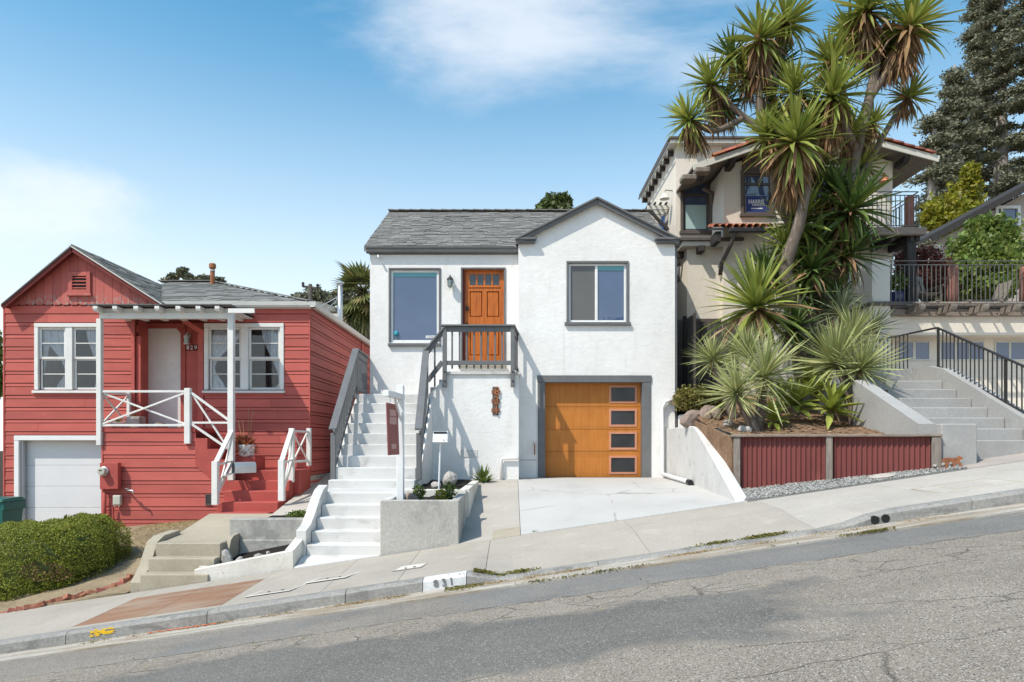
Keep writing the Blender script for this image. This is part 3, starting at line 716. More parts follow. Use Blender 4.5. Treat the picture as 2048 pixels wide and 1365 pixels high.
for i in range(25): link('ridge_cap', shc, rf, TRS((-3.30 + i * .295, 19.1, 6.475), (0, .05, 0)))
# rake boards on the gable: a flat board with a projecting cap moulding
for s_ in (-1, 1):
    end = xa if s_ < 0 else xb
    p0 = Vector((gp[0], gy0 - .005, gp[1] - .105)); p1 = Vector((end, gy0 - .005, gline(end) - .105))
    br('rake_board', 'grey_paint', wh, p0, p1, .06, .10, .008)
    q = Vector((0, -.032, .062)); br('rake_moulding', 'grey_paint', wh, p0 + q, p1 + q, .09, .045, .008)
    x0, x1 = (X(1030, GY - .15), X(1073, GY - .15)) if s_ < 0 else (X(1311, GY - .15), X(1362, GY - .15))
    zt = Z(477, GY - .1)
    bx('cornice_return', 'grey_paint', wh, x0 + .03, x1 - .03, GY - .12, GY - .002, zt - .105, zt - .045, .01)
    bx('cornice_return', 'grey_paint', wh, x0, x1, GY - .17, GY - .002, zt - .044, zt + .012, .012)
# ogee gutter along the wing and its end
gt = MB(); zg = 4.53
prof = [(15.98, zg - .115), (15.93, zg - .115), (15.90, zg - .095), (15.885, zg - .06), (15.86, zg - .04), (15.83, zg - .028), (15.82, zg), (15.835, zg + .012), (15.98, zg + .012)]
gt.prism(prof, 'x', X(731, 15.85), gx0 - .02); gt.build('gutter', 'grey_paint', wh)
bx('fascia', 'grey_paint', wh, wx0 - .02, gx0 - .03, 15.975, 15.999, zg - .135, zg - .02, 0)
bx('downpipe', 'grey_paint', wh, gx1 - .005, gx1 + .06, GY + .02, GY + .09, -.25, 4.45, .01)
bx('gutter', 'grey_paint', wh, gx1 - .01, gx1 + .12, GY - .04, 22, 4.46, 4.57, .02)

def casing(parent, o, y, w, d, mat, top=True, bottom=False, c=.006):
    x0, x1, z0, z1 = o; x0 += .003; x1 -= .003; z1 -= .003
    bx('casing', mat, parent, x0 - w, x0, y - d, y + .05, z0, z1, c); bx('casing', mat, parent, x1, x1 + w, y - d, y + .05, z0, z1, c)
    if top: bx('casing', mat, parent, x0 - w, x1 + w, y - d - .004, y + .05, z1 + .001, z1 + w, c)
    if bottom: bx('casing', mat, parent, x0 - w, x1 + w, y - d - .004, y + .05, z0 - w, z0 - .001, c)
def frame(parent, o, y, w, d, mat, name='frame'):
    x0, x1, z0, z1 = o; mb = MB()
    mb.box(x0, x0 + w, y, y + d, z0, z1, .003).box(x1 - w, x1, y, y + d, z0, z1, .003).box(x0 + w, x1 - w, y, y + d, z0, z0 + w, .003).box(x0 + w, x1 - w, y, y + d, z1 - w, z1, .003)
    return mb.build(name, mat, parent)
# picture window of the wing
w1 = bx('window', 'grey_paint', wh, ww[0] - .05, ww[1] + .05, WY - .07, WY + .04, ww[2] - .10, ww[2] - .03, .008)
casing(w1, ww, WY, .045, .025, 'grey_paint'); frame(w1, ww, WY + .03, .055, .05, 'white_paint')
pi = (ww[0] + .055, ww[1] - .055, ww[2] + .055, ww[3] - .055)
bx('pane', 'window_glass', w1, pi[0], pi[1], WY + .060, WY + .066, pi[2], pi[3], 0)
bx('blind', 'teal_blind', w1, pi[0], pi[1], WY + .052, WY + .0575, pi[3] - .10, pi[3], 0)
bx('notice', 'print_white', w1, X(851, WY), X(870.5, WY), WY + .050, WY + .056, Z(676, WY), Z(671, WY), 0)
lettering('No Soliciting', .038, (X(860.7, WY), WY + .0485, Z(673.5, WY)), 'print_black', w1, .95, None, .0006, .0005)
mb = MB(); mb.lathe([(.01, 0), (.055, .01), (.06, .05), (.04, .10), (.01, .115)], 10, (X(792, WY), WY + .045, Z(671, WY))); mb.tube([(X(793, WY), WY + .045, Z(671, WY)), (X(795, WY), WY + .045, Z(677, WY))], .012, 6)
mb.build('ornament', 'teal_plastic', w1)
# slider of the gable
w2 = bx('window', 'grey_paint', wh, gw[0] - .09, gw[1] + .09, GY - .07, GY + .04, gw[2] - .075, gw[2] - .004, .008)
casing(w2, gw, GY, .05, .03, 'grey_paint'); frame(w2, gw, GY + .03, .05, .05, 'white_paint')
xm = X(1193, GY); bx('mullion', 'white_paint', w2, xm - .03, xm + .03, GY + .028, GY + .075, gw[2] + .05, gw[3] - .05, .004)
bx('pane', 'screen_glass', w2, gw[0] + .05, xm - .03, GY + .055, GY + .060, gw[2] + .05, gw[3] - .05, 0)
bx('pane', 'window_glass', w2, xm + .03, gw[1] - .05, GY + .060, GY + .065, gw[2] + .05, gw[3] - .05, 0)
bx('blind', 'teal_blind', w2, xm + .03, gw[1] - .05, GY + .052, GY + .057, gw[3] - .15, gw[3] - .05, 0)

# front door
dr = MB(); dy = WY + .09; x0, x1, z0, z1 = wd; x0 += .05; x1 -= .0; st = .115; zt = z1 - .02; z0 = 1.83
mid = (x0 + x1) / 2; zl0, zl1 = Z(571, WY + .09), Z(549, WY + .09); zp0, zp1 = Z(634, WY + .09), Z(583, WY + .09); zq0, zq1 = z0 + .22, Z(652, WY + .09)
dholes = [(x0 + st, mid - .055, zp0, zp1), (mid + .055, x1 - st, zp0, zp1), (x0 + st, mid - .055, zq0, zq1), (mid + .055, x1 - st, zq0, zq1)]
lw = (x1 - x0 - 2 * st + .04) / 4
lites = [(x0 + st - .02 + i * lw + .018, x0 + st - .02 + (i + 1) * lw - .018, zl0, zl1) for i in range(4)]
door = dr.wall(x0, x1, z0, zt, dy, dy + .045, dholes + lites).build('door', 'orange_wood', wh)
for h_ in dholes: bx('panel', 'orange_wood', door, h_[0] + .012, h_[1] - .012, dy + .014, dy + .04, h_[2] + .012, h_[3] - .012, .012)
for h_ in lites: bx('pane', 'lite_glass', door, h_[0], h_[1], dy + .018, dy + .024, h_[2], h_[3], 0)
bx('shelf_moulding', 'orange_wood', door, x0 + .09, x1 - .09, dy - .02, dy - .001, zl0 - .055, zl0 - .02, .006)
mb = MB(); hx = x0 + .055; mb.box(hx - .02, hx + .02, dy - .012, dy - .001, Z(672, dy), Z(646, dy), .004); mb.bar((hx, dy - .05, Z(652, dy)), (hx, dy - .05, Z(668, dy)), .016, .016, .004).bar((hx, dy - .05, Z(653, dy)), (hx, dy - .005, Z(653, dy)), .014, .014).bar((hx, dy - .05, Z(667, dy)), (hx, dy - .005, Z(667, dy)), .014, .014)
mb.build('handle', 'black', door)
bx('deadbolt', 'black', door, hx - .03, hx + .03, dy - .03, dy - .001, Z(622, dy), Z(613, dy), .008)
bx('door_frame', 'dark_red', wh, wd[0], wd[0] + .048, WY + .02, WY + .14, 1.80, wd[3], .004); bx('door_frame', 'orange_wood', wh, wd[0], wd[1], WY + .025, WY + .14, wd[3] - .02, wd[3] + .001, .002)
casing(wh, (wd[0], wd[1], 1.8, wd[3]), WY, .04, .03, 'grey_paint')
bx('threshold', 'warm_concrete', wh, wd[0] - .1, wd[1] + .05, WY - .12, WY + .14, 1.76, 1.80, .006)
# bulkhead lamp with cage
lx, lz = X(901, WY), Z(561, WY)
lamp = MB().lathe([(.045, 0), (.05, .012), (.05, .04)], 12, (lx, WY, lz + .03), Matrix.Rotation(math.pi / 2, 3, 'X')).build('wall_lamp', 'charcoal', wh)
MB().tube([(lx, WY - .03, lz + .05), (lx, WY - .10, lz + .09), (lx, WY - .13, lz + .05)], .014, 6).lathe([(.075, 0), (.07, .03), (.03, .06), (.02, .09)], 12, (lx, WY - .13, lz - .02)).build('arm', 'charcoal', lamp)
MB().lathe([(.02, -.17), (.045, -.15), (.05, -.05), (.05, 0)], 12, (lx, WY - .13, lz - .02)).build('globe', 'frosted', lamp)
mb = MB()
for i in range(6):
    a = i * math.pi / 3; mb.tube([(lx + .058 * math.cos(a), WY - .13 + .058 * math.sin(a), lz - .02), (lx + .062 * math.cos(a), WY - .13 + .062 * math.sin(a), lz - .13), (lx + .02 * math.cos(a), WY - .13 + .02 * math.sin(a), lz - .215)], .005, 4)
for zr, rr in ((-.09, .063), (-.15, .06)):
    mb.tube([(lx + rr * math.cos(k * math.pi / 5), WY - .13 + rr * math.sin(k * math.pi / 5), lz + zr) for k in range(11)], .005, 4, False)
mb.build('cage', 'black', lamp)
cx_, cz_ = X(758, WY), Z(516, WY)
MB().lathe([(.03, 0), (.03, .02)], 10, (cx_, WY, cz_), Matrix.Rotation(math.pi / 2, 3, 'X')).tube([(cx_, WY - .02, cz_), (cx_ + .0, WY - .07, cz_ + .02)], .012, 6).tube([(cx_ - .015, WY - .06, cz_ + .05), (cx_ + .02, WY - .14, cz_ - .035)], [.022, .028], 10).build('camera', 'white_metal', wh)

# garage door in four sections
gdy = GY + .20; gs = [Z(p, gdy) for p in (766, 814, 859, 903, 956)]
garage = bx('garage_door', 'garage_wood', wh, gd[0] + .002, gd[1] - .002, gdy + .03, gdy + .06, -.80, gd[3] - .002, 0)
wpx = (X(1221, gdy), X(1271, gdy))
for i, (pt, pb) in enumerate(((774, 804), (821, 851), (867, 897), (915, 946))):
    zt_, zb_ = gs[i], gs[i + 1]; h_ = (wpx[0], wpx[1], Z(pb, gdy), Z(pt, gdy))
    sec = MB().wall(gd[0] + .006, gd[1] - .006, zb_ + .004, zt_ - .004, gdy, gdy + .029, (h_,)).build('door_section', 'garage_wood', garage)
    frame(sec, (h_[0] - .035, h_[1] + .035, h_[2] - .035, h_[3] + .035), gdy - .012, .05, .02, 'garage_window_trim', 'window_trim')
    bx('pane', 'dark_glass', sec, h_[0] + .001, h_[1] - .001, gdy + .010, gdy + .016, h_[2] + .001, h_[3] - .001, 0)
bx('garage_frame', 'grey_paint', wh, gd[0] - .165, gd[0] + .004, GY - .03, GY + .19, -.80, gd[3] - .005, .008)
bx('garage_frame', 'grey_paint', wh, gd[1] - .004, gd[1] + .185, GY - .03, GY + .19, -.80, gd[3] - .005, .008)
bx('garage_frame', 'grey_paint', wh, gd[0] - .175, gd[1] + .20, GY - .036, GY + .19, gd[3] - .004, gd[3] + .155, .008)
bx('jamb_strip', 'white_paint', wh, gd[0] - .185, gd[0] - .167, GY - .02, GY - .001, -.80, gd[3] + .0, .003)

# ------------------------------------------------------------------ landing block, stairs, rails
LY = 14.6; lx0, lx1 = X(858, LY), gx0 - .004; TL, TD = 1.016, 1.51
lb = thing('landing_block', 'white stucco porch block under the orange front door', 'porch', ((lx0 + lx1) / 2, 15.2, -.8))
xs1 = X(897, LY)
mb = MB(); mb.prism([(lx0, -.95), (lx1, -.95), (lx1, TD - .065), (xs1, TD - .065), (lx0 + .0, TL + .02)], 'y', LY, WY - .002); mb.build('block', 'white_stucco', lb)
MB().prism([(xs1 - .12, TD - .06), (xs1 - .06, TD), (lx1 + .035, TD), (lx1 + .035, TD - .06)], 'y', LY - .045, WY - .003).build('deck', 'white_masonry', lb)
bx('sill_strip', 'white_masonry', lb, lx0 + .02, lx1, LY - .02, LY - .001, -.86, -.78, .004)
for i in range(2): bx('step', 'white_masonry', lb, lx0 + .02 + i * .19, xs1 - .10, LY + .04, WY - .004, TL + .165 * i + .003, TL + .165 * (i + 1), .008)
# rust number plate 8 3 1 in cut steel tiles
pl = thing('house_number', 'tall rusted steel plaque with the numbers 831 on the porch block', 'house number', (X(992, LY), LY, Z(800, LY)))
pa, pb_ = X(985, LY), X(997, LY)
bx('plate', 'brown_trim', pl, pa, pb_, LY - .018, LY - .002, Z(831, LY), Z(774, LY), .003)
for i, ch in enumerate('831'):
    zc = Z(783.5 + i * 18.3, LY); xo = .01 + .012 * (i == 0)
    bx('tile', 'rust_metal', pl, pa - .02, pb_ + .03, LY - .03, LY - .019, zc - .055, zc + .03, .004)
    lettering(ch, .24, (X(992, LY) + xo, LY - .040, zc - .005), 'rust_pipe', pl, .95, None, .006, .012, 'digit')
# small fittings at the foot of the block
fit = thing('white_drain_pipe', 'white bent pipe at the foot of the porch block', 'pipe', (X(1004, LY), LY - .05, -.78))
MB().tube([(X(1003, LY), LY - .06, -.80), (X(1003, LY), LY - .06, Z(920, LY)), (X(1006, LY), LY - .06, Z(917, LY)), (X(1030, LY), LY - .06, Z(917, LY)), (X(1037, LY), LY - .06, Z(917, LY))], .028, 8).build('pipe', 'white_metal', fit, True)
bx('outlet_cover', 'white_masonry', lb, X(921, LY), X(955, LY), LY - .012, LY - .001, Z(915, LY), Z(900, LY), .004)
vb = thing('hose_tap', 'small rusty hose tap on the wall beside the garage frame', 'tap', (X(1069, GY), GY, Z(900, GY)))
MB().tube([(X(1069, GY), GY, Z(890, GY)), (X(1069, GY), GY - .07, Z(890, GY)), (X(1069, GY), GY - .08, Z(910, GY))], .014, 7).lathe([(.03, 0), (.03, .012)], 8, (X(1069, GY), GY - .07, Z(887, GY))).build('spout', 'rust_pipe', vb)

UX0, UX1 = -3.27, -1.76; UD0, UD1 = 12.5, LY; NR = 8
RIS = (TL + .675) / NR; TR = (UD1 - UD0) / (NR - 0)
st_ = thing('entry_stairs', 'tall flight of white painted masonry steps up to the white house', 'stairs', (-2.5, 12, -1.4))
zl = -.675
for i in range(NR):
    d = UD0 + i * TR; z = zl + RIS * (i + 1)
    bx('step', 'white_masonry', st_, UX0, UX1, d, LY + .001 if i < NR - 1 else LY + .3, z - RIS - (.30 if i else .4), z, .012)
bx('top_landing', 'white_masonry', st_, UX0 - .10, lx0 - .001, LY + .301, WY - .004, -.95, TL, .01)
bx('side_wall', 'white_stucco', st_, UX1 + .001, lx0 + .02, UD0 + .1, LY - .002, -.98, -.3, 0)
MB().prism([(UD0 + .02, -.98), (LY - .002, -.98), (LY - .002, TL - .05), (UD0 + .02, zl + .0)], 'x', UX1 + .0215, UX1 + .06).build('stringer', 'white_stucco', st_)
MB().prism([(UD0 + .02, -1.05), (LY, -1.05), (LY, TL - .03), (UD0 + .02, zl + .02)], 'x', UX0 - .06, UX0 - .002).build('stringer', 'white_masonry', st_)
# middle landing and the lower flight down to the pavement
mlz = -.82
bx('step', 'white_masonry', st_, UX0 - .02, UX1 + .02, 12.22, UD0 + .1, -1.2, zl, .012)
bx('middle_landing', 'white_masonry', st_, UX0 + .05, UX1 + .02, 11.1, 12.24, -1.3, mlz, .012)
for d0, d1, z in ((10.82, 11.12, -.99), (10.55, 10.84, -1.165), (10.28, 10.57, -1.34), (10.02, 10.30, -1.505)):
    bx('step', 'white_masonry', st_, -3.02, -1.86, d0, d1, z - .4, z, .012)
MB().slab(lambda x, y: (x, y, (-1.66 + (sb(x) + .012 + 1.66) * (1 - sstep((y - YB) / .47)))), lin(-3.06, -1.86, 6), lin(YB + .003, 10.03, 4), .3).build('ramp', 'white_masonry', st_)
# swept cheek wall beside the lower flight
prof = [(10.02, -1.72), (10.02, -1.30), (10.25, -1.24), (10.5, -1.08), (10.72, -.90), (10.95, -.76), (11.2, -.70), (11.2, -1.6)]
MB().prism(prof, 'x', -3.17, -3.025).build('cheek_wall', 'white_masonry', st_)

# rails: dark grey timber
def rail_run(t, a, b, top_w, posts=(), n=0, low=None, bal=(.04, .04), drop=.12, bz=0.06, name='baluster'):
    """sloped or level run of rail between a and b (top centre points); low: how far below the top the bottom rail runs"""
    a, b = Vector(a), Vector(b)
    if low:
        br('bottom_rail', 'grey_paint', t, a - Vector((0, 0, low)), b - Vector((0, 0, low)), .04, .09, .004)
    for i in range(n):
        p = a.lerp(b, (i + .5) / n); MB().box(p.x - bal[0] / 2, p.x + bal[0] / 2, p.y - bal[1] / 2, p.y + bal[1] / 2, p.z - (low or .8) - bz, p.z - drop, .003).build(name, 'grey_paint', t)
rl = thing('stair_railing', 'dark grey timber railing on the side of the white stair next to the red house', 'railing', (-3.3, 13.5, -.6))
A = Vector((-3.27, 12.44, .235)); B = Vector((-3.33, 14.55, 1.985)); C = Vector((-3.40, 15.98, 1.985))
br('top_rail', 'grey_paint', rl, A, B, .14, .04, .005); br('rail_board', 'grey_paint', rl, A - Vector((-.03, 0, .085)), B - Vector((-.03, 0, .085)), .035, .14, .004)
bx('post', 'grey_paint', rl, A.x - .045, A.x + .045, 12.46, 12.55, -.69, .17, .006); bx('post', 'grey_paint', rl, B.x - .045, B.x + .045, 14.5, 14.59, .95, 1.96, .006)
br('top_rail', 'grey_paint', rl, B + Vector((0, .02, 0)), C, .12, .04, .005); br('rail_board', 'grey_paint', rl, B - Vector((0, -.06, .08)), C - Vector((0, 0, .08)), .035, .13, .004)
rail_run(rl, A + Vector((0, .12, .10)), B + Vector((0, -.05, 0)), 0, n=13, low=.80, drop=.14)
rail_run(rl, B + Vector((0, .10, 0)), C, 0, n=9, low=.82, drop=.13)
rr = thing('landing_railing', 'dark grey timber railing around the front door landing of the white house', 'railing', (-1.2, 14.6, 1.0))
A2 = Vector((-1.705, 12.44, .235)); B2 = Vector((-1.83, 14.55, 1.985))
br('top_rail', 'grey_paint', rr, A2, B2, .14, .04, .005); br('rail_board', 'grey_paint', rr, A2 - Vector((-.03, 0, .085)), B2 - Vector((-.03, 0, .085)), .035, .14, .004)
bx('post', 'grey_paint', rr, A2.x - .045, A2.x + .045, 12.46, 12.55, -.69, .17, .006)
bx('post', 'grey_paint', rr, B2.x - .045, B2.x + .045, 14.5, 14.59, .90, 1.97, .006)
rail_run(rr, A2 + Vector((.01, .12, .10)), B2 + Vector((.03, -.06, 0)), 0, n=13, low=.80, drop=.14)
fy = LY - .075; Lp, Rp = X(889.5, fy), X(1025.5, fy); zt = Z(651, fy) ; zb = Z(775, fy)
for xp in (Lp, Rp):
    po = bx('post', 'grey_paint', rr, xp - .045, xp + .045, fy - .045, LY - .046, zb, zt - .03, .006)
    for zz_ in (Z(744.5, fy), Z(763, fy)): MB().lathe([(.018, 0), (.016, .012), (.006, .016)], 10, (xp, fy - .045, zz_), Matrix.Rotation(math.pi / 2, 3, 'X')).build('bolt', 'black', po)
bx('top_rail', 'grey_paint', rr, Lp - .10, Rp + .06, fy - .075, fy + .075, zt - .03, zt + .008, .005)
bx('rail_board', 'grey_paint', rr, Lp + .046, Rp - .046, fy - .02, fy + .02, zt - .14, zt - .031, .004)
bx('bottom_rail', 'grey_paint', rr, Lp + .046, Rp - .046, fy - .025, fy + .02, Z(730.5, fy), Z(722, fy), .004)
for pxl in (904, 919, 933, 948, 962, 976, 990, 1004): bx('baluster', 'grey_paint', rr, X(pxl, fy) - .018, X(pxl, fy) + .018, fy + .021, fy + .056, Z(737.5, fy), zt - .031, .003)
# slope up from the turn to the landing and the return to the gable wall
E0 = Vector((-1.86, fy, 1.94)); E1 = Vector((Lp + .0, fy, zt - .03))
br('top_rail', 'grey_paint', rr, E0, E1, .13, .04, .005); br('rail_board', 'grey_paint', rr, E0 + Vector((.06, 0, -.02)), E1 - Vector((.03, 0, .085)), .035, .11, .004)
br('bottom_rail', 'grey_paint', rr, (-1.80, fy, 1.30), (Lp - .046, fy, Z(724, fy)), .035, .10, .004)
bx('baluster', 'grey_paint', rr, -1.665, -1.63, fy + .021, fy + .055, 1.18, 2.10, .003)
G0 = Vector((Rp, fy + .08, zt - .012)); G1 = Vector((gx0 - .02, GY + .3, zt - .012))
br('top_rail', 'grey_paint', rr, G0, G1, .12, .04, .005); br('rail_board', 'grey_paint', rr, G0 - Vector((0, 0, .08)), G1 - Vector((0, 0, .08)), .035, .11, .004)
rail_run(rr, G0 + Vector((0, .02, 0)), G1, 0, n=6, low=.80, drop=.13)

# ------------------------------------------------------------------ driveway, flank walls, planters
def dz_(x, y):
    t = sstep((y - YB) / 4.6); t = .55 * t + .45 * min(1, max(0, (y - YB) / 4.6)); return (sb(x) + .008) * (1 - t) + (-.80) * t
dv = struct(MB().slab(lambda x, y: (x, y, dz_(x, y)), lin(.125, 3.50, 14), lin(YB + .004, GY + .24, 20), .1).build('driveway', 'white_drive'))
struct(MB().slab(lambda x, y: (x, y, dz_(x, y) - .006), lin(-.88, .118, 8), lin(YB + .004, LY - .01, 16), .1).build('side_path', 'pale_concrete'))
MB().slab(lambda x, y: (-.20 + (x + .20) * min(1, max(0, (10.55 - y) / 1.0)) if False else x, y, dz_(x, y) - .002), lin(-.28, .117, 5), lin(YB + .005, 10.15, 5), .02).build('repair_patch', 'warm_concrete', dv)
# flank wall between driveway and planted bed: level, then sweeping down to the pavement
fw = thing('flank_wall', 'white retaining wall sloping down beside the garage driveway', 'retaining wall', (3.5, 12, -.8))
tops = [(15.46, .31), (13.1, .31), (12.75, .285), (12.45, .20), (9.72, -.80), (9.60, -.875)]
def fx(y): return 3.50 - .10 * (15.5 - y) / 2.8 if y > 12.7 else 3.40 - .235 * (12.7 - y) / 3.1
mb = MB()
for (y, z) in tops:
    x = fx(y); mb.v.extend([(x, y, -1.3), (x, y, z - .015), (x + .015, y, z), (x + .175, y, z), (x + .19, y, z - .015), (x + .19, y, -1.3)])
for i in range(len(tops) - 1):
    for j in range(5): mb.f.append((i * 6 + j, (i + 1) * 6 + j, (i + 1) * 6 + j + 1, i * 6 + j + 1))
mb.f.append(tuple(range(6))); mb.f.append(tuple(len(mb.v) - 6 + j for j in range(6)))
mb.build('wall', 'white_masonry', fw)
bx('upper_block', 'white_stucco', fw, 3.75, 4.35, 15.0, 15.45, -.5, .62, .03)
MB().box(3.75, 4.05, 14.55, 14.99, -.5, .45, .03).build('upper_block', 'white_stucco', fw)
dp = thing('downspout', 'white downspout bending along the foot of the driveway wall to a black outlet', 'downspout', (3.45, 14, -.7))
MB().tube([(3.62, 15.44, Z(800, 15.4)), (3.46, 15.42, Z(804, 15.4)), (3.40, 15.42, Z(816, 15.4)), (3.40, 15.42, -.66), (3.39, 15.3, -.72), (fx(12.9) - .07, 12.9, dz_(3.2, 12.9) + .06)], .042, 10).build('pipe', 'white_metal', dp, True)
MB().tube([(fx(12.92) - .07, 12.93, dz_(3.2, 12.92) + .06), (fx(12.7) - .07, 12.72, dz_(3.2, 12.7) + .06)], .052, 12).build('outlet', 'black', dp)
# big concrete planter by the pavement, second planter behind it
pn = thing('concrete_planter', 'rough grey concrete planter box between the white stair and the driveway', 'planter', (-1.3, 10.2, -1.5))
px0, px1, py0, py1, pz = X(760, 9.58), X(918, 9.58), 9.58, 11.05, Z(1001, 9.58)
th = .12
mb = MB(); mb.box(px0, px1, py0, py0 + th, -2.1, pz, .012); mb.build('front_wall', 'grey_concrete', pn)
bx('side_wall', 'grey_concrete', pn, px1 - th, px1, py0 + th + .001, py1, -1.9, pz, .012); bx('side_wall', 'white_masonry', pn, px0, px0 + th, py0 + th + .001, py1, -1.9, pz, .012)
bx('back_wall', 'cream_wall', pn, px0, px1, py1 + .001, py1 + th, -1.9, pz + .05, .012)
MB().sheet(lambda x, y: (x, y, pz - .07 + .02 * math.sin(9 * x + 4 * y) + .015 * math.sin(23 * x - 11 * y)), lin(px0 + th - .01, px1 - th + .01, 14), lin(py0 + th - .01, py1 + .01, 16)).build('soil', 'dark_soil', pn, True)
pn2 = thing('rear_planter', 'narrow planter bed with pale rim against the porch block', 'planter', (-1.2, 12.5, -1))
p2z = -.765
mb = MB(); mb.prism([(px1 - .0, py1 + th + .01), (px1 + .04, py1 + th + .01), (X(957, 13.5), 13.6), (X(957, 13.5) - .13, 13.6), (px1 - .10, py1 + th + .01)], 'z', -1.5, p2z); mb.build('rim', 'cream_wall', pn2)
MB().sheet(lambda x, y: (x, y, p2z - .05 + .02 * math.sin(8 * x + 5 * y)), lin(UX1 + .03, -.72, 14), lin(py1 + th, LY, 22)).build('soil', 'dark_soil', pn2, True)

# mailbox on a pole
mbx = thing('mailbox', 'white slant-lid mailbox on a thin white pole in the rear planter', 'mailbox', (X(881, 11.9), 11.9, p2z - .05))
mx_, my_ = X(881, 11.9), 11.9; zt = Z(863, my_)
MB().tube([(mx_ - .03, my_, p2z - .1), (mx_, my_, zt - .18)], .017, 10).build('pole', 'white_metal', mbx)
hw = (X(895, my_) - X(866, my_)) / 2
MB().prism([(my_ - .07, zt - .20), (my_ + .07, zt - .20), (my_ + .07, zt), (my_ + .0, zt), (my_ - .05, zt - .045), (my_ - .105, zt - .19)], 'x', mx_ - hw, mx_ + hw).build('box', 'white_metal', mbx)
bx('slot', 'charcoal', mbx, mx_ - hw + .01, mx_ + hw - .01, my_ - .062, my_ - .03, zt - .035, zt - .005, .002)
MB().lathe([(.012, 0), (.010, .01)], 8, (mx_ + hw * .5, my_ - .10, zt - .15), Matrix.Rotation(math.pi / 2, 3, 'X')).build('lock', 'galvanised', mbx)

# hanging sale sign on a white post
sg = thing('sign_post', 'white timber yard sign post with a hanging dark red panel in the planter', 'sign post', (X(801, 9.95), 9.95, pz - .05))
sx, sy = X(801, 9.95), 9.95; s0 = Z(771, sy)
bx('post', 'white_paint', sg, sx - .05, sx + .05, sy - .05, sy + .05, pz - .2, s0, .008)
ad = Vector((-.10, -1.0, 0)).normalized(); ac = Vector((sx, sy, Z(794, sy)))
br('arm', 'white_paint', sg, ac - ad * .10 + Vector((.0, 0, 0)), ac + ad * .75, .085, .085, .008)
br('brace', 'white_paint', sg, ac + ad * .30 + Vector((0, 0, -.05)), ac + ad * .05 + Vector((0, 0, -.30)), .03, .05, .004)
zt = Z(808, sy - .35); c0 = ac + ad * .38
pn_ = MB().box(-.008, .008, -.28, .28, -.72, 0, .003)
Rp_ = Matrix.Translation(Vector((c0.x - .02, c0.y, zt))) @ Matrix.Rotation(math.atan2(-ad.x, ad.y) + math.pi, 4, 'Z') @ Matrix.Rotation(math.radians(-2), 4, 'Y')
panel = link('panel', pn_.mesh('panel', 'sign_red'), sg, Rp_)
for k, (zc, hh, ww_) in enumerate(((-.13, .045, .16), (-.24, .05, .18), (-.60, .035, .12))):
    link('print', MB().box(-.0095, .0095, -ww_, ww_, zc - hh, zc + hh).mesh('print', 'sign_blur'), sg, Rp_)
for q in (-.2, .2):
    c_ = c0 + ad * q; mb = MB(); zb_ = ac.z - .045; mb.tube([(c_.x, c_.y, zb_), (c_.x + .02, c_.y, (zb_ + zt) / 2), (c_.x - .01, c_.y, zt - .01)], .006, 5); mb.build('chain', 'galvanised', sg)

# ------------------------------------------------------------------ the red house
RY = 14.7
rh = thing('red_house', 'red timber cottage with double-lap siding, white windows and low shingle roof', 'house', (-7.6, 16, -1.6))
hx0, hx1 = X(9, RY), X(620, RY); ztop = 2.95
rw1 = (X(78, RY), X(196, RY), Z(780, RY), Z(655, RY)); rw2 = (X(417, RY), X(561, RY), Z(780, RY), Z(655, RY))
rg = (X(40, RY), X(203, RY), -2.1, Z(881, RY))
al = (X(271, RY), X(408, RY), .28, Z(640, RY))
holes = [rw1, rw2, rg, al]
MB().wall(hx0, hx1, -2.3, ztop, RY, RY + .12, holes).build('wall', 'dark_red', rh)
bx('wall', 'dark_red', rh, hx1 - .12, hx1 - .001, RY + .121, 24, -2.0, ztop, 0); bx('wall', 'dark_red', rh, hx0 + .001, hx0 + .12, RY + .121, 24, -2.3, ztop, 0)
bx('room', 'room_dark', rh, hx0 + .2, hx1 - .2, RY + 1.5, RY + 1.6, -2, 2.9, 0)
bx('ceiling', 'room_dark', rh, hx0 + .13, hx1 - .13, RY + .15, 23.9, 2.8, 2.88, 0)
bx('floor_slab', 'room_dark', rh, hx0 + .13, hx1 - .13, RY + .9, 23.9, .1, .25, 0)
bx('foundation', 'grey_concrete', rh, hx1 - .11, hx1 + .02, RY + .0, 24, -2.0, -.72, .01)
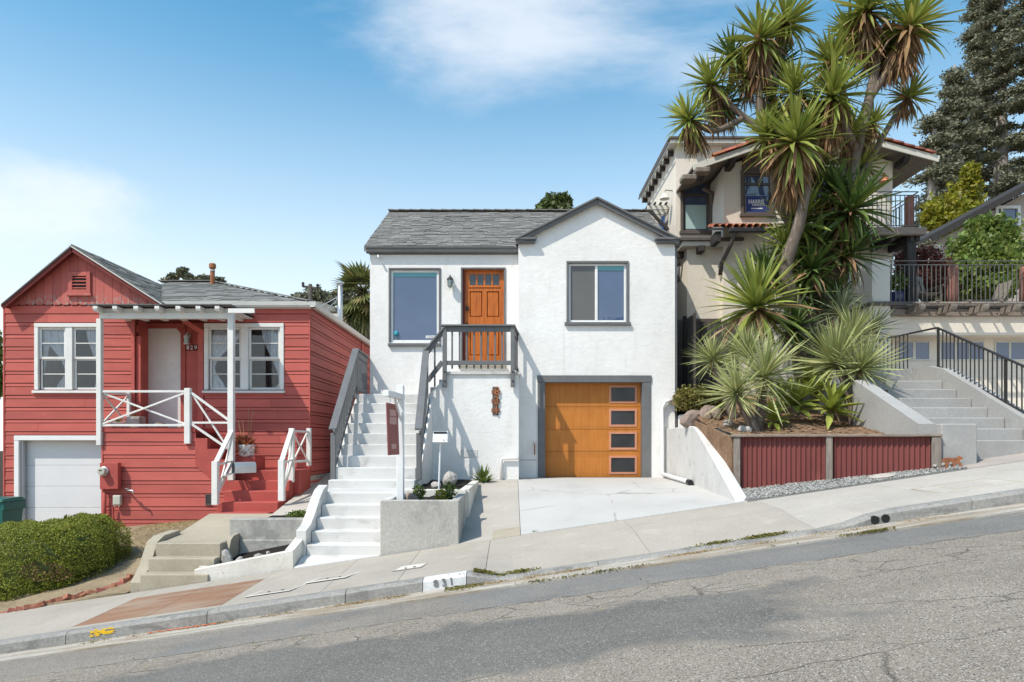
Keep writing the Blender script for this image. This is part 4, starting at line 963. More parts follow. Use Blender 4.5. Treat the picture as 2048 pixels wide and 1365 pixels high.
# double-lap boards: a broad and a narrow one in every course
def sub(x0, x1, cuts):
    seg = [(x0, x1)]
    for (a, b) in cuts:
        nxt = []
        for (p, q) in seg:
            if b <= p or a >= q: nxt.append((p, q)); continue
            if a > p: nxt.append((p, a))
            if b < q: nxt.append((b, q))
        seg = nxt
    return [(p, q) for p, q in seg if q - p > .03]
r = random.Random(21)
def siding(x0, x1, zt, zb, y, cuts, sgn=-1, axis='x', parent=rh):
    z = zt; pitch, nar = .2605, .074
    while z > zb:
        for (h, t) in ((pitch - nar, .024), (nar, .020)):
            za, zc = z - h, z
            hs = [(c[0], c[1]) for c in cuts if c[2] < zc - .002 and c[3] > za + .002]
            segs = []
            for (p, q) in sub(x0, x1, hs):
                if q - p > 1.7 and h > .1: w_ = p + (q - p) * r.uniform(.25, .75); segs += [(p, w_), (w_, q)]
                else: segs.append((p, q))
            for (p, q) in segs:
                bend = r.uniform(-.003, .003)
                mb = MB(); a, b, zlo, zhi = p + .002, q - .002, za + .007, zc - .003
                if axis == 'x': prof = [(y, zlo), (y + sgn * t, zlo + .004), (y + sgn * t * .55, zhi), (y, zhi)]
                else: prof = [(y, zlo), (y - sgn * t, zlo + .004), (y - sgn * t * .55, zhi), (y, zhi)]
                mb.prism(prof, 'x' if axis == 'x' else 'y', a, b)
                mb.v = [(vx, vy, vz + bend * (1 if k >= 4 else -1)) for k, (vx, vy, vz) in enumerate(mb.v)]
                mb.build('siding_board', 'red_paint', parent)
            z -= h
cas = lambda o, w: (o[0] - w, o[1] + w, o[2] - w, o[3] + w)
PX0, PX1 = X(200, 13.7), -6.36                             # porch block
cuts = [cas(rw1, .09), cas(rw2, .09), (rg[0] - .11, rg[1] + .2, -3, rg[3] + .09), (al[0] - .06, al[1] + .02, .28, al[3] + .14), (rw2[1] - .0, rw2[1] + .0, 0, 0)]
siding(hx0 + .02, hx1 - .01, Z(629, RY), -2.05, RY - .001, cuts)
bx('frieze_board', 'red_paint', rh, hx0 + .02, X(300, RY), RY - .026, RY - .001, Z(628, RY), Z(612, RY), .004)
bx('frieze_board', 'red_paint', rh, X(300, RY) + .002, hx1 - .01, RY - .028, RY - .001, Z(628, RY), Z(614, RY), .004)
bx('corner_board', 'red_paint', rh, hx1 - .012, hx1 + .012, RY - .032, RY - .003, -1.3, ztop - .02, .003)
bx('corner_board', 'red_paint', rh, hx0 - .012, hx0 + .022, RY - .032, RY - .003, -2.2, ztop - .02, .003)
siding(RY, 23.9, 2.93, -.75, hx1, [], -1, 'y')
bx('frieze_board', 'red_paint', rh, hx1 + .022, hx1 + .05, 19.6, 19.75, 2.2, 2.93, .004)
# gable: vertical boards with clipped lower ends
GRY = 14.45; pkx, pkz = X(158, RY), Z(503, RY); ge0, ge1 = X(4, RY), X(322, RY)
def gl(x): return pkz - (pkz - Z(611, RY)) * (abs(x - pkx) / ((pkx - ge0) if x < pkx else (ge1 - pkx)))
zb = Z(611, RY); bw = .1845; x = X(22, RY)
vent = (X(141, RY), X(185, RY), Z(589, RY), Z(546, RY))
while x < ge1 - .12:
    a, b = x + .003, x + bw - .003; x += bw
    ta, tb = gl(a) - .02, gl(b) - .02
    if max(ta, tb) < zb + .05: continue
    pts = [(a, zb + .035), (a + .03, zb + .004), (b - .03, zb + .004), (b, zb + .035), (b, max(tb, zb + .04))]
    if a < pkx < b: pts.append((pkx, pkz - .02))
    pts.append((a, max(ta, zb + .04)))
    MB().prism(pts, 'y', RY - .045, RY - .022).build('gable_board', 'red_board', rh)
MB().prism([(ge0, zb), (ge1, zb), (pkx, pkz)], 'y', RY - .020, RY + .1).build('gable_wall', 'dark_red', rh)
vt = frame(rh, vent, RY - .085, .085, .04, 'red_board', 'gable_vent')
bx('sill', 'red_board', vt, vent[0] - .03, vent[1] + .03, RY - .11, RY - .05, vent[2] - .05, vent[2] - .002, .004)
vi = (vent[0] + .085, vent[1] - .085, vent[2] + .085, vent[3] - .085)
bx('vent_back', 'black', vt, vi[0], vi[1], RY - .050, RY - .046, vi[2], vi[3], 0)
for i in range(4):
    zc = vi[2] + (vi[3] - vi[2]) * (i + .5) / 4; MB().obox(((vi[0] + vi[1]) / 2, RY - .065, zc), (vi[1] - vi[0], .045, .012), Matrix.Rotation(math.radians(35), 3, 'X')).build('louvre', 'red_board', vt)
# roof
rr_ = MB(); EY, EZ = 14.56, 2.985; GYr, GZr = 18.9, 4.43
x_hip = X(430, GYr)
def main_z(y): return EZ + (y - EY) * (GZr - EZ) / (GYr - EY)
e0, e1 = -10.9, X(624, EY)
ev = X(318, EY)
rr_.add([(ev, EY, EZ), (e1, EY, EZ), (x_hip, GYr, GZr), (-9.3, GYr, GZr), (e1, 23.3, EZ), (e0, 23.3, EZ), (-9.3, 18.0, EZ + .95)], [(0, 1, 2, 3, 6), (1, 4, 2), (4, 5, 3, 2)])
rr_.add([(ev, EY, EZ - .03), (e1, EY, EZ - .03), (e1, 23.3, EZ - .03), (ev, 23.3, EZ - .03)], [(0, 3, 2, 1)])
rroof = rr_.build('roof', 'old_shingle', rh)
pz_ = pkz + .075; gs0, gs1 = X(3, GRY), X(325, GRY); gez = Z(607, GRY)
def top(x): return pz_ - (pz_ - gez) * (abs(x - pkx) / ((pkx - gs0) if x < pkx else (gs1 - pkx)))
yb = EY + (pz_ - EZ) * (GYr - EY) / (GZr - EZ)
MB().prism([(gs0, gez), (pkx, pz_), (gs1, gez), (gs1, gez - .05), (pkx, pz_ - .06), (gs0, gez - .05)], 'y', GRY, min(yb, 18.4)).build('gable_roof', 'old_shingle', rh)
u = Vector((1, 0, 0)); v = Vector((0, GYr - EY, GZr - EZ)).normalized(); L = Vector((0, GYr - EY, GZr - EZ)).length; nrow = 15; ex = L / nrow
def span(s_):
    z = EZ + s_ * v.z; t = s_ / L
    xl = pkx + (gs1 - pkx) * max(0, (pz_ - z) / (pz_ - gez)); return (max(xl - .1, gs1 - 1.8 if False else xl - .1) - e0, (e1 + (x_hip - e1) * t) - e0)
ln_ = shingle_plane(rroof, Vector((e0, EY, EZ)), u, v, span, nrow, ex, .36, 'old_shingle', 190, 8, .012)
ug = Vector((0, 1, 0)); vg = Vector((pkx - gs1, 0, pz_ - gez)); Lg = vg.length; vg.normalize()
def spang(s_): return (0, .1 + (s_ / Lg) * (min(yb, 18.3) - GRY - .1))
shingle_plane(rroof, Vector((gs1, GRY, gez)), ug, vg, spang, 13, Lg / 13, .34, 'old_shingle', ln_, 9, .012)
for s_, gx in ((-1, gs0), (1, gs1)):
    p0, p1 = Vector((pkx, GRY + .02, pz_ - .10)), Vector((gx, GRY + .02, gez - .085))
    br('barge_board', 'dark_red', rh, p0, p1, .035, .09, .004)
    br('drip_edge', 'grey_paint' if s_ < 0 else 'gutter_white', rh, p0 + Vector((0, -.02, .055)), p1 + Vector((0, -.02, .055)), .05, .022, .003)
    MB().prism([(pkx, pz_ - .062), (gx, gez - .052), (gx, gez - .075), (pkx, pz_ - .085)], 'y', GRY + .045, RY - .02).build('soffit', 'dark_red', rh)
# hip and ridge caps
mb = MB().box(-.13, .13, -.11, .11, -.012, .012).mesh('ridge_cap', 'old_shingle')
hp0, hp1 = Vector((e1, EY, EZ + .03)), Vector((x_hip, GYr, GZr + .03)); dd = (hp1 - hp0)
for i in range(22): link('ridge_cap', mb, rroof, Matrix.Translation(hp0 + dd * (i + .5) / 22) @ _rot_to(dd).to_4x4() @ Matrix.Rotation(math.pi / 2, 4, 'Z'))
for i in range(6): link('ridge_cap', mb, rroof, TRS((x_hip - .1 - i * .26, GYr, GZr + .03)))
# gutters
def gutter(p0, p1, mat='gutter_white'):
    d = Vector(p1) - Vector(p0); R = _rot_to(d); prof = [(.0, -.06), (.085, -.06), (.11, -.02), (.12, .05), (.11, .055), (0, .055)]
    mb = MB(); n = len(prof)
    for e in (p0, p1): mb.v.extend([tuple(Vector(e) + R @ Vector((a, 0, b))) for a, b in prof])
    mb.f = [tuple(range(n)), tuple(range(n, 2 * n))[::-1]] + [(i, (i + 1) % n, n + (i + 1) % n, n + i) for i in range(n)]
    return mb.build('gutter', mat, rh)
gutter((X(318, EY), EY + .07, EZ - .045), (e1 + .09, EY + .07, EZ - .045)); gutter((e1 - .03, EY - .04, EZ - .045), (e1 - .03, 23.3, EZ - .045))
bx('fascia', 'gutter_white', rh, X(318, EY), e1 - .04, EY + .071, RY - .03, EZ - .12, EZ - .04, .003)
fl = thing('rusty_flue', 'rusty stove flue with a capped top on the red house roof', 'flue', (X(425, 18.3), 18.3, Z(565, 18.3)))
fx_, fz = X(425, 18.3), Z(562, 18.3)
MB().tube([(fx_, 18.3, fz - .25), (fx_, 18.3, fz + .36)], .06, 12).build('pipe', 'rust_pipe', fl); MB().lathe([(.07, 0), (.09, .01), (.09, .10), (.075, .13)], 12, (fx_, 18.3, fz + .33)).build('cap', 'rust_pipe', fl)
MB().lathe([(.067, 0), (.067, .03)], 12, (fx_, 18.3, fz + .26)).build('collar', 'galvanised', fl)
mp_ = thing('metal_flue', 'tall galvanised flue pipe with two stay rods behind the red house roof', 'flue', (X(680, 20.4), 20.4, 2.8))
fx_, fy_ = X(680.5, 20.4), 20.4
MB().tube([(fx_, fy_, 2.9), (fx_, fy_, Z(572, fy_))], .075, 12).build('pipe', 'galvanised', mp_, True); MB().lathe([(.05, 0), (.05, .05), (.12, .06), (.12, .10), (.02, .14)], 12, (fx_, fy_, Z(572, fy_))).build('cap', 'galvanised', mp_)
MB().tube([(fx_ - .05, fy_, Z(593, fy_)), (X(646, fy_), fy_ - .3, Z(618, fy_))], .014, 5).build('stay_rod', 'galvanised', mp_); MB().tube([(fx_ - .05, fy_, Z(597, fy_)), (X(661, fy_), fy_ - .5, Z(628, fy_))], .014, 5).build('stay_rod', 'galvanised', mp_)

# windows with curtains
def curtain(parent, x0, x1, zt, zb, y, side, tie):
    """side -1 gathers to x0, +1 to x1; tie: share of the drop where it is tied back"""
    mb = MB(); w = x1 - x0
    def f(a, b):
        e = 1 - sstep(b / tie) * .86 if b < tie else .14 + .32 * sstep((b - tie) / (1 - tie))
        xx = x0 + a * w * e if side < 0 else x1 - a * w * e
        return (xx, y + .020 * math.sin(a * 38) * (.35 + .65 * e) + .012 * math.sin(a * 17 + 2), zt - b * (zt - zb))
    mb.sheet(f, lin(0, 1, 40), lin(0, 1, 22)); return mb.build('curtain', 'white_cloth', parent, True)
def sash_window(o, mid, curt):
    x0, x1, z0, z1 = o; wi = bx('window', 'old_white', rh, x0 - .11, x1 + .11, RY - .075, RY - .0, z0 - .075, z0 - .022, .005)
    casing(wi, o, RY - .026, .085, .012, 'old_white')
    bx('mullion', 'old_white', wi, mid - .075, mid + .075, RY - .03, RY + .06, z0, z1, .005)
    bx('apron', 'red_paint', wi, x0 - .10, x1 + .08, RY - .032, RY - .012, z0 - .13, z0 - .078, .003)
    zm = (z0 + z1) / 2
    for (a, b), cd in zip(((x0, mid - .075), (mid + .075, x1)), curt):
        for k, (p, q) in enumerate(((zm - .012, z1), (z0, zm + .012))):
            yy_ = RY + .012 + .032 * k; s_ = .048
            sh = frame(wi, (a + .004, b - .004, p + .002, q - .002), yy_, s_, .028, 'old_white', 'sash'); zc = (p + q) / 2
            bx('muntin', 'old_white', wi, a + s_, b - s_, yy_ + .004, yy_ + .022, zc - .010, zc + .010, .002)
            for (za, zb_) in ((p + s_, zc - .010), (zc + .010, q - s_)): bx('pane', 'clear_glass', wi, a + s_, b - s_, yy_ + .011, yy_ + .015, za, zb_, 0)
        for (ca, cb, sd, tie) in cd: curtain(wi, a + (b - a) * ca, a + (b - a) * cb, z1 - .02, z0 + .03, RY + .10, sd, tie)
sash_window(rw1, X(139, RY), (((0.0, 1.0, 1, .72), (0, .35, -1, .95)), ((.42, 1.0, 1, .80),)))
sash_window(rw2, X(490, RY), (((.0, 1.0, -1, .66),), ((.36, 1.0, 1, .92),)))
bx('curtain_rod', 'room_dark', rh, rw2[0], rw2[1], RY + .3, RY + .32, 2.4, 2.45, 0)

# garage door
gdy = RY + .15; gb = bx('garage_door', 'white_garage', rh, rg[0], rg[1] + .05, gdy + .03, gdy + .06, -2.1, rg[3], 0)
zz = [rg[3], Z(931, gdy), Z(973, gdy), Z(1016, gdy), Z(1058, gdy), -2.1]
for a, b in zip(zz, zz[1:]): bx('door_section', 'white_garage', gb, rg[0] + .004, rg[1] + .05, gdy, gdy + .029, b + .003, a - .003, .004)
mb = MB(); hx_, hz_ = X(53, gdy), Z(985, gdy); mb.bar((hx_ - .06, gdy - .03, hz_), (hx_ + .06, gdy - .03, hz_ + .01), .02, .02, .004).bar((hx_, gdy - .03, hz_), (hx_, gdy, hz_), .03, .03, .004); mb.build('handle', 'galvanised', gb)
bx('garage_frame', 'white_paint', rh, rg[0] - .10, rg[0] + .004, RY - .045, RY + .14, -2.2, rg[3] - .005, .006); bx('garage_frame', 'white_paint', rh, rg[0] - .10, rg[1] + .02, RY - .05, RY + .14, rg[3] - .004, rg[3] + .10, .006)
bx('track', 'galvanised', rh, rg[0] + .002, rg[0] + .05, RY + .02, RY + .10, -2.1, rg[3] - .01, .004)

# porch block, alcove and door
PF = 13.7; DK = .30
pb = thing('porch', 'red timber porch with white posts and rafter tails in front of the red house', 'porch', (-7.2, 14.2, -1.6))
bx('deck', 'red_steps', pb, PX0 + .03, PX1, PF, RY + .25, DK - .10, DK, .01)
bx('deck', 'red_steps', pb, PX1 + .002, al[1] + .0, PF + .62, RY + .25, DK - .10, DK, .01)
bx('base', 'dark_red', pb, PX0 + .06, PX1 + .0, PF + .03, RY - .03, -2.1, DK - .102, 0)
z = DK - .105; pitch, nar = .2605, .074; cutx = lambda z_: PX1 if z_ > -.02 else PX1 + (.0 - z_) * 1.06
while z > -1.75:
    for (h, t) in ((pitch - nar, .024), (nar, .019)):
        za, zc = z - h, z; xe = min(cutx((za + zc) / 2), -5.66)
        b_ = r.uniform(-.004, .004)
        if za > -1.86: MB().prism([(PF + .03, za + .004), (PF + .03 - t, za + .008), (PF + .03 - t * .5, zc - .002), (PF + .03, zc - .002)], 'x', PX0 + .062, xe).build('siding_board', 'red_paint', pb)
        z -= h
bx('corner_board', 'red_paint', pb, PX0 + .02, PX0 + .059, PF + .003, PF + .06, -2.1, DK - .36, .004)
bx('lower_wall', 'dark_red', pb, PX1 + .002, -5.68, PF + .032, PF + .06, -2.0, -.55, 0)
# alcove lining, door and head
ay = RY + .50
bx('alcove_wall', 'red_paint', rh, al[0] - .02, al[0], RY + .121, ay + .06, .26, al[3] + .04, 0); bx('alcove_wall', 'red_paint', rh, al[1], al[1] + .02, RY + .121, ay + .06, .26, al[3] + .04, 0)
dx0, dx1 = X(288, ay), X(362, ay); dz1 = Z(657, ay)
MB().wall(al[0], al[1], .28, al[3] + .02, ay, ay + .06, ((dx0, dx1, .2, dz1),)).build('alcove_wall', 'red_paint', rh)
bx('alcove_ceiling', 'dark_red', rh, al[0], al[1], RY + .121, ay + .06, al[3] + .021, al[3] + .05, 0)
rd = bx('door', 'old_white', rh, dx0 + .002, dx1 - .002, ay + .015, ay + .05, .31, dz1 - .002, .004)
MB().lathe([(.028, 0), (.030, .012), (.012, .02), (.012, .04), (.028, .055), (.022, .08)], 12, (dx0 + .06, ay + .012, Z(770, ay)), Matrix.Rotation(math.pi / 2, 3, 'X')).build('knob', 'galvanised', rd)
for s_ in (-1, 1):                                          # clipped corners of the head and the moulded jambs
    xa = dx0 if s_ < 0 else dx1; MB().prism([(xa, dz1), (xa - s_ * .10, dz1), (xa, dz1 - .12)], 'y', ay - .012, ay + .014).build('door_head', 'red_paint', rh)
    xj = al[0] if s_ < 0 else al[1]
bx('jamb', 'red_paint', rh, dx0 - .11, dx0 - .002, ay - .03, ay - .001, .28, dz1 + .10, .004); bx('jamb', 'red_paint', rh, dx1 + .002, dx1 + .11, ay - .03, ay - .001, .28, dz1 + .10, .004)
bx('jamb', 'red_paint', rh, dx0 - .11, dx1 + .11, ay - .034, ay - .001, dz1 + .002, dz1 + .11, .004)
bx('alcove_trim', 'red_paint', rh, al[0] - .075, al[0] - .002, RY - .036, RY + .02, .42, al[3] + .02, .004); bx('alcove_trim', 'red_paint', rh, al[0] + .003, al[0] + .10, RY + .02, RY + .11, .28, al[3] - .35, .004)
MB().prism([(X(268, RY), Z(664, RY)), (X(273, RY), Z(648, RY)), (X(276, RY), Z(664, RY))], 'y', RY + .03, RY + .05).build('alcove_trim', 'red_paint', rh)
br('brace', 'red_paint', rh, (X(366, RY), RY + .02, Z(641, RY)), (X(410, RY), RY + .02, Z(668, RY)), .09, .10, .005)
bx('alcove_trim', 'red_paint', rh, al[1] - .12, al[1] - .002, RY - .03, RY + .02, .28, Z(668, RY), .004)
# lamp and number in the alcove
lx, lz, ly = X(378, ay), Z(676, ay), ay
la = MB().lathe([(.05, 0), (.055, .015), (.03, .03)], 12, (lx, ly, lz + .04), Matrix.Rotation(math.pi / 2, 3, 'X')).build('wall_lamp', 'old_white', rh)
MB().tube([(lx, ly - .02, lz + .05), (lx, ly - .07, lz + .11), (lx, ly - .10, lz + .09)], .010, 6).lathe([(.075, -.01), (.07, .01), (.03, .06), (.008, .08)], 8, (lx, ly - .10, lz)).lathe([(.07, -.16), (.075, -.145), (.07, -.14)], 8, (lx, ly - .10, lz)).build('arm', 'old_white', la)
MB().lathe([(.055, -.14), (.06, -.01)], 8, (lx, ly - .10, lz)).build('globe', 'frosted', la)
hn = thing('house_number', 'small white numbers 829 beside the red house door', 'house number', (X(383, ay), ay, Z(696, ay)))
bx('plate', 'dark_red', hn, X(371, ay), X(397, ay), ay - .012, ay - .002, Z(702, ay), Z(690, ay), .003)
for ch, p_ in (('8', 376.5), ('2', 384), ('9', 392)): lettering(ch, .13, (X(p_, ay), ay - .016, Z(696, ay)), 'print_white', hn, 1.0, None, .001, .003, 'digit')
# porch roof: beam, rafter tails, posts
bt, bb = Z(626, PF), Z(638.5, PF)
bx('beam', 'old_white', pb, X(201, PF), X(467, PF), PF - .05, PF + .05, bb, bt, .006)
bx('roof_sheet', 'grey_paint', pb, X(189, PF), X(505, PF) - .33, PF - .26, RY - .03, Z(617, PF) + .02, Z(617, PF) + .035, 0)
bx('ceiling_board', 'old_white', pb, X(203, PF), -5.57, PF + .06, RY - .031, bt + .045, bt + .06, 0)
for p_ in (193, 232, 274, 316, 358, 398, 436):
    xx = X(p_, PF - .2); MB().prism([(PF - .25, bt + .035), (PF - .23, bt - .005), (PF - .17, bt - .012), (RY - .035, bt + .0), (RY - .035, bt + .06), (PF - .25, bt + .088)], 'x', xx - .045, xx + .045).build('rafter', 'old_white', pb)
bx('blocking', 'old_white', pb, X(196, PF), X(462, PF), PF - .03, PF - .012, bt + .002, Z(618, PF), .002)
bx('end_board', 'old_white', pb, X(455, PF - .3), X(508, PF - .3), PF - .28, PF - .25, Z(626, PF - .3), Z(617, PF - .3), .004)
bx('post', 'old_white', pb, X(195, PF), X(204.5, PF), PF - .05, PF + .05, Z(891, PF), bb - .001, .006)
bx('post', 'old_white', pb, X(457, PF), X(468.5, PF), PF - .055, PF + .055, Z(961, PF), bt + .0, .006)
# porch rails
pr = thing('porch_railing', 'white crossed-brace railing along the red house porch and its side steps', 'railing', (-7, 13.7, .3))
def brp(p0, p1, w=.045, h=.045, t=pr, nm='rail'): return br(nm, 'old_white', t, p0, p1, w, h, .004)
zt, zl_ = Z(783.5, PF), Z(851, PF); xl, xr_ = X(204.8, PF), X(370.5, PF)
brp((xl, PF, zt), (xr_, PF, zt)); brp((xl, PF, zl_), (xr_, PF, zl_))
brp((xl + .02, PF + .02, zt - .04), (xr_ - .02, PF + .02, zl_ + .03), .03, .035, nm='brace'); brp((xl + .02, PF - .015, zl_ + .03), (xr_ - .02, PF - .015, zt - .04), .03, .035, nm='brace')
bx('post', 'old_white', pr, X(370.5, PF), X(382, PF), PF - .055, PF + .055, Z(888, PF), Z(777, PF), .006); bx('post', 'old_white', pr, X(255, RY - .1), X(261, RY - .1), RY - .14, RY - .06, DK, DK + .80, .006)
xw = X(258, RY - .1); p0, p1 = Vector((xl - .04, PF + .06, zt)), Vector((xw, RY - .14, zt))
brp(p0, p1); brp(p0 - Vector((0, 0, .68)), p1 - Vector((0, 0, .68))); brp(p0 - Vector((0, 0, .04)), p1 - Vector((0, 0, .64)), .03, .035, nm='brace'); brp(p0 - Vector((.0, 0, .64)), p1 - Vector((0, 0, .04)), .03, .035, nm='brace')
xp0, xp1 = X(382.5, PF), X(456.5, PF)
brp((xp0, PF, Z(786, PF)), (xp1, PF, Z(840, PF))); brp((xp0, PF, Z(846, PF)), (xp1, PF, Z(846, PF)), .035, .04); brp((xp0, PF, Z(848, PF)), (xp1 - .02, PF, Z(897, PF)))
brp((xp0 + .02, PF + .02, Z(790, PF)), (xp1 - .04, PF + .02, Z(893, PF)), .03, .035, nm='brace')
# side steps down to the lower landing, then steps towards the street
rs = thing('red_steps', 'red painted steps turning down from the porch to the concrete path', 'steps', (-5.3, 13.5, -1.3))
for i in range(3):
    xa = PX1 + .003 + i * .24; zt_ = DK - .2165 * (i + 1)
    bx('step', 'red_steps', rs, xa, xa + .26 if i < 2 else -5.66, PF + .065, RY - .03, zt_ - .5, zt_, .012)
    MB().prism([(xa, zt_ - .55 + .0), (xa + .24, zt_ - .55 - .2), (xa + .24, zt_), (xa, zt_)], 'y', PF + .0, PF + .063).build('stringer', 'red_steps', rs)
LZ = -.566
bx('landing', 'red_steps', rs, -5.655, hx1 + .02, 13.9, RY - .028, -1.5, LZ, .012)
for i, (d0, z_) in enumerate(((13.65, -.768), (13.38, -.955), (13.10, -1.15))): bx('step', 'red_steps', rs, -5.655 + .0, -4.45 - .02 * i, d0, 13.92 - .25 * i, -1.7, z_, .012)
bx('step', 'red_steps', rs, -5.66, -4.6, 12.86, 13.12, -1.8, -1.33, .012)
sr = thing('step_railing', 'white crossed-brace railing on both sides of the red steps', 'railing', (-5.1, 13.3, -1))
def post(px, D, p0, p1, w=.10, t=sr): x_ = X(px, D); return bx('post', 'old_white', t, x_ - w / 2, x_ + w / 2, D - w / 2, D + w / 2, Z(p1, D), Z(p0, D), .006)
post(431, 12.95, 923, 1010, .11)
a0 = P(433, 924, 12.95); a1 = P(463, 862, 13.6)
brp(a0, a1, .09, .045, sr); brp(a0 - Vector((0, 0, .62)), a1 - Vector((0, 0, .62)), .045, .09, sr); brp(a0 - Vector((-.03, 0, .05)), a1 - Vector((-.03, 0, .60)), .03, .035, sr, 'brace'); brp(a0 - Vector((-.03, 0, .58)), a1 - Vector((-.03, 0, .06)), .03, .035, sr, 'brace')
post(563.5, 12.98, 920, 1002, .11); post(583.5, 13.86, 857, 965, .10); post(618, 14.6, 857, 932, .09)
b0 = P(564, 921, 12.98); b1 = P(583.5, 860, 13.82)
brp(b0, b1, .09, .045, sr); brp(b0 - Vector((0, 0, .62)), b1 - Vector((0, 0, .62)), .045, .09, sr); brp(b0 - Vector((-.03, 0, .05)), b1 - Vector((-.03, 0, .60)), .03, .035, sr, 'brace'); brp(b0 - Vector((-.03, 0, .58)), b1 - Vector((-.03, 0, .06)), .03, .035, sr, 'brace')
c0, c1 = P(586, 863, 13.9), P(616, 863, 14.55)
c1.z = c0.z; brp(c0, c1, .04, .04, sr); dn = Vector((0, 0, .62)); brp(c0 - dn, c1 - dn, .04, .05, sr); brp(c0 - Vector((0, 0, .04)), c1 - dn, .03, .03, sr, 'brace'); brp(c1 - Vector((.03, 0, .04)), c0 - dn, .03, .03, sr, 'brace')
bx('side_board', 'red_paint', rs, -4.45, hx1 + .024, 13.905, 13.93, -1.4, LZ - .012, .004)
# metal mailbox on the post and the potted succulent
mbx2 = thing('metal_mailbox', 'weathered round-top metal mailbox hanging open beside the red steps', 'mailbox', P(485, 935, 13.45))
mc = P(488, 936, 13.45); hw, bz_ = .085, .10
prof = [(-hw, -bz_), (hw, -bz_), (hw, .03)] + [(hw * math.cos(t), .03 + hw * math.sin(t)) for t in lin(.3, math.pi - .3, 7)] + [(-hw, .03)]
Rm = Matrix.Translation(mc) @ Matrix.Rotation(math.radians(-48), 4, 'Z')
mb = MB(); mb.prism(prof, 'y', -.21, .21); fs = [f for f in mb.f if len(f) == 4]; mb.f = fs + [mb.f[1]]; link('shell', mb.mesh('shell', 'galvanised'), mbx2, Rm)
mb = MB(); mb.prism([(a * .97, b * .97) for a, b in prof], 'y', -.12, -.11); link('interior', mb.mesh('interior', 'black'), mbx2, Rm)
mb = MB(); mb.prism([(a, b + bz_) for a, b in prof], 'y', -.006, .006); link('lid', mb.mesh('lid', 'galvanised'), mbx2, Rm @ Matrix.Translation((0, -.22, -bz_)) @ Matrix.Rotation(math.radians(108), 4, 'X'))
MB().bar(P(466, 930, 13.6), mc + Vector((-.02, .0, -.10)), .06, .03, .004).build('bracket', 'old_white', mbx2)

# meter box, junction box, conduit, tap, vent grille
me_ = thing('electric_meter', 'red painted meter cabinet with a round glass meter on the porch base', 'electric meter', (X(222, PF), PF, Z(955, PF)))
fy = PF - .008; cab = (X(200, fy - .12), X(237, fy - .12), Z(979, fy - .12), Z(926, fy - .12))
bx('cabinet', 'red_steps', me_, cab[0], cab[1], fy - .13, fy - .02, cab[2], cab[3], .006); bx('cabinet_door', 'red_steps', me_, X(220, fy - .12), cab[1] - .004, fy - .137, fy - .131, cab[2] + .01, cab[3] - .01, .003)
mx_, mz_ = X(208, fy - .14), Z(943, fy - .14); Rx = Matrix.Rotation(math.pi / 2, 3, 'X')
MB().lathe([(.095, 0), (.095, .03), (.085, .035)], 20, (mx_, fy - .13, mz_), Rx).build('meter_ring', 'galvanised', me_, False)
MB().lathe([(.080, .03), (.080, .10), (.070, .125), (.02, .13)], 20, (mx_, fy - .13, mz_), Rx).build('meter_glass', 'bone_plastic', me_, False)
bx('dial', 'charcoal', me_, mx_ - .035, mx_ + .03, fy - .264, fy - .258, mz_ + .01, mz_ + .035, .002)
MB().tube([(X(213, PF), fy - .06, cab[2]), (X(213, PF), fy - .06, -1.7)], .035, 8).build('conduit', 'red_steps', me_, True)
jb = thing('junction_box', 'small bone-coloured telephone box under the meter cabinet', 'junction box', (X(234, PF), PF, Z(1001, PF)))
bx('box', 'bone_plastic', jb, X(226, fy - .08), X(241.5, fy - .08), fy - .10, fy - .02, Z(1011, fy - .08), Z(991, fy - .08), .012); bx('cover', 'bone_plastic', jb, X(227.5, fy - .1), X(240, fy - .1), fy - .108, fy - .1005, Z(1009, fy - .1), Z(993, fy - .1), .006)
for q in (229.5, 238): MB().lathe([(.012, 0), (.012, .03)], 8, (X(q, fy - .06), fy - .06, Z(1014, fy - .06))).build('cable_gland', 'white_metal', jb)
MB().tube([(X(229, PF), fy - .05, Z(1012, PF)), (X(229.5, PF), fy - .05, Z(1030, PF)), (X(231, PF), fy - .05, -1.7)], .018, 7).build('conduit', 'red_steps', jb)
tp = thing('garden_tap', 'brass garden tap on a stub pipe projecting from the red siding', 'tap', (X(256, PF), PF, Z(982, PF)))
MB().tube([(X(254, PF), PF + .02, Z(981, PF)), (X(256, PF - .15), PF - .16, Z(981, PF - .15)), (X(266, PF - .2), PF - .20, Z(982, PF - .2)), (X(267.5, PF - .2), PF - .21, Z(988, PF - .2))], .018, 8).build('spout', 'galvanised', tp, True); MB().lathe([(.035, 0), (.035, .012)], 8, (X(255, PF - .15), PF - .16, Z(977, PF))).build('handle', 'galvanised', tp)
gv = thing('foundation_vent', 'small square foundation vent low in the red siding by the steps', 'vent', (X(415, PF), PF, Z(1001, PF)))
vo = (X(411, PF), X(424, PF), Z(1011, PF), Z(989, PF)); frame(gv, vo, PF - .012, .018, .03, 'brown_trim'); bx('screen', 'charcoal', gv, vo[0], vo[1], PF - .0, PF + .004, vo[2], vo[3], 0)
for i in range(5): bx('louvre', 'brown_trim', gv, vo[0] + .018, vo[1] - .018, PF - .008, PF - .001, vo[2] + .03 + i * .037, vo[2] + .04 + i * .037, 0)

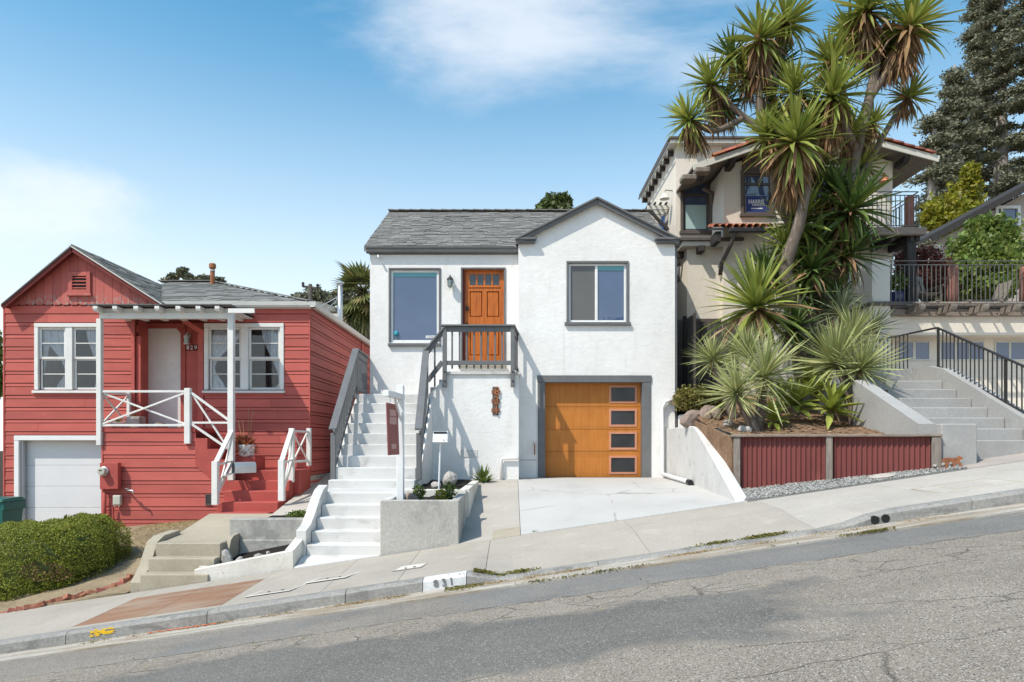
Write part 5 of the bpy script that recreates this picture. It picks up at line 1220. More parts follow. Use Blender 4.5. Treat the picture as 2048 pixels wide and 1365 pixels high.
# ------------------------------------------------------------------ red house yard: path, street steps, walls
pa = struct(MB().slab(lambda x, y: (x + (12.8 - y) * (.20 + (x + 5.68) / 1.28 * -.15), y, -1.345 - (12.8 - y) * .05), lin(-5.68, -4.40, 5), lin(10.16, 12.84, 6), .16).build('garden_path', 'warm_concrete'))
struct(MB().slab(lambda x, y: (x + (13 - y) * .06, y, -1.28 + (y - 12.4) * .13 + max(0, y - 14) * .02), lin(-4.36, -3.30, 5), lin(11.0, 24, 18), .2).build('side_walk', 'pale_concrete'))
ss = thing('street_steps', 'short flight of worn tan concrete steps up from the pavement', 'steps', (-4.7, 9.9, -2))
for (d0, d1, z_) in ((9.98, 10.4, -1.475), (9.78, 10.2, -1.665), (9.57, 10.0, -1.855)): bx('step', 'warm_concrete', ss, -5.22, -4.26, d0, d1, z_ - .35, z_, .012)
MB().prism([(9.62, -2.3), (9.62, -1.98), (9.85, -1.78), (10.05, -1.47), (10.25, -1.40), (10.75, -1.38), (10.75, -2.3)], 'x', -5.38, -5.225).build('cheek_wall', 'warm_concrete', ss)
MB().prism([(10.12, -2.3), (10.12, -1.62), (10.2, -1.46), (10.3, -1.41), (10.515, -1.40), (10.515, -2.3)], 'x', -4.255, -4.20).build('cheek_wall', 'warm_concrete', ss)
cw = thing('concrete_wall', 'stained grey concrete retaining wall between the two entry paths', 'retaining wall', (-3.7, 10.7, -1.8))
bx('wall', 'grey_concrete', cw, -4.36, -3.20, 10.52, 10.72, -2.2, Z(1038, 10.52), .015)
MB().box(-4.19, -3.22, 10.495, 10.519, -2.2, Z(1080, 10.5), .012).build('footing', 'grey_concrete', cw)
MB().sheet(lambda x, y: (x, y, Z(1038, 10.52) - .03 + .015 * math.sin(14 * x + 9 * y) - .01), lin(-3.95, -3.20, 10), lin(10.72, 11.5, 8)).build('soil', 'dark_soil', cw)
cc = thing('cream_kerb_wall', 'low chipped cream wall with a drain hole around a stony bed', 'low wall', (-3.7, 9.8, -2))
zf = lambda x: sb(x) + .26 + .05 * (x + 3.1)
mb = MB()
for x_ in lin(-4.47, -3.08, 8): mb.v.extend([(x_, 9.60, -2.4), (x_, 9.60, zf(x_) - .012), (x_, 9.612, zf(x_)), (x_, 9.73, zf(x_)), (x_, 9.74, -2.4)])
for i in range(7):
    for j in range(4): mb.f.append((i * 5 + j, (i + 1) * 5 + j, (i + 1) * 5 + j + 1, i * 5 + j + 1))
mb.f += [(0, 1, 2, 3, 4), (35, 36, 37, 38, 39)]; mb.build('wall', 'cream_wall', cc)
MB().prism([(9.62, -2.3), (9.62, zf(-3.1)), (10.05, -1.42), (10.3, -1.34), (10.49, -1.34), (10.49, -2.3)], 'x', -3.20, -3.075).build('return_wall', 'cream_wall', cc)
MB().prism([(9.741, -2.3), (9.741, zf(-4.4)), (10.1, -1.72), (10.1, -2.3)], 'x', -4.47, -4.36).build('return_wall', 'cream_wall', cc)
MB().sheet(lambda x, y: (x, y, zf(x) - .06 + .1 * (y - 9.74)), lin(-4.37, -3.19, 8), lin(9.73, 10.53, 6)).build('soil', 'dark_soil', cc)
MB().tube([(X(443, 9.6), 9.59, Z(1164, 9.6)), (X(443, 9.6), 9.70, Z(1164, 9.6))], .032, 12).build('drain_hole', 'black', cc)
# green wheelie bin
wb = thing('wheelie_bin', 'green plastic wheeled refuse bin beside the red house garage', 'bin', (X(2, 13.6), 13.6, -2.0))
bx_, by_, b0_, b1_ = X(2, 13.6), 13.6, -2.05, Z(1003, 13.6)
mb = MB(); q = lambda w, d, z: [(bx_ - w, by_ - d, z), (bx_ + w, by_ - d, z), (bx_ + w, by_ + d, z), (bx_ - w, by_ + d, z)]
mb.v = q(.20, .22, b0_) + q(.25, .30, b1_); mb.f = [(3, 2, 1, 0), (4, 5, 6, 7)] + [(i, (i + 1) % 4, 4 + (i + 1) % 4, 4 + i) for i in range(4)]; mb.build('body', 'green_plastic', wb)
MB().box(bx_ - .275, bx_ + .275, by_ - .33, by_ + .33, b1_ + .001, b1_ + .035, .01).prism([(by_ - .3, b1_ + .036), (by_ + .3, b1_ + .036), (by_ + .25, b1_ + .075), (by_ - .24, b1_ + .06)], 'x', bx_ - .24, bx_ + .24).build('lid', 'green_plastic', wb)
bx('rim', 'green_plastic', wb, bx_ + .235, bx_ + .285, by_ - .3, by_ + .3, b1_ - .16, b1_ - .001, .01)
lettering('DUMP', .045, (bx_ + .17, by_ - .295, b1_ - .31), 'print_white', wb) if False else None
for s_ in (-1, 1): MB().lathe([(.10, -.025), (.10, .025)], 14, (bx_ + s_ * .2, by_ + .22, b0_ + .06), Matrix.Rotation(math.pi / 2, 3, 'Y')).build('wheel', 'charcoal', wb)

# ------------------------------------------------------------------ the tan house
th_ = thing('tan_house', 'tan stucco hillside house with terracotta tiles and dark brackets', 'house', (7.5, 19, 1.5))
UY, LYb, BY = 18.6, 17.6, 17.4
ux0 = X(1352, UY); uxb = 5.42; topz = Z(292, UY)
uw = (X(1366, UY), X(1417, UY), Z(463, UY), Z(364, UY))
MB().wall(ux0, uxb + .3, 4.5, topz, UY, UY + .2, (uw,)).build('wall', 'tan_stucco', th_)
bx('wall', 'tan_stucco', th_, ux0, ux0 + .2, UY + .201, 22.6, 2.5, topz, 0)
bx('wall', 'tan_stucco', th_, uxb + .1, 9.6, UY + .5, UY + .6, 2.5, topz - .2, 0)
bx('roof', 'brown_trim', th_, ux0 - .24, uxb + 1.2, UY - .22, 22.75, topz + .10, topz + .17, .01)
bx('fascia', 'pale_pier', th_, ux0 - .19, uxb + 1.2, UY - .18, 22.7, topz + .002, topz + .098, .006)
for i in range(8):
    y_ = UY + .30 + i * .52; bx('rafter_tail', 'dark_beam', th_, ux0 - .17, ux0 - .001, y_ - .05, y_ + .05, topz - .16, topz - .03, .012)
    bx('rafter_end', 'pale_pier', th_, ux0 - .176, ux0 - .171, y_ - .06, y_ + .06, topz - .17, topz - .02, .001)
bx('rafter_tail', 'dark_beam', th_, X(1385, UY), X(1397, UY), UY - .34, UY - .001, topz - .20, topz - .05, .012)
bx('eave_board', 'brown_trim', th_, ux0 - .265, ux0 - .242, UY - .18, 22.7, topz - .02, topz + .05, .004)
def brown_window(o, y, lites, split, pane='window_glass', frost=False, parent=th_, mat='brown_trim'):
    w = bx('window', mat, parent, o[0] - .10, o[1] + .10, y - .07, y + .03, o[2] - .09, o[2] - .004, .006)
    casing(w, o, y, .075, .035, mat); frame(w, o, y + .02, .05, .05, mat)
    x0, x1, z0, z1 = o[0] + .05, o[1] - .05, o[2] + .05, o[3] - .05; zs = z1 - (z1 - z0) * split
    bx('transom', mat, w, x0, x1, y + .02, y + .07, zs - .03, zs + .03, .004)
    bx('pane', pane, w, x0, x1, y + .050, y + .056, z0, zs - .03, 0)
    if frost: bx('film', 'frosted', w, x0 + .03, x1 - .0, y + .044, y + .0495, z0 + .03, z0 + (zs - z0) * .72, 0)
    for i in range(lites):
        a, b = x0 + (x1 - x0) * i / lites, x0 + (x1 - x0) * (i + 1) / lites
        bx('pane', pane, w, a + .008, b - .008, y + .048, y + .053, zs + .03, z1, 0)
        if i: bx('muntin', mat, w, a - .0075, a + .0075, y + .036, y + .062, zs + .03, z1, .001)
    return w
brown_window(uw, UY, 3, .24, 'window_glass', True)
# gable bay with tiles
bx0, bx1 = X(1447, BY), X(1785, BY); hw_ = (X(1487, BY), X(1543, BY), Z(428, BY), Z(348, BY)); hw2 = (X(1620, BY), X(1700, BY), Z(428, BY), Z(330, BY))
pkx2, pkz2, RYf = X(1627, 17.0), Z(252, 17.0), 16.9
re0, re1 = (X(1383, 17.0), Z(335, 17.0)), (X(1872, 17.0), Z(318, 17.0))
def rk(x): return pkz2 - (pkz2 - re0[1]) * (pkx2 - x) / (pkx2 - re0[0]) if x < pkx2 else pkz2 - (pkz2 - re1[1]) * (x - pkx2) / (re1[0] - pkx2)
zc_ = min(rk(bx0), rk(bx1)) - .16
MB().wall(bx0, bx1, 1.0, zc_, BY, BY + .2, (hw_, hw2)).prism([(bx0, zc_), (bx1, zc_), (bx1, rk(bx1) - .14), (pkx2, pkz2 - .14), (bx0, rk(bx0) - .14)], 'y', BY, BY + .2).build('wall', 'tan_stucco', th_)
bx('wall', 'tan_stucco', th_, bx0, bx0 + .2, BY + .201, UY - .001, 1.0, 7.0, 0); bx('wall', 'tan_stucco', th_, bx1 - .2, bx1, BY + .201, 23, 1.0, 7.2, 0)
wn_ = brown_window(hw_, BY, 4, .22)
brown_window(hw2, BY, 4, .22)
for i in range(5): bx('batten', 'red_log', th_, X(1486 + i * 11.5, BY), X(1488.5 + i * 11.5, BY), BY - .03, BY - .021, Z(340, BY), Z(304, BY), .002)
bx('batten_panel', 'brown_trim', th_, X(1484, BY), X(1546, BY), BY - .020, BY - .001, Z(341, BY), Z(303, BY), 0)
bx('sill_board', 'red_log', th_, X(1480, BY), X(1550, BY), BY - .05, BY - .03, Z(435, BY), Z(430, BY), .003)
ys_ = thing('window_sign', 'blue printed campaign sign standing in the upper bay window', 'sign', (X(1514, BY), BY, Z(426, BY)))
so_ = (X(1493, BY), X(1534, BY), Z(427, BY), Z(391, BY))
bx('board', 'sign_blue', ys_, so_[0], so_[1], BY + .030, BY + .036, so_[2], so_[3], 0)
bx('border', 'print_white', ys_, so_[0] - .008, so_[1] + .008, BY + .037, BY + .0385, so_[2] - .008, so_[3] + .008, 0)
lettering('HARRIS', .150, (X(1513.5, BY), BY + .028, Z(403.5, BY)), 'print_white', ys_, .82, None, .003, .001); lettering('PRESIDENT', .075, (X(1518, BY), BY + .028, Z(410, BY)), 'print_white', ys_, .88, None, .001, .001); pass
bx('print_line', 'print_white', ys_, X(1503, BY), X(1526, BY), BY + .0285, BY + .0295, Z(417.3, BY), Z(415.4, BY), 0)
# roof planes, rake fascia and barrel tiles
tr_ = MB()
for (ex_, ez) in (re0, re1): tr_.add([(pkx2, RYf, pkz2), (ex_, RYf, ez), (ex_, 22.8, ez), (pkx2, 22.8, pkz2), (pkx2, RYf, pkz2 - .05), (ex_, RYf, ez - .05), (ex_, 22.8, ez - .05), (pkx2, 22.8, pkz2 - .05)], [(0, 1, 2, 3), (4, 7, 6, 5), (0, 4, 5, 1), (1, 5, 6, 2)])
troof = tr_.build('roof', 'weathered_wood', th_)
for (ex_, ez) in (re0, re1): br('rake_fascia', 'pale_pier', th_, (pkx2, RYf - .02, pkz2 - .06), (ex_, RYf - .02, ez - .06), .035, .15, .004)
def barrel(n=7, R_=.085, L_=.42, flip=False):
    mb = MB(); ts = lin(0, math.pi, n)
    for k, (yy_, q) in enumerate(((0, 1.0), (L_, .82))):
        for t in ts: mb.v.append((R_ * q * math.cos(t), yy_, R_ * q * math.sin(t)))
        for t in ts: mb.v.append((R_ * q * .82 * math.cos(t), yy_, R_ * q * .82 * math.sin(t)))
    a = 2 * n
    for i in range(n - 1):
        mb.f += [(i, i + 1, a + i + 1, a + i), (n + i, a + n + i, a + n + i + 1, n + i + 1), (i, n + i, n + i + 1, i + 1)]
    return mb.mesh('roof_tile', 'terracotta', True)
tile = barrel()
def tiles(p_low, p_high, across, rows, count, parent):
    """rows of barrels climbing from p_low to p_high, copied count times along across"""
    d = Vector(p_high) - Vector(p_low); R = _rot_to(d).to_4x4(); r_ = random.Random(4)
    for j in range(count):
        for i in range(rows): link('roof_tile', tile, parent, Matrix.Translation(Vector(p_low) + d * (i / rows) + Vector(across) * j + Vector((0, 0, .02 + r_.uniform(-.006, .006)))) @ R @ Matrix.Rotation(r_.uniform(-.03, .03), 4, 'Z') @ Matrix.Diagonal((1, d.length / rows / .38, 1, 1)))
tiles((re1[0] - .12, RYf + .06, re1[1]), (pkx2, RYf + .06, pkz2), (0, .17, 0), 9, 4, troof); tiles((re0[0] + .45, RYf + .06, re0[1] + .12), (pkx2, RYf + .06, pkz2), (0, .17, 0), 8, 4, troof)
tiles((re1[0] - .10, RYf - .01, re1[1] + .045), (pkx2, RYf - .01, pkz2 + .045), (0, .2, 0), 11, 1, troof); tiles((re0[0] + .5, RYf - .01, re0[1] + .20), (pkx2, RYf - .01, pkz2 + .045), (0, .2, 0), 9, 1, troof)
for (ex_, ez, dx_) in ((re0[0], re0[1], 1), (re1[0], re1[1], -1)):                # brackets and purlin ends under the rake
    for k in ((.28, 1.02) if dx_ > 0 else (.75,)):
        xx = ex_ + dx_ * k; zz_ = rk(xx) - .15
        MB().prism([(RYf + .02, zz_), (RYf + .02, zz_ - .06), (RYf + .12, zz_ - .15), (BY, zz_ - .15), (BY, zz_)], 'x', xx - .07, xx + .07).build('bracket', 'dark_beam', th_)
for k in (.05, -.28): bx('bracket_end', 'weathered_wood', th_, re0[0] - .0 + k, re0[0] + .36 + k, RYf - .12, RYf + .2, re0[1] - .20 - (.05 - k) * .55, re0[1] - .07 - (.05 - k) * .55, .02)
MB().tube([(uxb - .35, UY - .5, re0[1] - .12), (uxb - .1, UY - .4, re0[1] - .2), (uxb - .02, UY - .2, re0[1] - .5), (uxb - .02, UY - .15, 5.6)], .06, 8).build('downpipe', 'brown_trim', th_, True)
# tiled skirt roof and lower bay
lbx0, lbx1 = X(1374, LYb), X(1464, LYb); lbt = Z(497, LYb)
bx('wall', 'tan_stucco', th_, lbx0, 7.5, LYb, LYb + .2, Z(640, LYb), lbt, .0); bx('wall', 'tan_stucco', th_, lbx0, lbx0 + .2, LYb + .201, 21.5, Z(640, LYb), lbt, 0)
bx('trim_board', 'brown_trim', th_, lbx0 - .02, lbx1 + .3, LYb - .03, LYb - .002, Z(645, LYb), Z(638, LYb), .004); bx('trim_board', 'brown_trim', th_, lbx0 - .025, lbx0 + .16, LYb - .04, LYb + 4, Z(645, LYb) - .01, Z(638, LYb) - .002, .004)
bx('downpipe', 'brown_trim', th_, X(1451, LYb), X(1459, LYb), LYb - .09, LYb - .005, Z(638, LYb), lbt - .02, .012)
bx('cornice', 'pale_pier', th_, lbx0 - .18, lbx1 + .2, LYb - .22, 21.5, lbt + .002, lbt + .12, .008); bx('cornice', 'brown_trim', th_, lbx0 - .24, lbx1 + .22, LYb - .28, 21.5, lbt + .122, lbt + .20, .008)
bx('outlooker', 'dark_beam', th_, X(1392, LYb), X(1404, LYb), LYb - .32, LYb - .001, lbt - .16, lbt - .01, .012)
for y_ in (17.9, 18.7): bx('outlooker', 'dark_beam', th_, lbx0 - .32, lbx0 - .001, y_, y_ + .12, lbt - .16, lbt - .01, .012)
sk0, sk1 = X(1424, 17.0), X(1530, 17.0); skz0, skz1 = Z(458, 16.9), Z(458, 16.9) + .17
MB().prism([(16.85, skz0 - .05), (17.38, skz1 - .05), (17.38, skz1), (16.85, skz0)], 'x', sk0, sk1 + .3).build('skirt_roof', 'dark_beam', th_)
tiles((sk0 + .06, 16.84, skz0 + .01), (sk0 + .06, 17.38, skz1 + .01), (.165, 0, 0), 2, 9, th_)
bx('gutter', 'charcoal', th_, sk0 + .35, sk1 + .3, 16.72, 16.84, skz0 - .13, skz0 - .02, .02); MB().tube([(sk0 + .5, 16.78, skz0 - .12), (sk0 + .48, 17.0, skz0 - .35), (sk0 + .36, 17.45, skz0 - .75), (sk0 + .36, 17.52, skz0 - 1.0)], .05, 8).build('downpipe', 'brown_trim', th_, True)
bx('bracket', 'dark_beam', th_, sk0 + .06, sk0 + .20, 16.9, 17.38, skz0 - .32, skz0 - .06, .012)
# side wall: slatted awning, lamp and blue cloth
aw = thing('slatted_awning', 'slatted timber awning on the side wall of the tan house', 'awning', (ux0 - .4, 20, 6.5))
for i in range(6): bx('slat', 'pale_pier', aw, ux0 - .62, ux0 - .02, 19.4 + i * .42, 19.47 + i * .42, 6.62, 6.74, .004)
for k in range(4): bx('rail', 'dark_beam', aw, ux0 - .60 + k * .16, ux0 - .55 + k * .16, 19.3, 21.7, 6.745, 6.80, .004)
for i in range(3): br('brace', 'dark_beam', aw, (ux0 - .58, 19.43 + i * .84, 6.62), (ux0 - .02, 19.43 + i * .84, 6.05), .06, .08, .004)
MB().sheet(lambda a, b: (ux0 - .10 - .06 * math.sin(a * 9) - .03 * math.sin(a * 23 + b), 19.5 + a * 1.3, 6.5 - b * 1.3), lin(0, 1, 20), lin(0, 1, 8)).build('hanging_cloth', 'blue_tarp', aw, True)
tl = thing('side_lamp', 'pale cone lamp on the upper side wall of the tan house', 'lamp', (ux0 - .2, 19.0, 6.6))
MB().tube([(ux0, 19.0, 7.0), (ux0 - .2, 19.0, 7.02), (ux0 - .22, 19.0, 6.94)], .014, 6).build('arm', 'grey_iron', tl); MB().lathe([(.14, -.16), (.13, -.13), (.03, 0), (.02, .02)], 12, (ux0 - .22, 19.0, 6.93)).build('shade', 'pale_pier', tl)
sw = (18.3, 18.75, Z(563, 18.5), Z(530, 18.5))
frm = bx('window', 'brown_trim', th_, lbx0 - .03, lbx0 - .001, sw[0], sw[1], sw[2], sw[3], .004); bx('pane', 'window_glass', frm, lbx0 - .036, lbx0 - .031, sw[0] + .08, sw[1] - .08, sw[2] + .08, sw[3] - .08, 0)
cl = thing('copper_lamp', 'copper cone wall lamp above the tan house balcony', 'lamp', P(1770, 355, BY))
c_ = P(1770, 352, BY - .15); MB().tube([(c_.x, BY, c_.z + .05), (c_.x, BY - .12, c_.z + .08), (c_.x, BY - .15, c_.z + .02)], .016, 6).build('arm', 'copper', cl); MB().lathe([(.125, -.15), (.12, -.13), (.05, -.02), (.03, .03)], 14, c_).build('shade', 'copper', cl)
# balcony
bc = thing('balcony', 'timber balcony with iron railing and heavy floor beam on the tan house', 'balcony', (9.3, 16.6, 4.9))
BF = 16.35; bax0, bax1 = X(1660, BF), X(1850, BF)
bx('floor_beam', 'weathered_plank', bc, bax0, bax1, BF - .06, BF + .06, Z(471, BF), Z(456, BF), .01); bx('deck', 'weathered_wood', bc, bax0, bax1 - .02, BF + .062, BY - .002, Z(462, BF), Z(456, BF), .004)
for k in range(4): bx('joist', 'dark_beam', bc, bax0 + .3 + k * .6, bax0 + .4 + k * .6, BF + .065, BY - .002, Z(480, BF), Z(462, BF) - .002, .004)
bx('side_beam', 'dark_beam', bc, X(1832, BF) - .1, X(1832, BF), BF + .065, BY + 1.6, Z(482, BF), Z(464, BF), .006)
pz0 = Z(456, BF); xr0, xr1 = X(1690, BF), X(1837, BF)
bx('post', 'red_log', bc, X(1820, BF) - .0, X(1834, BF), BF + .10, BF + .27, pz0, Z(388, BF), .02); bx('post', 'dark_beam', bc, X(1820, BF), X(1838, BF), BF + .1, BF + .3, Z(604, 16.5), Z(472, BF), .01)
for zz_ in (Z(384, BF), Z(391, BF), Z(452, BF)): bx('rail', 'grey_iron', bc, xr0, xr1, BF - .012, BF + .012, zz_ - .010, zz_ + .010, .002)
n_ = 17
for i in range(n_): x_ = xr0 + (xr1 - xr0) * i / (n_ - 1); bx('baluster', 'grey_iron', bc, x_ - .008, x_ + .008, BF - .008, BF + .008, Z(452, BF) + .011, Z(391, BF) - .011, 0)
for zz_ in (Z(384, BF), Z(391, BF), Z(452, BF)): bx('rail', 'grey_iron', bc, xr1 - .012, xr1 + .012, BF + .013, BY + .6, zz_ - .010, zz_ + .010, .002)
for i in range(12): y_ = BF + .1 + i * .12; bx('baluster', 'grey_iron', bc, xr1 - .008, xr1 + .008, y_ - .008, y_ + .008, Z(452, BF) + .011, Z(391, BF) - .011, 0)

# terrace over the garage
TY = 16.0; te = thing('garage_terrace', 'tan stucco garage front with terrace, timber beam and rafter tails above it', 'terrace', (10.5, 17, 1.2))
tx1 = 13.6; fl_ = Z(612, TY)
MB().prism([(X(1722, TY + .5), TY + .55), (X(1744, TY), TY), (X(1780, TY), TY), (X(1780, TY), TY + .6), (X(1722, TY + .5), TY + .9)], 'z', Z(604, TY), Z(519, TY)).build('pier', 'pale_pier', te)
MB().prism([(X(1740, TY) + .0, TY - .0), (X(1779, TY) + .02, TY - .0), (X(1779, TY) + .02, TY + .6), (X(1722, TY + .5), TY + .9), (X(1722, TY + .5), TY + .55)], 'z', .5, fl_ - .002).build('pier', 'tan_stucco', te)
MB().prism([(X(1738, TY) - .0, TY - .05), (tx1, TY - .05), (tx1, TY + .3), (X(1780, TY) + .0, TY + .3), (X(1718, TY + .5), TY + .85), (X(1716, TY + .5), TY + .5)], 'z', fl_, Z(604, TY) - .002).build('band', 'brown_trim', te)
bx('wall', 'tan_stucco', te, X(1780, TY) + .0, tx1, TY + .10, TY + .3, Z(669, TY), fl_ - .003, 0)
bx('deck', 'weathered_wood', te, X(1785, TY), tx1, TY + .31, 19.5, fl_ - .1, fl_ + .06, 0)
bx('beam', 'weathered_plank', te, X(1783, TY), tx1, TY + .02, TY + .098, Z(632, TY), Z(617, TY), .008); bx('beam', 'brown_trim', te, X(1783, TY), tx1, TY - .02, TY + .10, Z(616.5, TY), fl_ - .003, .004)
for p_ in (1820, 1881, 1943, 2005, 2067):
    x_ = X(p_, TY); MB().prism([(TY - .52, Z(617, TY) - .05), (TY - .50, Z(617, TY) - .11), (TY - .44, Z(617, TY) - .14), (TY + .018, Z(617, TY) - .14), (TY + .018, Z(617, TY) + .0), (TY - .52, Z(617, TY))], 'x', x_ - .06, x_ + .06).build('rafter_tail', 'weathered_wood', te)
for yk, rr_k in ((TY - .44, .03), (TY - .22, .028)): MB().tube([(X(1802, TY), yk, Z(615.5, TY) + .012), (tx1, yk, Z(615.5, TY) + .012)], rr_k, 8).build('pole', 'weathered_wood', te, True)
for i in range(8): x_ = X(1850 + i * 31, TY); bx('slat', 'weathered_wood', te, x_ - .022, x_ + .022, TY - .5, TY + .0, Z(615, TY) + .043, Z(615, TY) + .07, .002) if i % 2 == 0 else None
for i in range(12):
    MB().lathe([(.014, 0), (.014, .012)], 8, (X(1790 + (i % 2) * 22 + (i // 2) * 61, TY), TY + .02, Z(622 + (i % 2) * 5, TY)), Matrix.Rotation(math.pi / 2, 3, 'X')).build('bolt', 'black', te)
gy = TY + .55
gz0 = .55; gar = bx('garage_door', 'tan_stucco', te, X(1783, TY), tx1, gy + .02, gy + .05, gz0, Z(668, TY), 0)
bx('lintel', 'tan_stucco', te, X(1783, TY), tx1, TY + .301, gy + .019, Z(669, TY) + .0, Z(665, TY), 0)
panes = [(1799, 1826), (1831, 1858), (1882, 1908), (1913, 1938), (1942, 1967), (1992, 2018), (2022, 2048)]
for a, b in panes:
    o = (X(a, gy), X(b, gy), Z(719, gy), Z(685, gy)); bx('pane', 'window_glass', gar, o[0], o[1], gy + .004, gy + .012, o[2], o[3], 0); frame(gar, (o[0] - .03, o[1] + .03, o[2] - .03, o[3] + .03), gy - .005, .032, .026, 'pale_pier')
for z_ in (Z(722, gy), Z(757, gy)): bx('panel_rail', 'pale_pier', gar, X(1783, TY), tx1, gy + .006, gy + .019, z_ - .012, z_ + .012, .002)
tr2 = thing('terrace_railing', 'iron terrace railing with round log posts above the tan garage', 'railing', (11, 16, 3.3))
t0, t1 = X(1782, TY), tx1
for zz_ in (Z(520, TY), Z(528, TY)): bx('rail', 'grey_iron', tr2, t0, t1, TY + .09, TY + .115, zz_ - .010, zz_ + .010, .002)
n_ = 45
for i in range(n_): x_ = t0 + .06 + (t1 - t0 - .06) * i / (n_ - 1); bx('baluster', 'grey_iron', tr2, x_ - .008, x_ + .008, TY + .094, TY + .11, Z(604, TY), Z(528, TY) - .01, 0)
for p_ in (1905, 2050): MB().lathe([(.115, 0), (.12, .3), (.11, .85), (.095, .93)], 12, (X(p_, TY + .3), TY + .3, fl_ + .06)).build('post', 'red_log', tr2, True)
# terrace furniture
ch = thing('adirondack_chair', 'weathered slatted garden chair standing behind the terrace railing', 'chair', (X(1835, 17), 17.0, fl_ + .06), None)
fz, cx0, cy0 = fl_ + .061, X(1838, 17.0), 17.0
for i in range(5): x_ = cx0 - .24 + i * .12; MB().bar((x_, cy0 + .1, fz + .30), (x_ * 1.0, cy0 + .38, fz + .92 + .10 * math.sin((i + .5) / 5 * math.pi)), .085, .02, .004).build('back_slat', 'weathered_wood', ch)
for i in range(5): y_ = cy0 - .38 + i * .10; bx('seat_slat', 'weathered_wood', ch, cx0 - .27, cx0 + .27, y_ - .04, y_ + .04, fz + .36 - i * .012, fz + .38 - i * .012, .004)
for s_ in (-1, 1):
    bx('arm', 'weathered_wood', ch, cx0 + s_ * .33 - .06, cx0 + s_ * .33 + .06, cy0 - .45, cy0 + .3, fz + .54, fz + .565, .006); bx('leg', 'weathered_wood', ch, cx0 + s_ * .30 - .02, cx0 + s_ * .30 + .02, cy0 - .42, cy0 - .33, fz, fz + .539, .004); bx('leg', 'weathered_wood', ch, cx0 + s_ * .30 - .02, cx0 + s_ * .30 + .02, cy0 + .2, cy0 + .29, fz, fz + .539, .004)
be = thing('lounge_frame', 'low weathered timber lounger with a raised back on the terrace', 'lounger', (X(1950, 17.2), 17.2, fz))
lx0_, lx1_ = X(1915, 17.2), X(1995, 17.2)
for i in range(8): x_ = lx0_ + (lx1_ - lx0_) * i / 7; bx('slat', 'weathered_wood', be, x_ - .05, x_ + .05, 16.95, 17.5, fz + .26, fz + .285, .004)
for y_ in (16.97, 17.46): bx('side_rail', 'weathered_wood', be, lx0_ - .05, lx1_ + .05, y_ - .02, y_ + .02, fz + .18, fz + .259, .004); bx('leg', 'weathered_wood', be, lx0_, lx0_ + .07, y_ - .02, y_ + .02, fz, fz + .179, .004); bx('leg', 'weathered_wood', be, lx1_ - .07, lx1_, y_ - .02, y_ + .02, fz, fz + .179, .004)
for i in range(5): y_ = 17.0 + i * .11; MB().bar((lx1_, y_, fz + .29), (lx1_ + .22, y_, fz + .78), .09, .02, .004).build('back_slat', 'weathered_wood', be)
bp = thing('blue_pot', 'glazed dark blue plant pot beside the stucco pier on the terrace', 'plant pot', (X(1793, 16.6), 16.6, fz))
MB().lathe([(.10, 0), (.16, .08), (.19, .26), (.17, .36), (.185, .38), (.15, .38), (.13, .33)], 18, (X(1793, 16.6), 16.6, fz)).build('pot', 'blue_glaze', bp, True)
p_ = np.array([X(1793, 16.6), 16.6, fz + .62]); foliage('foliage', 'bright_leaf', [(p_[0] + .04, p_[1], p_[2], .20, .20, .26)], 500, .05, bp)
wh_ = bx('planter_box', 'pale_pier', None, X(1806, 16.9), X(1824, 16.9), 16.75, 17.05, fz, fz + .42, .01); tag(wh_, 'white upright box between the blue pot and the garden chair', 'box')

# timber fence in the gap
fe = thing('side_fence', 'dark weathered board fence closing the gap beside the tan house', 'fence', (4.6, 17.3, 1.2))
for i in range(9):
    x_ = lbx0 + .02 + i * .135; bx('fence_board', 'fence_wood', fe, x_, x_ + .125, 17.30 + (.02 if i % 2 else 0), 17.33 + (.02 if i % 2 else 0), .9, Z(644, 17.4) - .02 - .01 * (i % 3), .004)
for i in range(4):
    x_ = 3.73 + i * .125; bx('fence_board', 'fence_wood', fe, x_, x_ + .12, 16.9, 16.93, .2, 3.05 - .01 * (i % 2), .004)
bx('backing', 'dark_beam', fe, lbx0 - .1, 7.2, 17.62, 17.66, .4, Z(640, LYb) + .1, 0)
for i in range(10):
    y_ = 15.75 + i * .15; bx('fence_board', 'fence_wood', fe, 4.22 + (.02 if i % 2 else 0), 4.25 + (.02 if i % 2 else 0), y_, y_ + .14, .3, 3.0 - .01 * (i % 3), .004)
bx('post', 'fence_wood', fe, lbx0 - .11, lbx0 + .0, 17.2, 17.32, .6, Z(640, 17.4), .008)
bx('rail', 'fence_wood', fe, lbx0 + .0, lbx0 + 1.3, 17.36, 17.40, 2.6, 2.7, .004)

# ------------------------------------------------------------------ concrete stair of the tan house
cs = thing('concrete_stair', 'grey concrete stair between two sloping walls beside the tan garage', 'stairs', (7.3, 11.5, -.2))
D_ = [10.25 + .4 * i for i in range(7)]; Zs = [.03 + .185 * i for i in range(7)]
for d, z_ in zip(D_, Zs): bx('step', 'stair_concrete', cs, 6.74, 7.98, d, d + .43 if d < 12.6 else 13.6, z_ - .6, z_, .012)
MB().prism([(10.03, -.6), (10.03, .27), (10.08, .28), (11.95, 1.09), (12.0, 1.06), (12.0, -.6)], 'x', X(1850, 9.9), X(1850, 9.9) + .24).build('side_wall', 'stair_concrete', cs)
bx('end_block', 'stair_concrete', cs, X(1850, 9.9) + .241, X(1955, 9.9), 9.90, 10.24, -.6, .27, .015)
MB().prism([(10.1, -.5), (10.1, .10), (12.65, 1.36), (13.1, 1.46), (13.9, 1.46), (13.9, -.5)], 'x', 7.985, 8.22).build('side_wall', 'stair_concrete', cs)
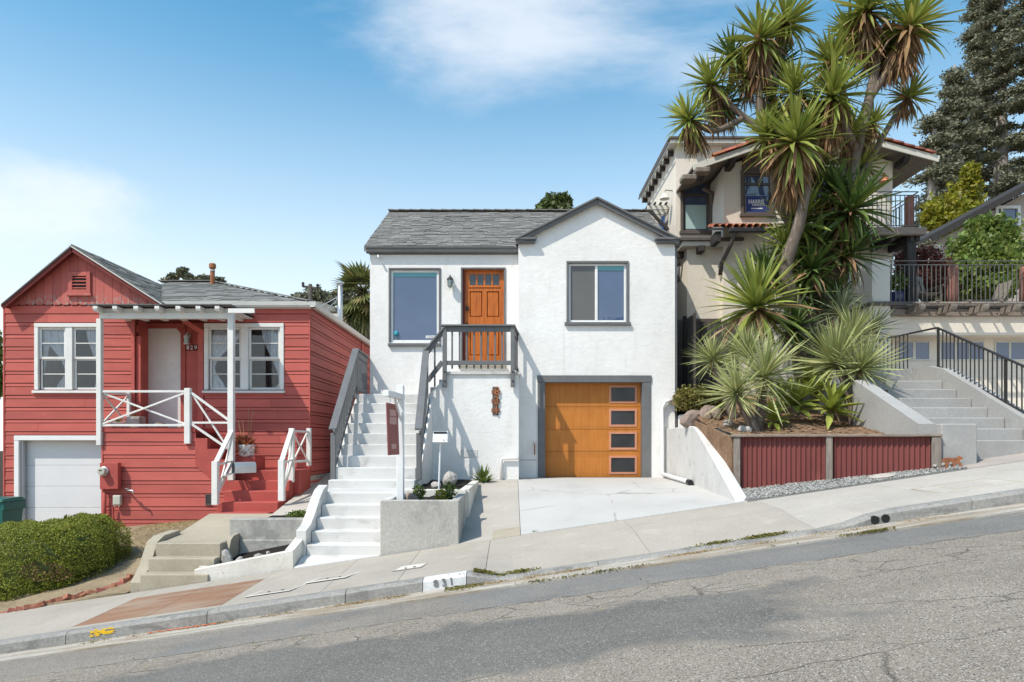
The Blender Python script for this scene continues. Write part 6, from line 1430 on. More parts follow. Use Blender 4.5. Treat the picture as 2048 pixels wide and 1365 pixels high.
MB().prism([(6.2, .3), (6.2, 1.20), (7.4, 1.47), (7.984, 1.47), (7.984, .3)], 'y', 13.601, 13.8).build('back_wall', 'stair_concrete', cs)
sr2 = thing('iron_stair_railing', 'dark iron railing on the wall of the concrete stair', 'railing', (8.1, 12, 1))
xw = 8.10
def wt(y): return .10 + 1.26 * (y - 10.1) / 2.55 if y < 12.65 else min(1.46, 1.36 + .1 * (y - 12.65) / .45)
ra, rb = Vector((xw, 9.9, wt(9.9) + .80)), Vector((xw, 13.0, wt(12.75) + .80))
br('handrail', 'iron', sr2, ra, rb, .045, .03, .004); br('bottom_rail', 'iron', sr2, ra - Vector((0, 0, .72)), rb - Vector((0, 0, .72)), .03, .02, .002)
for i in range(28): p_ = ra.lerp(rb, (i + .5) / 28); bx('baluster', 'iron', sr2, p_.x - .008, p_.x + .008, p_.y - .008, p_.y + .008, p_.z - .72, p_.z - .01, 0)
for t_ in (.02, .42, .99): p_ = ra.lerp(rb, t_); bx('post', 'iron', sr2, p_.x - .018, p_.x + .018, p_.y - .018, p_.y + .018, p_.z - .84, p_.z + .0, .002)
ra, rb = Vector((7.98, 13.7, rb.z)), Vector((6.9, 13.9, rb.z - .22))
br('handrail', 'iron', sr2, ra + Vector((.12, -.7, 0)), ra, .045, .03, .004); br('handrail', 'iron', sr2, ra, rb, .045, .03, .004); br('bottom_rail', 'iron', sr2, ra - Vector((0, 0, .74)), rb - Vector((0, 0, .74)), .03, .02, .002)
for i in range(15): p_ = ra.lerp(rb, (i + .5) / 15); bx('baluster', 'iron', sr2, p_.x - .008, p_.x + .008, p_.y - .008, p_.y + .008, p_.z - .74, p_.z - .01, 0)
struct(MB().slab(lambda x, y: (x, y, sb(x) + .01 + .02 * (y - YB)), lin(6.36, 9.5, 12), lin(YB + .004, 10.30, 5), .15).build('paved_forecourt', 'paver'))
struct(MB().slab(lambda x, y: (x, y, max(sb(x), .0) + .02 * (y - YB) + .03 * (y - 10)), lin(8.23, 16, 12), lin(YB + .004, 16.6, 12), .4).build('garage_drive', 'pale_concrete'))

# ------------------------------------------------------------------ corrugated planter, bed, gravel
CYp = 10.6
cp = thing('corrugated_planter', 'rust red corrugated metal planter wall with grey timber posts and cap', 'planter', (5.0, CYp, -.7))
cx0, cx1, cxm = X(1468, CYp), 6.205, 4.77; ctz = Z(873, CYp)
def cy_(x): return CYp - .76 * (x - cx0) / (cx1 - cx0)      # the front closes in on the pavement
def corr(a, b):
    mb = MB(); n = int((b - a) / .0678 * 12); us = lin(a, b, n); mb.sheet(lambda x, q: (x, cy_(x) + .075 + .0125 * math.sin(2 * math.pi * x / .0678), (-1.05 if q == 0 else ctz - .012)), us, [0, 1]); return mb.build('corrugated_sheet', 'corrugated_rust', cp, True)
corr(cx0 + .06, cxm); corr(cxm + .001, cx1 - .05)
for x_, w in ((cx0 + .05, .10), (cxm, .09), (cx1 - .06, .12)): MB().obox((x_, cy_(x_) + .028, (-1.05 + ctz - .012) / 2), (w, .062, ctz - .012 + 1.05), Matrix.Rotation(-math.atan(.76 / (cx1 - cx0)), 3, 'Z'), .006).build('post', 'weathered_wood', cp)
MB().bar((cx0 - .03, cy_(cx0) + .07, ctz + .009), (cx1 + .015, cy_(cx1) + .07, ctz + .009), .18, .038, .006).build('cap_board', 'weathered_plank', cp)
MB().prism([(CYp + .10, -.9), (12.9, -.9), (12.9, .40), (CYp + .10, ctz - .02)], 'x', cx0 - .0, cx0 + .05).build('side_board', 'bed_soil', cp)
def bed_z(x, y): return ctz - .05 + .172 * max(0, y - CYp) + .03 * math.sin(2.1 * x + 1.3 * y) + .022 * math.sin(5.3 * x - 3.7 * y) + .012 * math.sin(13 * x + 9 * y)
def bed_pt(x, t): y = cy_(min(x, cx1)) + .12 + t * (17.28 - cy_(min(x, cx1))); return (x, y, bed_z(x, y))
struct(MB().sheet(bed_pt, lin(3.55, 6.20, 46), lin(0, 1, 90)).build('planting_bed', 'bed_soil', None, True))
struct(MB().sheet(lambda x, y: (x, y, bed_z(x, y)), lin(6.15, 6.73, 10), lin(12.0, 17.4, 60)).build('planting_bed', 'bed_soil', None, True))
struct(MB().sheet(lambda x, y: (x, y, bed_z(x, y)), lin(6.7, 9.5, 16), lin(13.7, 17.4, 20)).build('planting_bed', 'bed_soil', None, True))
def grav_z(x, y): return sb(x) + .015 + .035 * (y - YB)
struct(MB().slab(lambda x, y: (x, y, grav_z(x, y)), lin(3.30, 6.36, 20), lin(YB - .02, CYp + .1, 8), .1).build('gravel_strip', 'gravel'))
n = 5200; gx_ = rng.uniform(3.32, 6.36, n); gy_ = rng.uniform(YB + .0, CYp + .07, n); sz = .010 + .016 * rng.random(n)
oct_v = np.array([(1, 0, 0), (-1, 0, 0), (0, 1, 0), (0, -1, 0), (0, 0, 1), (0, 0, -1)], float); oct_f = np.array([(0, 2, 4), (2, 1, 4), (1, 3, 4), (3, 0, 4), (2, 0, 5), (1, 2, 5), (3, 1, 5), (0, 3, 5)])
def stones(name, mat, xs_, ys_, zs_, sz_, parent=None, flat=.7):
    n_ = len(xs_); Q = rng.normal(size=(n_, 3, 3)); Q, _ = np.linalg.qr(Q); s3 = sz_[:, None] * (.7 + .6 * rng.random((n_, 3))); s3[:, 2] *= flat
    v_ = np.einsum('nij,kj->nki', Q * s3[:, :, None], oct_v) + np.stack([xs_, ys_, zs_], 1)[:, None, :]
    f_ = (oct_f[None] + 6 * np.arange(n_)[:, None, None]).reshape(-1)
    me = bpy.data.meshes.new(name); me.vertices.add(6 * n_); me.vertices.foreach_set('co', v_.reshape(-1)); me.loops.add(24 * n_); me.loops.foreach_set('vertex_index', f_.astype(np.int32))
    me.polygons.add(8 * n_); me.polygons.foreach_set('loop_start', np.arange(0, 24 * n_, 3, dtype=np.int32)); me.update(calc_edges=True); me.materials.append(MAT[mat]); return link(name, me, parent)
o = stones('gravel', 'gravel', gx_, gy_, np.array([grav_z(a, b) for a, b in zip(gx_, gy_)]) + sz * .4, sz); o['kind'] = 'stuff'; o['label'] = 'grey crushed gravel along the foot of the corrugated planter'; o['category'] = 'gravel'
rc = thing('round_cover', 'round pale meter cover set in the gravel strip', 'utility cover', (X(1765, 9.8), 9.8, grav_z(5.3, 9.8)))
MB().lathe([(.17, 0), (.18, .03), (.165, .045), (.14, .045), (.135, .03)], 24, (X(1765, 9.8), 9.8, grav_z(5.3, 9.8) + .0), Matrix.Rotation(-ang, 3, 'Y')).build('lid', 'pale_concrete', rc)
# rust cut-out animal ornament
oy = 9.78; on = thing('metal_dog_ornament', 'rust orange flat metal dog ornament standing by the concrete stair', 'ornament', (X(1905, oy), oy, sb(6.3)))
k_ = .0100 * .7; ox, oz = X(1904, oy), sb(X(1904, oy)) + .02
dog = [(-22, 14), (-16, 20), (-8, 21), (4, 20), (10, 21), (14, 25), (17, 23), (21, 22), (22, 18), (17, 16), (16, 12), (20, 6), (21, 0), (17, 0), (16, 4), (11, 10), (9, 9), (6, 4), (5, 0), (1, 0), (2, 5), (3, 11), (-6, 11), (-9, 7), (-8, 3), (-12, 0), (-16, 0), (-13, 4), (-14, 9), (-17, 13), (-21, 12)]
MB().prism([(ox + a * k_, oz + b * k_ + .003) for a, b in dog], 'y', oy - .004, oy + .004).build('silhouette', 'rust_pipe', on)
bx('base', 'rust_metal', on, ox - .17, ox + .16, oy - .03, oy + .03, oz - .012, oz + .003, .003)
for i in range(7):
    rk_ = link('pebble', rock_mesh('pebble', 'pale_rock', 40 + i, 1), None, TRS((ox - .2 + .06 * i, oy + .07 + .03 * (i % 2), sb(6.3) + .05 + .008 * i), (i, i * 2, 0), (.035, .03, .025))); tag(rk_, ('first', 'second', 'third', 'fourth', 'fifth', 'sixth', 'seventh')[i] + ' pale pebble from the corrugated planter post behind the metal dog', 'pebble', 'pebbles behind the dog ornament')

# ------------------------------------------------------------------ sword-leaved plants
def blade(L, w, droop, seg=5, fold=.35):
    """one leaf along +y from the origin, v-folded, bending down (-z)"""
    mb = MB()
    for i in range(seg + 1):
        t = i / seg; hw = w / 2 * (.55 + .75 * math.sin(min(1, t * 1.15 + .12) * math.pi * .72)) * (1 - t ** 3) ** .8 + .0008
        y = L * t * (1 - .18 * droop * t); z = -droop * L * .42 * t * t
        mb.v += [(-hw, y, z + hw * fold), (0, y, z), (hw, y, z + hw * fold)]
    for i in range(seg):
        for j in range(2): mb.f.append((i * 3 + j, i * 3 + j + 1, (i + 1) * 3 + j + 1, (i + 1) * 3 + j))
    return mb
BL = {}
def blades(key, L, w, droops, mat, seg=4):
    if key not in BL: BL[key] = [(blade(L, w, d, seg), blade(L, w, d, seg).mesh('leaf', mat)) for d in droops]
    return BL[key]
def rosette(parent, ctr, axis, n, kinds, spread=(6, 112), scale=1.0, singles=0, seed=0, dark=None, name='rosette', mat=None, core=.06, old=None):
    """leaves fan out round an axis; the first `singles` become leaf objects, the rest one joined part. Returns singles used"""
    r_ = random.Random(seed); axis = Vector(axis).normalized(); R0 = _rot_to(axis); rest = MB(); dry = MB(); used = 0
    for i in range(n):
        t = (i + .5) / n; th = math.radians(spread[0] + (spread[1] - spread[0]) * t ** .72 + r_.uniform(-9, 9)); ph = i * 2.39996 + r_.uniform(-.2, .2)
        d = R0 @ Vector((math.sin(th) * math.cos(ph), math.cos(th), math.sin(th) * math.sin(ph)))
        base = Vector(ctr) - axis * (core * 2.2 * t) * scale + d * core * scale * .3
        R = _rot_to(d, axis if abs(d.dot(axis)) < .97 else Vector((0, 0, 1))).to_4x4() @ Matrix.Rotation(r_.uniform(-.5, .5), 4, 'Y')
        k = kinds[min(len(kinds) - 1, int(t * len(kinds) + r_.uniform(-.4, .4)) if t * len(kinds) > .4 else 0)]
        s_ = scale * r_.uniform(.66, 1.12) * (.72 + .28 * min(1, t * 4))
        M = Matrix.Translation(base) @ R @ Matrix.Diagonal((s_ * r_.uniform(.85, 1.15), s_, s_, 1))
        if old and t > .62 and r_.random() < (t - .5) * .9: dry.add(old[i % len(old)][0].v, old[i % len(old)][0].f, M)
        elif used < singles: link('leaf', k[1], parent, M); used += 1
        else: rest.add(k[0].v, k[0].f, M)
    if rest.f: rest.build(name, mat, parent, kind='stuff')
    if dry.f: dry.build('dry_leaves', 'dead_leaf', parent, kind='stuff')
    return used
def skirt(parent, ctr, axis, n, kinds, scale, seed, mat='dead_leaf', length=.5):
    """dry leaves hanging down round the stem below a rosette"""
    r_ = random.Random(seed); axis = Vector(axis).normalized(); mb = MB()
    for i in range(n):
        b = Vector(ctr) - axis * r_.uniform(.02, length) ; ph = r_.uniform(0, 6.283); o_ = math.radians(r_.uniform(6, 42))
        d = Vector((math.sin(o_) * math.cos(ph), math.sin(o_) * math.sin(ph), -math.cos(o_))) - axis * .25; d.normalize()
        side = Vector((math.cos(ph), math.sin(ph), 0)) * .06; k = r_.choice(kinds); s_ = scale * r_.uniform(.6, 1.05)
        mb.add(k[0].v, k[0].f, Matrix.Translation(b + side) @ _rot_to(d, Vector((math.cos(ph), math.sin(ph), .01))).to_4x4() @ Matrix.Rotation(r_.uniform(-1.2, 1.2), 4, 'Y') @ Matrix.Diagonal((s_ * .8, s_, s_, 1)))
    if mb.f: mb.build('dead_leaves', mat, parent, kind='stuff')
def stem(parent, pts, rs, mat='bark', n=10):
    P_ = [Vector(p) for p in pts]; out, ro = [], []
    for i in range(len(P_) - 1):                                # smooth the polyline
        a, b = P_[i], P_[i + 1]; a0 = P_[max(0, i - 1)]; b1 = P_[min(len(P_) - 1, i + 2)]
        for k in range(5):
            t = k / 5; out.append(.5 * ((2 * a) + (b - a0) * t + (2 * a0 - 5 * a + 4 * b - b1) * t * t + (-a0 + 3 * a - 3 * b + b1) * t ** 3)); ro.append((rs[i] + (rs[i + 1] - rs[i]) * t) * (1 + .07 * math.sin(len(out) * 2.1)))
    out.append(P_[-1]); ro.append(rs[-1]); return MB().tube(out, ro, n).build('trunk', mat, parent, True)

YL = blades('yucca', .86, .062, (.02, .1, .2, .38, .65, 1.0), 'yucca_leaf'); YO = blades('yuccao', .80, .062, (.5, .8, 1.2), 'dead_leaf', 3); YD = blades('yuccad', .86, .062, (.05, .15, .3, .5, .8, 1.1), 'yucca_dark'); DL = blades('dead', .72, .05, (.1, .3), 'dead_leaf', 3)
yt = thing('yucca_tree', 'giant branching yucca with many sword-leaf heads and hanging dry skirts', 'tree', P(1625, 700, 14.6))
heads = [  # px, py, radius px, depth, axis, dead skirt, shaded leaf copy
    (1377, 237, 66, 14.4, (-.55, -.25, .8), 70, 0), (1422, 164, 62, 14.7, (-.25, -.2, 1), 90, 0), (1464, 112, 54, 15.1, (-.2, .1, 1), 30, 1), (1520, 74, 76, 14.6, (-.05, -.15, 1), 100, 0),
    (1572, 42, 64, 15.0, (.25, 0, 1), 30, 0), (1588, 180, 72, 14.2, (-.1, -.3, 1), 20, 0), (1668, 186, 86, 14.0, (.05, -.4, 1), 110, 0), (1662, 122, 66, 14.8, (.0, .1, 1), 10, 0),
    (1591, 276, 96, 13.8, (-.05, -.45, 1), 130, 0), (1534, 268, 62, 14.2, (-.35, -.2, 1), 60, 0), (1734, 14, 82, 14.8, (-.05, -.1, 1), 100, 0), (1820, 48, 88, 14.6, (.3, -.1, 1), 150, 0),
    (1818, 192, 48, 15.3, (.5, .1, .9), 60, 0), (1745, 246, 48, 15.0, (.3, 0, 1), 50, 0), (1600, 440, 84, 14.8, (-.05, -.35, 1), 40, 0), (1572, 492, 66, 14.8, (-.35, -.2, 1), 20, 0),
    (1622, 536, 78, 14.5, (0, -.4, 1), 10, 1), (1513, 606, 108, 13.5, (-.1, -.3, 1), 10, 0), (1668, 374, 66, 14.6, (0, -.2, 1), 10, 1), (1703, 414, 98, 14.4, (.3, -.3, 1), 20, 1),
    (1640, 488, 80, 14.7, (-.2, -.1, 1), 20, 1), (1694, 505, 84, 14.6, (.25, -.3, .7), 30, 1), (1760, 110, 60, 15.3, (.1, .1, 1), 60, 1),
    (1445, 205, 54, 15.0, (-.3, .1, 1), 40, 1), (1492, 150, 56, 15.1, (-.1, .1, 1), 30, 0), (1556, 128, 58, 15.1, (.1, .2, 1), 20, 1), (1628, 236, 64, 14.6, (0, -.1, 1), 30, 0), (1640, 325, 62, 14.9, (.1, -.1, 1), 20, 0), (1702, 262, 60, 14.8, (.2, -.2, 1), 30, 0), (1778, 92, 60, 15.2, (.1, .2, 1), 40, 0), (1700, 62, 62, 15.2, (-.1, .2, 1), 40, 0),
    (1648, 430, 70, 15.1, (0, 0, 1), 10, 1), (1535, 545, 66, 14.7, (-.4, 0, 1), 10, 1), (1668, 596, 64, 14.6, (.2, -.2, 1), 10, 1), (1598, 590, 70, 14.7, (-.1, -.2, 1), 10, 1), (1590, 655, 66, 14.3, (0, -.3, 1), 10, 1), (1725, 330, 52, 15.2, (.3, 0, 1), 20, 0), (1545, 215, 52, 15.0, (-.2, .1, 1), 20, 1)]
budget = 300
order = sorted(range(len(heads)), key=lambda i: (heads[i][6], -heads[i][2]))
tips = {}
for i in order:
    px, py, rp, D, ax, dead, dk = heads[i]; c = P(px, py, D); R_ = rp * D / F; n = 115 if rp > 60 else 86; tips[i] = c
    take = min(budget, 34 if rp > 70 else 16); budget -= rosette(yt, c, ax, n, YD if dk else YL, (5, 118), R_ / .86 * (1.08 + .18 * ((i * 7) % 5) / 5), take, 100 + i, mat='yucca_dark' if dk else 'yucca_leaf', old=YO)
    if dead: skirt(yt, c, ax, int(dead * 1.9), DL, R_ / .86 * 1.05, 300 + i, length=.45 if dead < 90 else .75)
b0 = P(1625, 715, 14.8); b0.z = bed_z(6.2, 14.8) - .15
def via(*q): return [P(a, b, d) for a, b, d in q]
stem(yt, [b0] + via((1600, 650, 14.7), (1572, 545, 14.3), (1600, 440, 14.1), (1612, 350, 14.0), (1595, 290, 13.9)), [.30, .23, .13, .115, .10, .08])
stem(yt, [b0 + Vector((.05, .1, 0))] + via((1640, 620, 14.8), (1668, 520, 14.8), (1690, 420, 14.9), (1712, 300, 14.9), (1738, 200, 14.9), (1752, 120, 14.9), (1740, 35, 14.8)), [.34, .28, .19, .15, .125, .105, .09, .07])
stem(yt, via((1738, 200, 14.9), (1775, 140, 14.8), (1812, 65, 14.6)), [.09, .08, .07]); stem(yt, via((1668, 520, 14.8), (1600, 470, 14.8), (1556, 400, 14.8), (1545, 330, 14.5), (1520, 230, 14.7), (1520, 95, 14.6)), [.16, .12, .10, .09, .085, .07])
stem(yt, via((1530, 270, 14.6), (1470, 220, 14.7), (1425, 180, 14.7)), [.085, .07, .06]); stem(yt, via((1490, 235, 14.7), (1430, 262, 14.5), (1385, 245, 14.4)), [.075, .06, .05]); stem(yt, via((1712, 300, 14.9), (1685, 250, 14.4), (1670, 200, 14.1)), [.12, .09, .07])
stem(yt, via((1640, 620, 14.8), (1560, 640, 14.2), (1518, 625, 13.6)), [.16, .10, .08]); stem(yt, via((1690, 420, 14.9), (1740, 320, 15.1), (1800, 215, 15.3)), [.10, .08, .05]); stem(yt, via((1545, 330, 14.5), (1580, 250, 14.3), (1588, 195, 14.2)), [.07, .06, .05])
stem(yt, via((1520, 230, 14.7), (1560, 120, 14.9), (1572, 60, 15.0)), [.07, .06, .05]); stem(yt, via((1712, 300, 14.9), (1690, 200, 14.9), (1664, 135, 14.8)), [.09, .07, .05])

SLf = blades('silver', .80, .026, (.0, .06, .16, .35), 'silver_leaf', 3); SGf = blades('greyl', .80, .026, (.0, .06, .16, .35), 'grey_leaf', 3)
def thin_yucca(label, hs, trunks, D0, dk=False, n=170):
    t = thing('slender_yucca', label, 'plant', trunks[0][0], 'narrow-leaved yuccas in the bed')
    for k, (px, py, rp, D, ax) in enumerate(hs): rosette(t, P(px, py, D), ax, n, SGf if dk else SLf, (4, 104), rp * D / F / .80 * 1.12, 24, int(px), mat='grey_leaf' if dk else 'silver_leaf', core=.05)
    for tr in trunks: stem(t, tr, [.10] + [.085] * (len(tr) - 2) + [.06], 'bark', 9)
    for k, (px, py, rp, D, ax) in enumerate(hs): skirt(t, P(px, py, D), ax, 16, DL, .35, int(px) + 5, length=.16)
def at_bed(px, D): x_ = X(px, D); return Vector((x_, D, bed_z(x_, D) - .06))
thin_yucca('pale narrow-leaved yucca with several heads behind the corrugated planter post', [(1473, 783, 74, 11.7, (-.3, -.5, .9)), (1529, 748, 96, 11.9, (.15, -.45, 1)), (1497, 706, 72, 12.6, (-.1, -.1, 1)), (1425, 716, 56, 12.9, (-.4, -.3, .9))],
           [[at_bed(1512, 11.8), P(1495, 830, 11.75), P(1474, 790, 11.7)], [at_bed(1515, 11.95), P(1522, 810, 11.95), P(1529, 760, 11.9)], [at_bed(1470, 12.9), P(1445, 770, 12.9), P(1427, 725, 12.9)]], 12)
thin_yucca('pale narrow-leaved yucca on a stout trunk beside the concrete stair wall', [(1724, 733, 84, 12.15, (.15, -.55, .9)), (1672, 720, 100, 12.6, (-.2, -.2, 1)), (1706, 668, 68, 13.0, (.1, 0, 1))],
           [[at_bed(1708, 12.3), P(1706, 800, 12.3), P(1722, 740, 12.2)], [P(1706, 800, 12.3), P(1685, 750, 12.5), P(1674, 725, 12.6)]], 12)
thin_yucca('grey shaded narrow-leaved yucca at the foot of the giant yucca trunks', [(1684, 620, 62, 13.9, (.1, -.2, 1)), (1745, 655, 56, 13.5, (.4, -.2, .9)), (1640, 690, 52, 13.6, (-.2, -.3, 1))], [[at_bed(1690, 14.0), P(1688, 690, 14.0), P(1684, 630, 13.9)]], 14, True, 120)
AG = blades('agave', .62, .095, (.1, .25, .5), 'agave_leaf', 5)
for (px, py, rp, D, n, lab) in ((1592, 786, 66, 12.3, 38, 'yellow-green agave between the two pale yuccas'), (1662, 798, 62, 11.9, 34, 'yellow-green agave in front of the giant yucca trunks'), (1612, 748, 48, 13.7, 26, 'yellow-green agave deeper in the bed under the yucca leaves'), (1560, 775, 46, 13.2, 24, 'yellow-green agave close to the several-headed pale yucca'), (1548, 822, 44, 11.9, 24, 'small yellow-green agave beside the pale yucca trunks behind the cap board'), (1632, 765, 48, 12.9, 26, 'yellow-green agave between the larger agaves and the giant yucca'), (1690, 775, 44, 12.9, 24, 'yellow-green agave behind the stout trunk near the stair wall')):
    t = thing('agave', lab, 'plant', at_bed(px, D)); c = P(px, py + 8, D); c.z = max(bed_z(c.x, D) + .08, c.z - .06); rosette(t, c, (.05, -.25, 1), n, AG, (10, 92), rp * D / F / .62 * 1.15, n, int(px), core=.05, mat='agave_leaf')
    skirt(t, c, (0, 0, 1), 10, DL, .4, int(px), length=.1)
# creeping shrub, rocks and boulders at the edge of the bed
sh = thing('creeping_shrub', 'low dry olive-green shrub at the corner of the white house', 'shrub', P(1400, 825, 13.8))
c = P(1398, 800, 13.8); foliage('crown', 'moss_leaf', [(c.x, c.y, c.z, .36, .5, .24), (c.x + .25, c.y + .1, c.z - .06, .25, .4, .18), (c.x - .25, c.y + .1, c.z + .04, .2, .4, .2)], 2600, .035, sh)
rcks = [(1383, 838, 22, 13.3, 'rock'), (1415, 832, 18, 13.2, 'rock'), (1432, 828, 17, 13.1, 'rock'), (1455, 852, 11, 12.2, 'pale_rock'), (1487, 862, 12, 11.7, 'pale_rock'), (1362, 797, 17, 15.3, 'rock')]
labs = ['brown boulder beside the shrub on top of the white driveway wall', 'reddish boulder wedged under the low olive shrub', 'rounded pinkish boulder next to the low olive shrub', 'small pale stone in the bark behind the planter cap', 'small pale stone by the pale yucca trunk', 'tan stone block at the corner of the white house']
for i, ((px, py, rp, D, mt), lb_) in enumerate(zip(rcks, labs)):
    c = P(px, py, D); s_ = rp * D / F; gr_ = bed_z(c.x, D)
    if c.z - s_ * .7 > gr_: c.z = gr_ + s_ * .45
    tag(link('boulder', rock_mesh('boulder', mt, 60 + i, 2, .34), None, TRS(c, (i, i * 1.7, i * .6), (s_ * 1.15, s_ * 1.1, s_ * .85))), lb_, 'rock')
# bark mulch and dry leaf litter in the bed
n = 2600; lx_ = rng.uniform(3.6, 6.2, n); ly_ = rng.uniform(10.75, 16, n); lz_ = np.array([bed_z(a, b) for a, b in zip(lx_, ly_)]) + .012
a_ = unit(n); a_[:, 2] *= .25; s_ = np.cross(a_, np.array([0, 0, 1.0]) + .3 * unit(n)); k = (.012 + .03 * rng.random((n, 1)))
o = leaf_soup('leaf_litter', 'litter', np.stack([lx_, ly_, lz_], 1), a_ * k * 1.6, s_ * k * .45); o['kind'] = 'stuff'; o['label'] = 'dry leaf litter and bark chips over the planting bed'; o['category'] = 'litter'

# ------------------------------------------------------------------ clipped hedge, bricks, small plants
hd = thing('clipped_hedge', 'large rounded clipped green hedge in front of the red house garage', 'hedge', (-8, 11, -2.2))
def hedge_pt(n):
    c = rng.uniform(-1, 1, (n, 3)); f_ = rng.choice(5, n, p=(.38, .26, .10, .13, .13))
    for k_, (ax, sg_) in enumerate(((2, 1), (1, -1), (1, 1), (0, 1), (0, -1))): c[f_ == k_, ax] = sg_
    q = c / (np.sum(np.abs(c) ** 3.4, 1, keepdims=True)) ** (1 / 3.4); d = np.sign(q) * np.abs(q) ** 2.4; d /= np.linalg.norm(d, axis=1, keepdims=True)
    return q, d
HC = np.array([-8.12, 10.95, -1.98]); HS = np.array([1.78, .98, .64])
def hedge_z(x): return .135 * (x - HC[0])
n = 120000; q, d = hedge_pt(n); rr_ = 1 - .11 * rng.random((n, 1)) ** 1.5 + .012 * rng.normal(size=(n, 1))
p = HC + q * HS * rr_; lump = .032 * np.sin(p[:, 0] * 5.1 + p[:, 1] * 3.3) + .03 * np.sin(p[:, 1] * 6.7 + p[:, 2] * 4 + p[:, 0] * 1.7) + .018 * np.sin(p[:, 0] * 15 + p[:, 1] * 13); p += d * lump[:, None]; p[:, 2] += hedge_z(p[:, 0])
keep = (np.sin(p[:, 0] * 9 + 2 * np.sin(p[:, 2] * 11)) * np.sin(p[:, 2] * 13 + p[:, 0] * 4) + .6 * np.sin(p[:, 0] * 23 + p[:, 2] * 19 + p[:, 1] * 7) < .98) | (d[:, 2] > .55); p, d = p[keep], d[keep]; n = len(p)
a_ = unit(n) + d * .35; a_ /= np.linalg.norm(a_, axis=1, keepdims=True); s_ = np.cross(a_, d + .75 * unit(n)); s_ /= np.linalg.norm(s_, axis=1, keepdims=True) + 1e-9; k = .008 + .010 * rng.random((n, 1))
brn = (rng.random(n) < .5) & (d[:, 2] < .4) & (np.sin(p[:, 0] * 3.1 + 1) * np.sin(p[:, 2] * 7 + p[:, 0]) > .55)
leaf_soup('foliage', 'hedge_leaf', p[~brn], (a_ * k)[~brn], (s_ * k * .55)[~brn], hd); leaf_soup('dry_foliage', 'dead_leaf', p[brn], (a_ * k)[brn], (s_ * k * .55)[brn], hd)
ns = 90; q2, d2 = hedge_pt(ns); p2_ = HC + q2 * HS * 1.0; p2_[:, 2] += hedge_z(p2_[:, 0]); up_ = d2 * .5 + unit(ns) * .35 + np.array([0, 0, .5]); leaf_soup('shoots', 'hedge_leaf', p2_ + up_ * .03, up_ * .05, np.cross(up_, unit(ns)) * .02, hd, kind='stuff')
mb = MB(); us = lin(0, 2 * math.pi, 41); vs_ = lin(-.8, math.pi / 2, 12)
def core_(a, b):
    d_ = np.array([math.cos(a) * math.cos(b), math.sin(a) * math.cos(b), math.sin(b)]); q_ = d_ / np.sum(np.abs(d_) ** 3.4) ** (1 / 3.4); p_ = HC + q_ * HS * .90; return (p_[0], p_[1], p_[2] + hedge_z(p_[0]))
mb.sheet(core_, us, vs_).build('dark_core', 'tree_leaf', hd, True)  # closed dark shell inside the leaves, its colour standing in for interior shade
for k in range(5): x_ = -9.1 + k * .5; MB().tube([(x_, 11.0, ground_z(x_, 11.0) - .1), (x_ + .1, 10.7, -2.3 + hedge_z(x_)), (x_ + .3, 10.5, -1.9 + hedge_z(x_))], [.05, .035, .02], 6).build('stem', 'bark', hd)
bk = MB().box(-.10, .10, -.045, .045, -.035, .035, .006).mesh('edging_brick', 'brick'); r = random.Random(31)
path_ = [(-10, 1240), (60, 1219), (110, 1207), (160, 1196), (205, 1186), (245, 1171), (268, 1158), (287, 1150)]
def brick_at(s_):
    tot = [0.0]
    for a, b in zip(path_, path_[1:]): tot.append(tot[-1] + math.dist(a, b))
    q_ = s_ * tot[-1]
    for i in range(len(path_) - 1):
        if q_ <= tot[i + 1] or i == len(path_) - 2:
            t = (q_ - tot[i]) / (tot[i + 1] - tot[i]); return [path_[i][j] + (path_[i + 1][j] - path_[i][j]) * t for j in (0, 1)]
ORD = 'first second third fourth fifth sixth seventh eighth ninth tenth eleventh twelfth thirteenth fourteenth fifteenth sixteenth seventeenth eighteenth nineteenth'.split()
spots = []
for i in range(19):
    px, py = brick_at((i + .5) / 19); D = 9.55
    for _ in range(30):                                         # depth at which this pixel meets the ground
        x_ = X(px, D); g_ = sb(x_) + .5 * (max(0, D - 9.6)) ** 1.2 * .35; D = max(9.5, min(10.6, .5 * D + .5 * ((-g_) * F / (py - HY))))
    spots.append((X(px, D), D, -(py - HY) * D / F))
for i, (x_, y_, z_) in enumerate(spots):
    o = link('edging_brick', bk, None, TRS((x_, y_, z_ + .03), (r.uniform(-.75, -.1), r.uniform(-.4, .5), r.uniform(.35, 1.3)), (.82, .95, .95))); tag(o, ORD[18 - i] + ' tilted red brick from the street steps in the hedge edging', 'brick', 'edging bricks below the hedge')
bedA = struct(MB().slab(lambda a, b: (a, b, sb(a) + .02 + max(0, b - 9.62) * .19 + .012 * math.sin(7 * a + 5 * b)), lin(-13, -5.4, 40), lin(YB - .02, 11.2, 12), .12).build('hedge_bed', 'dry_ground', None, True))
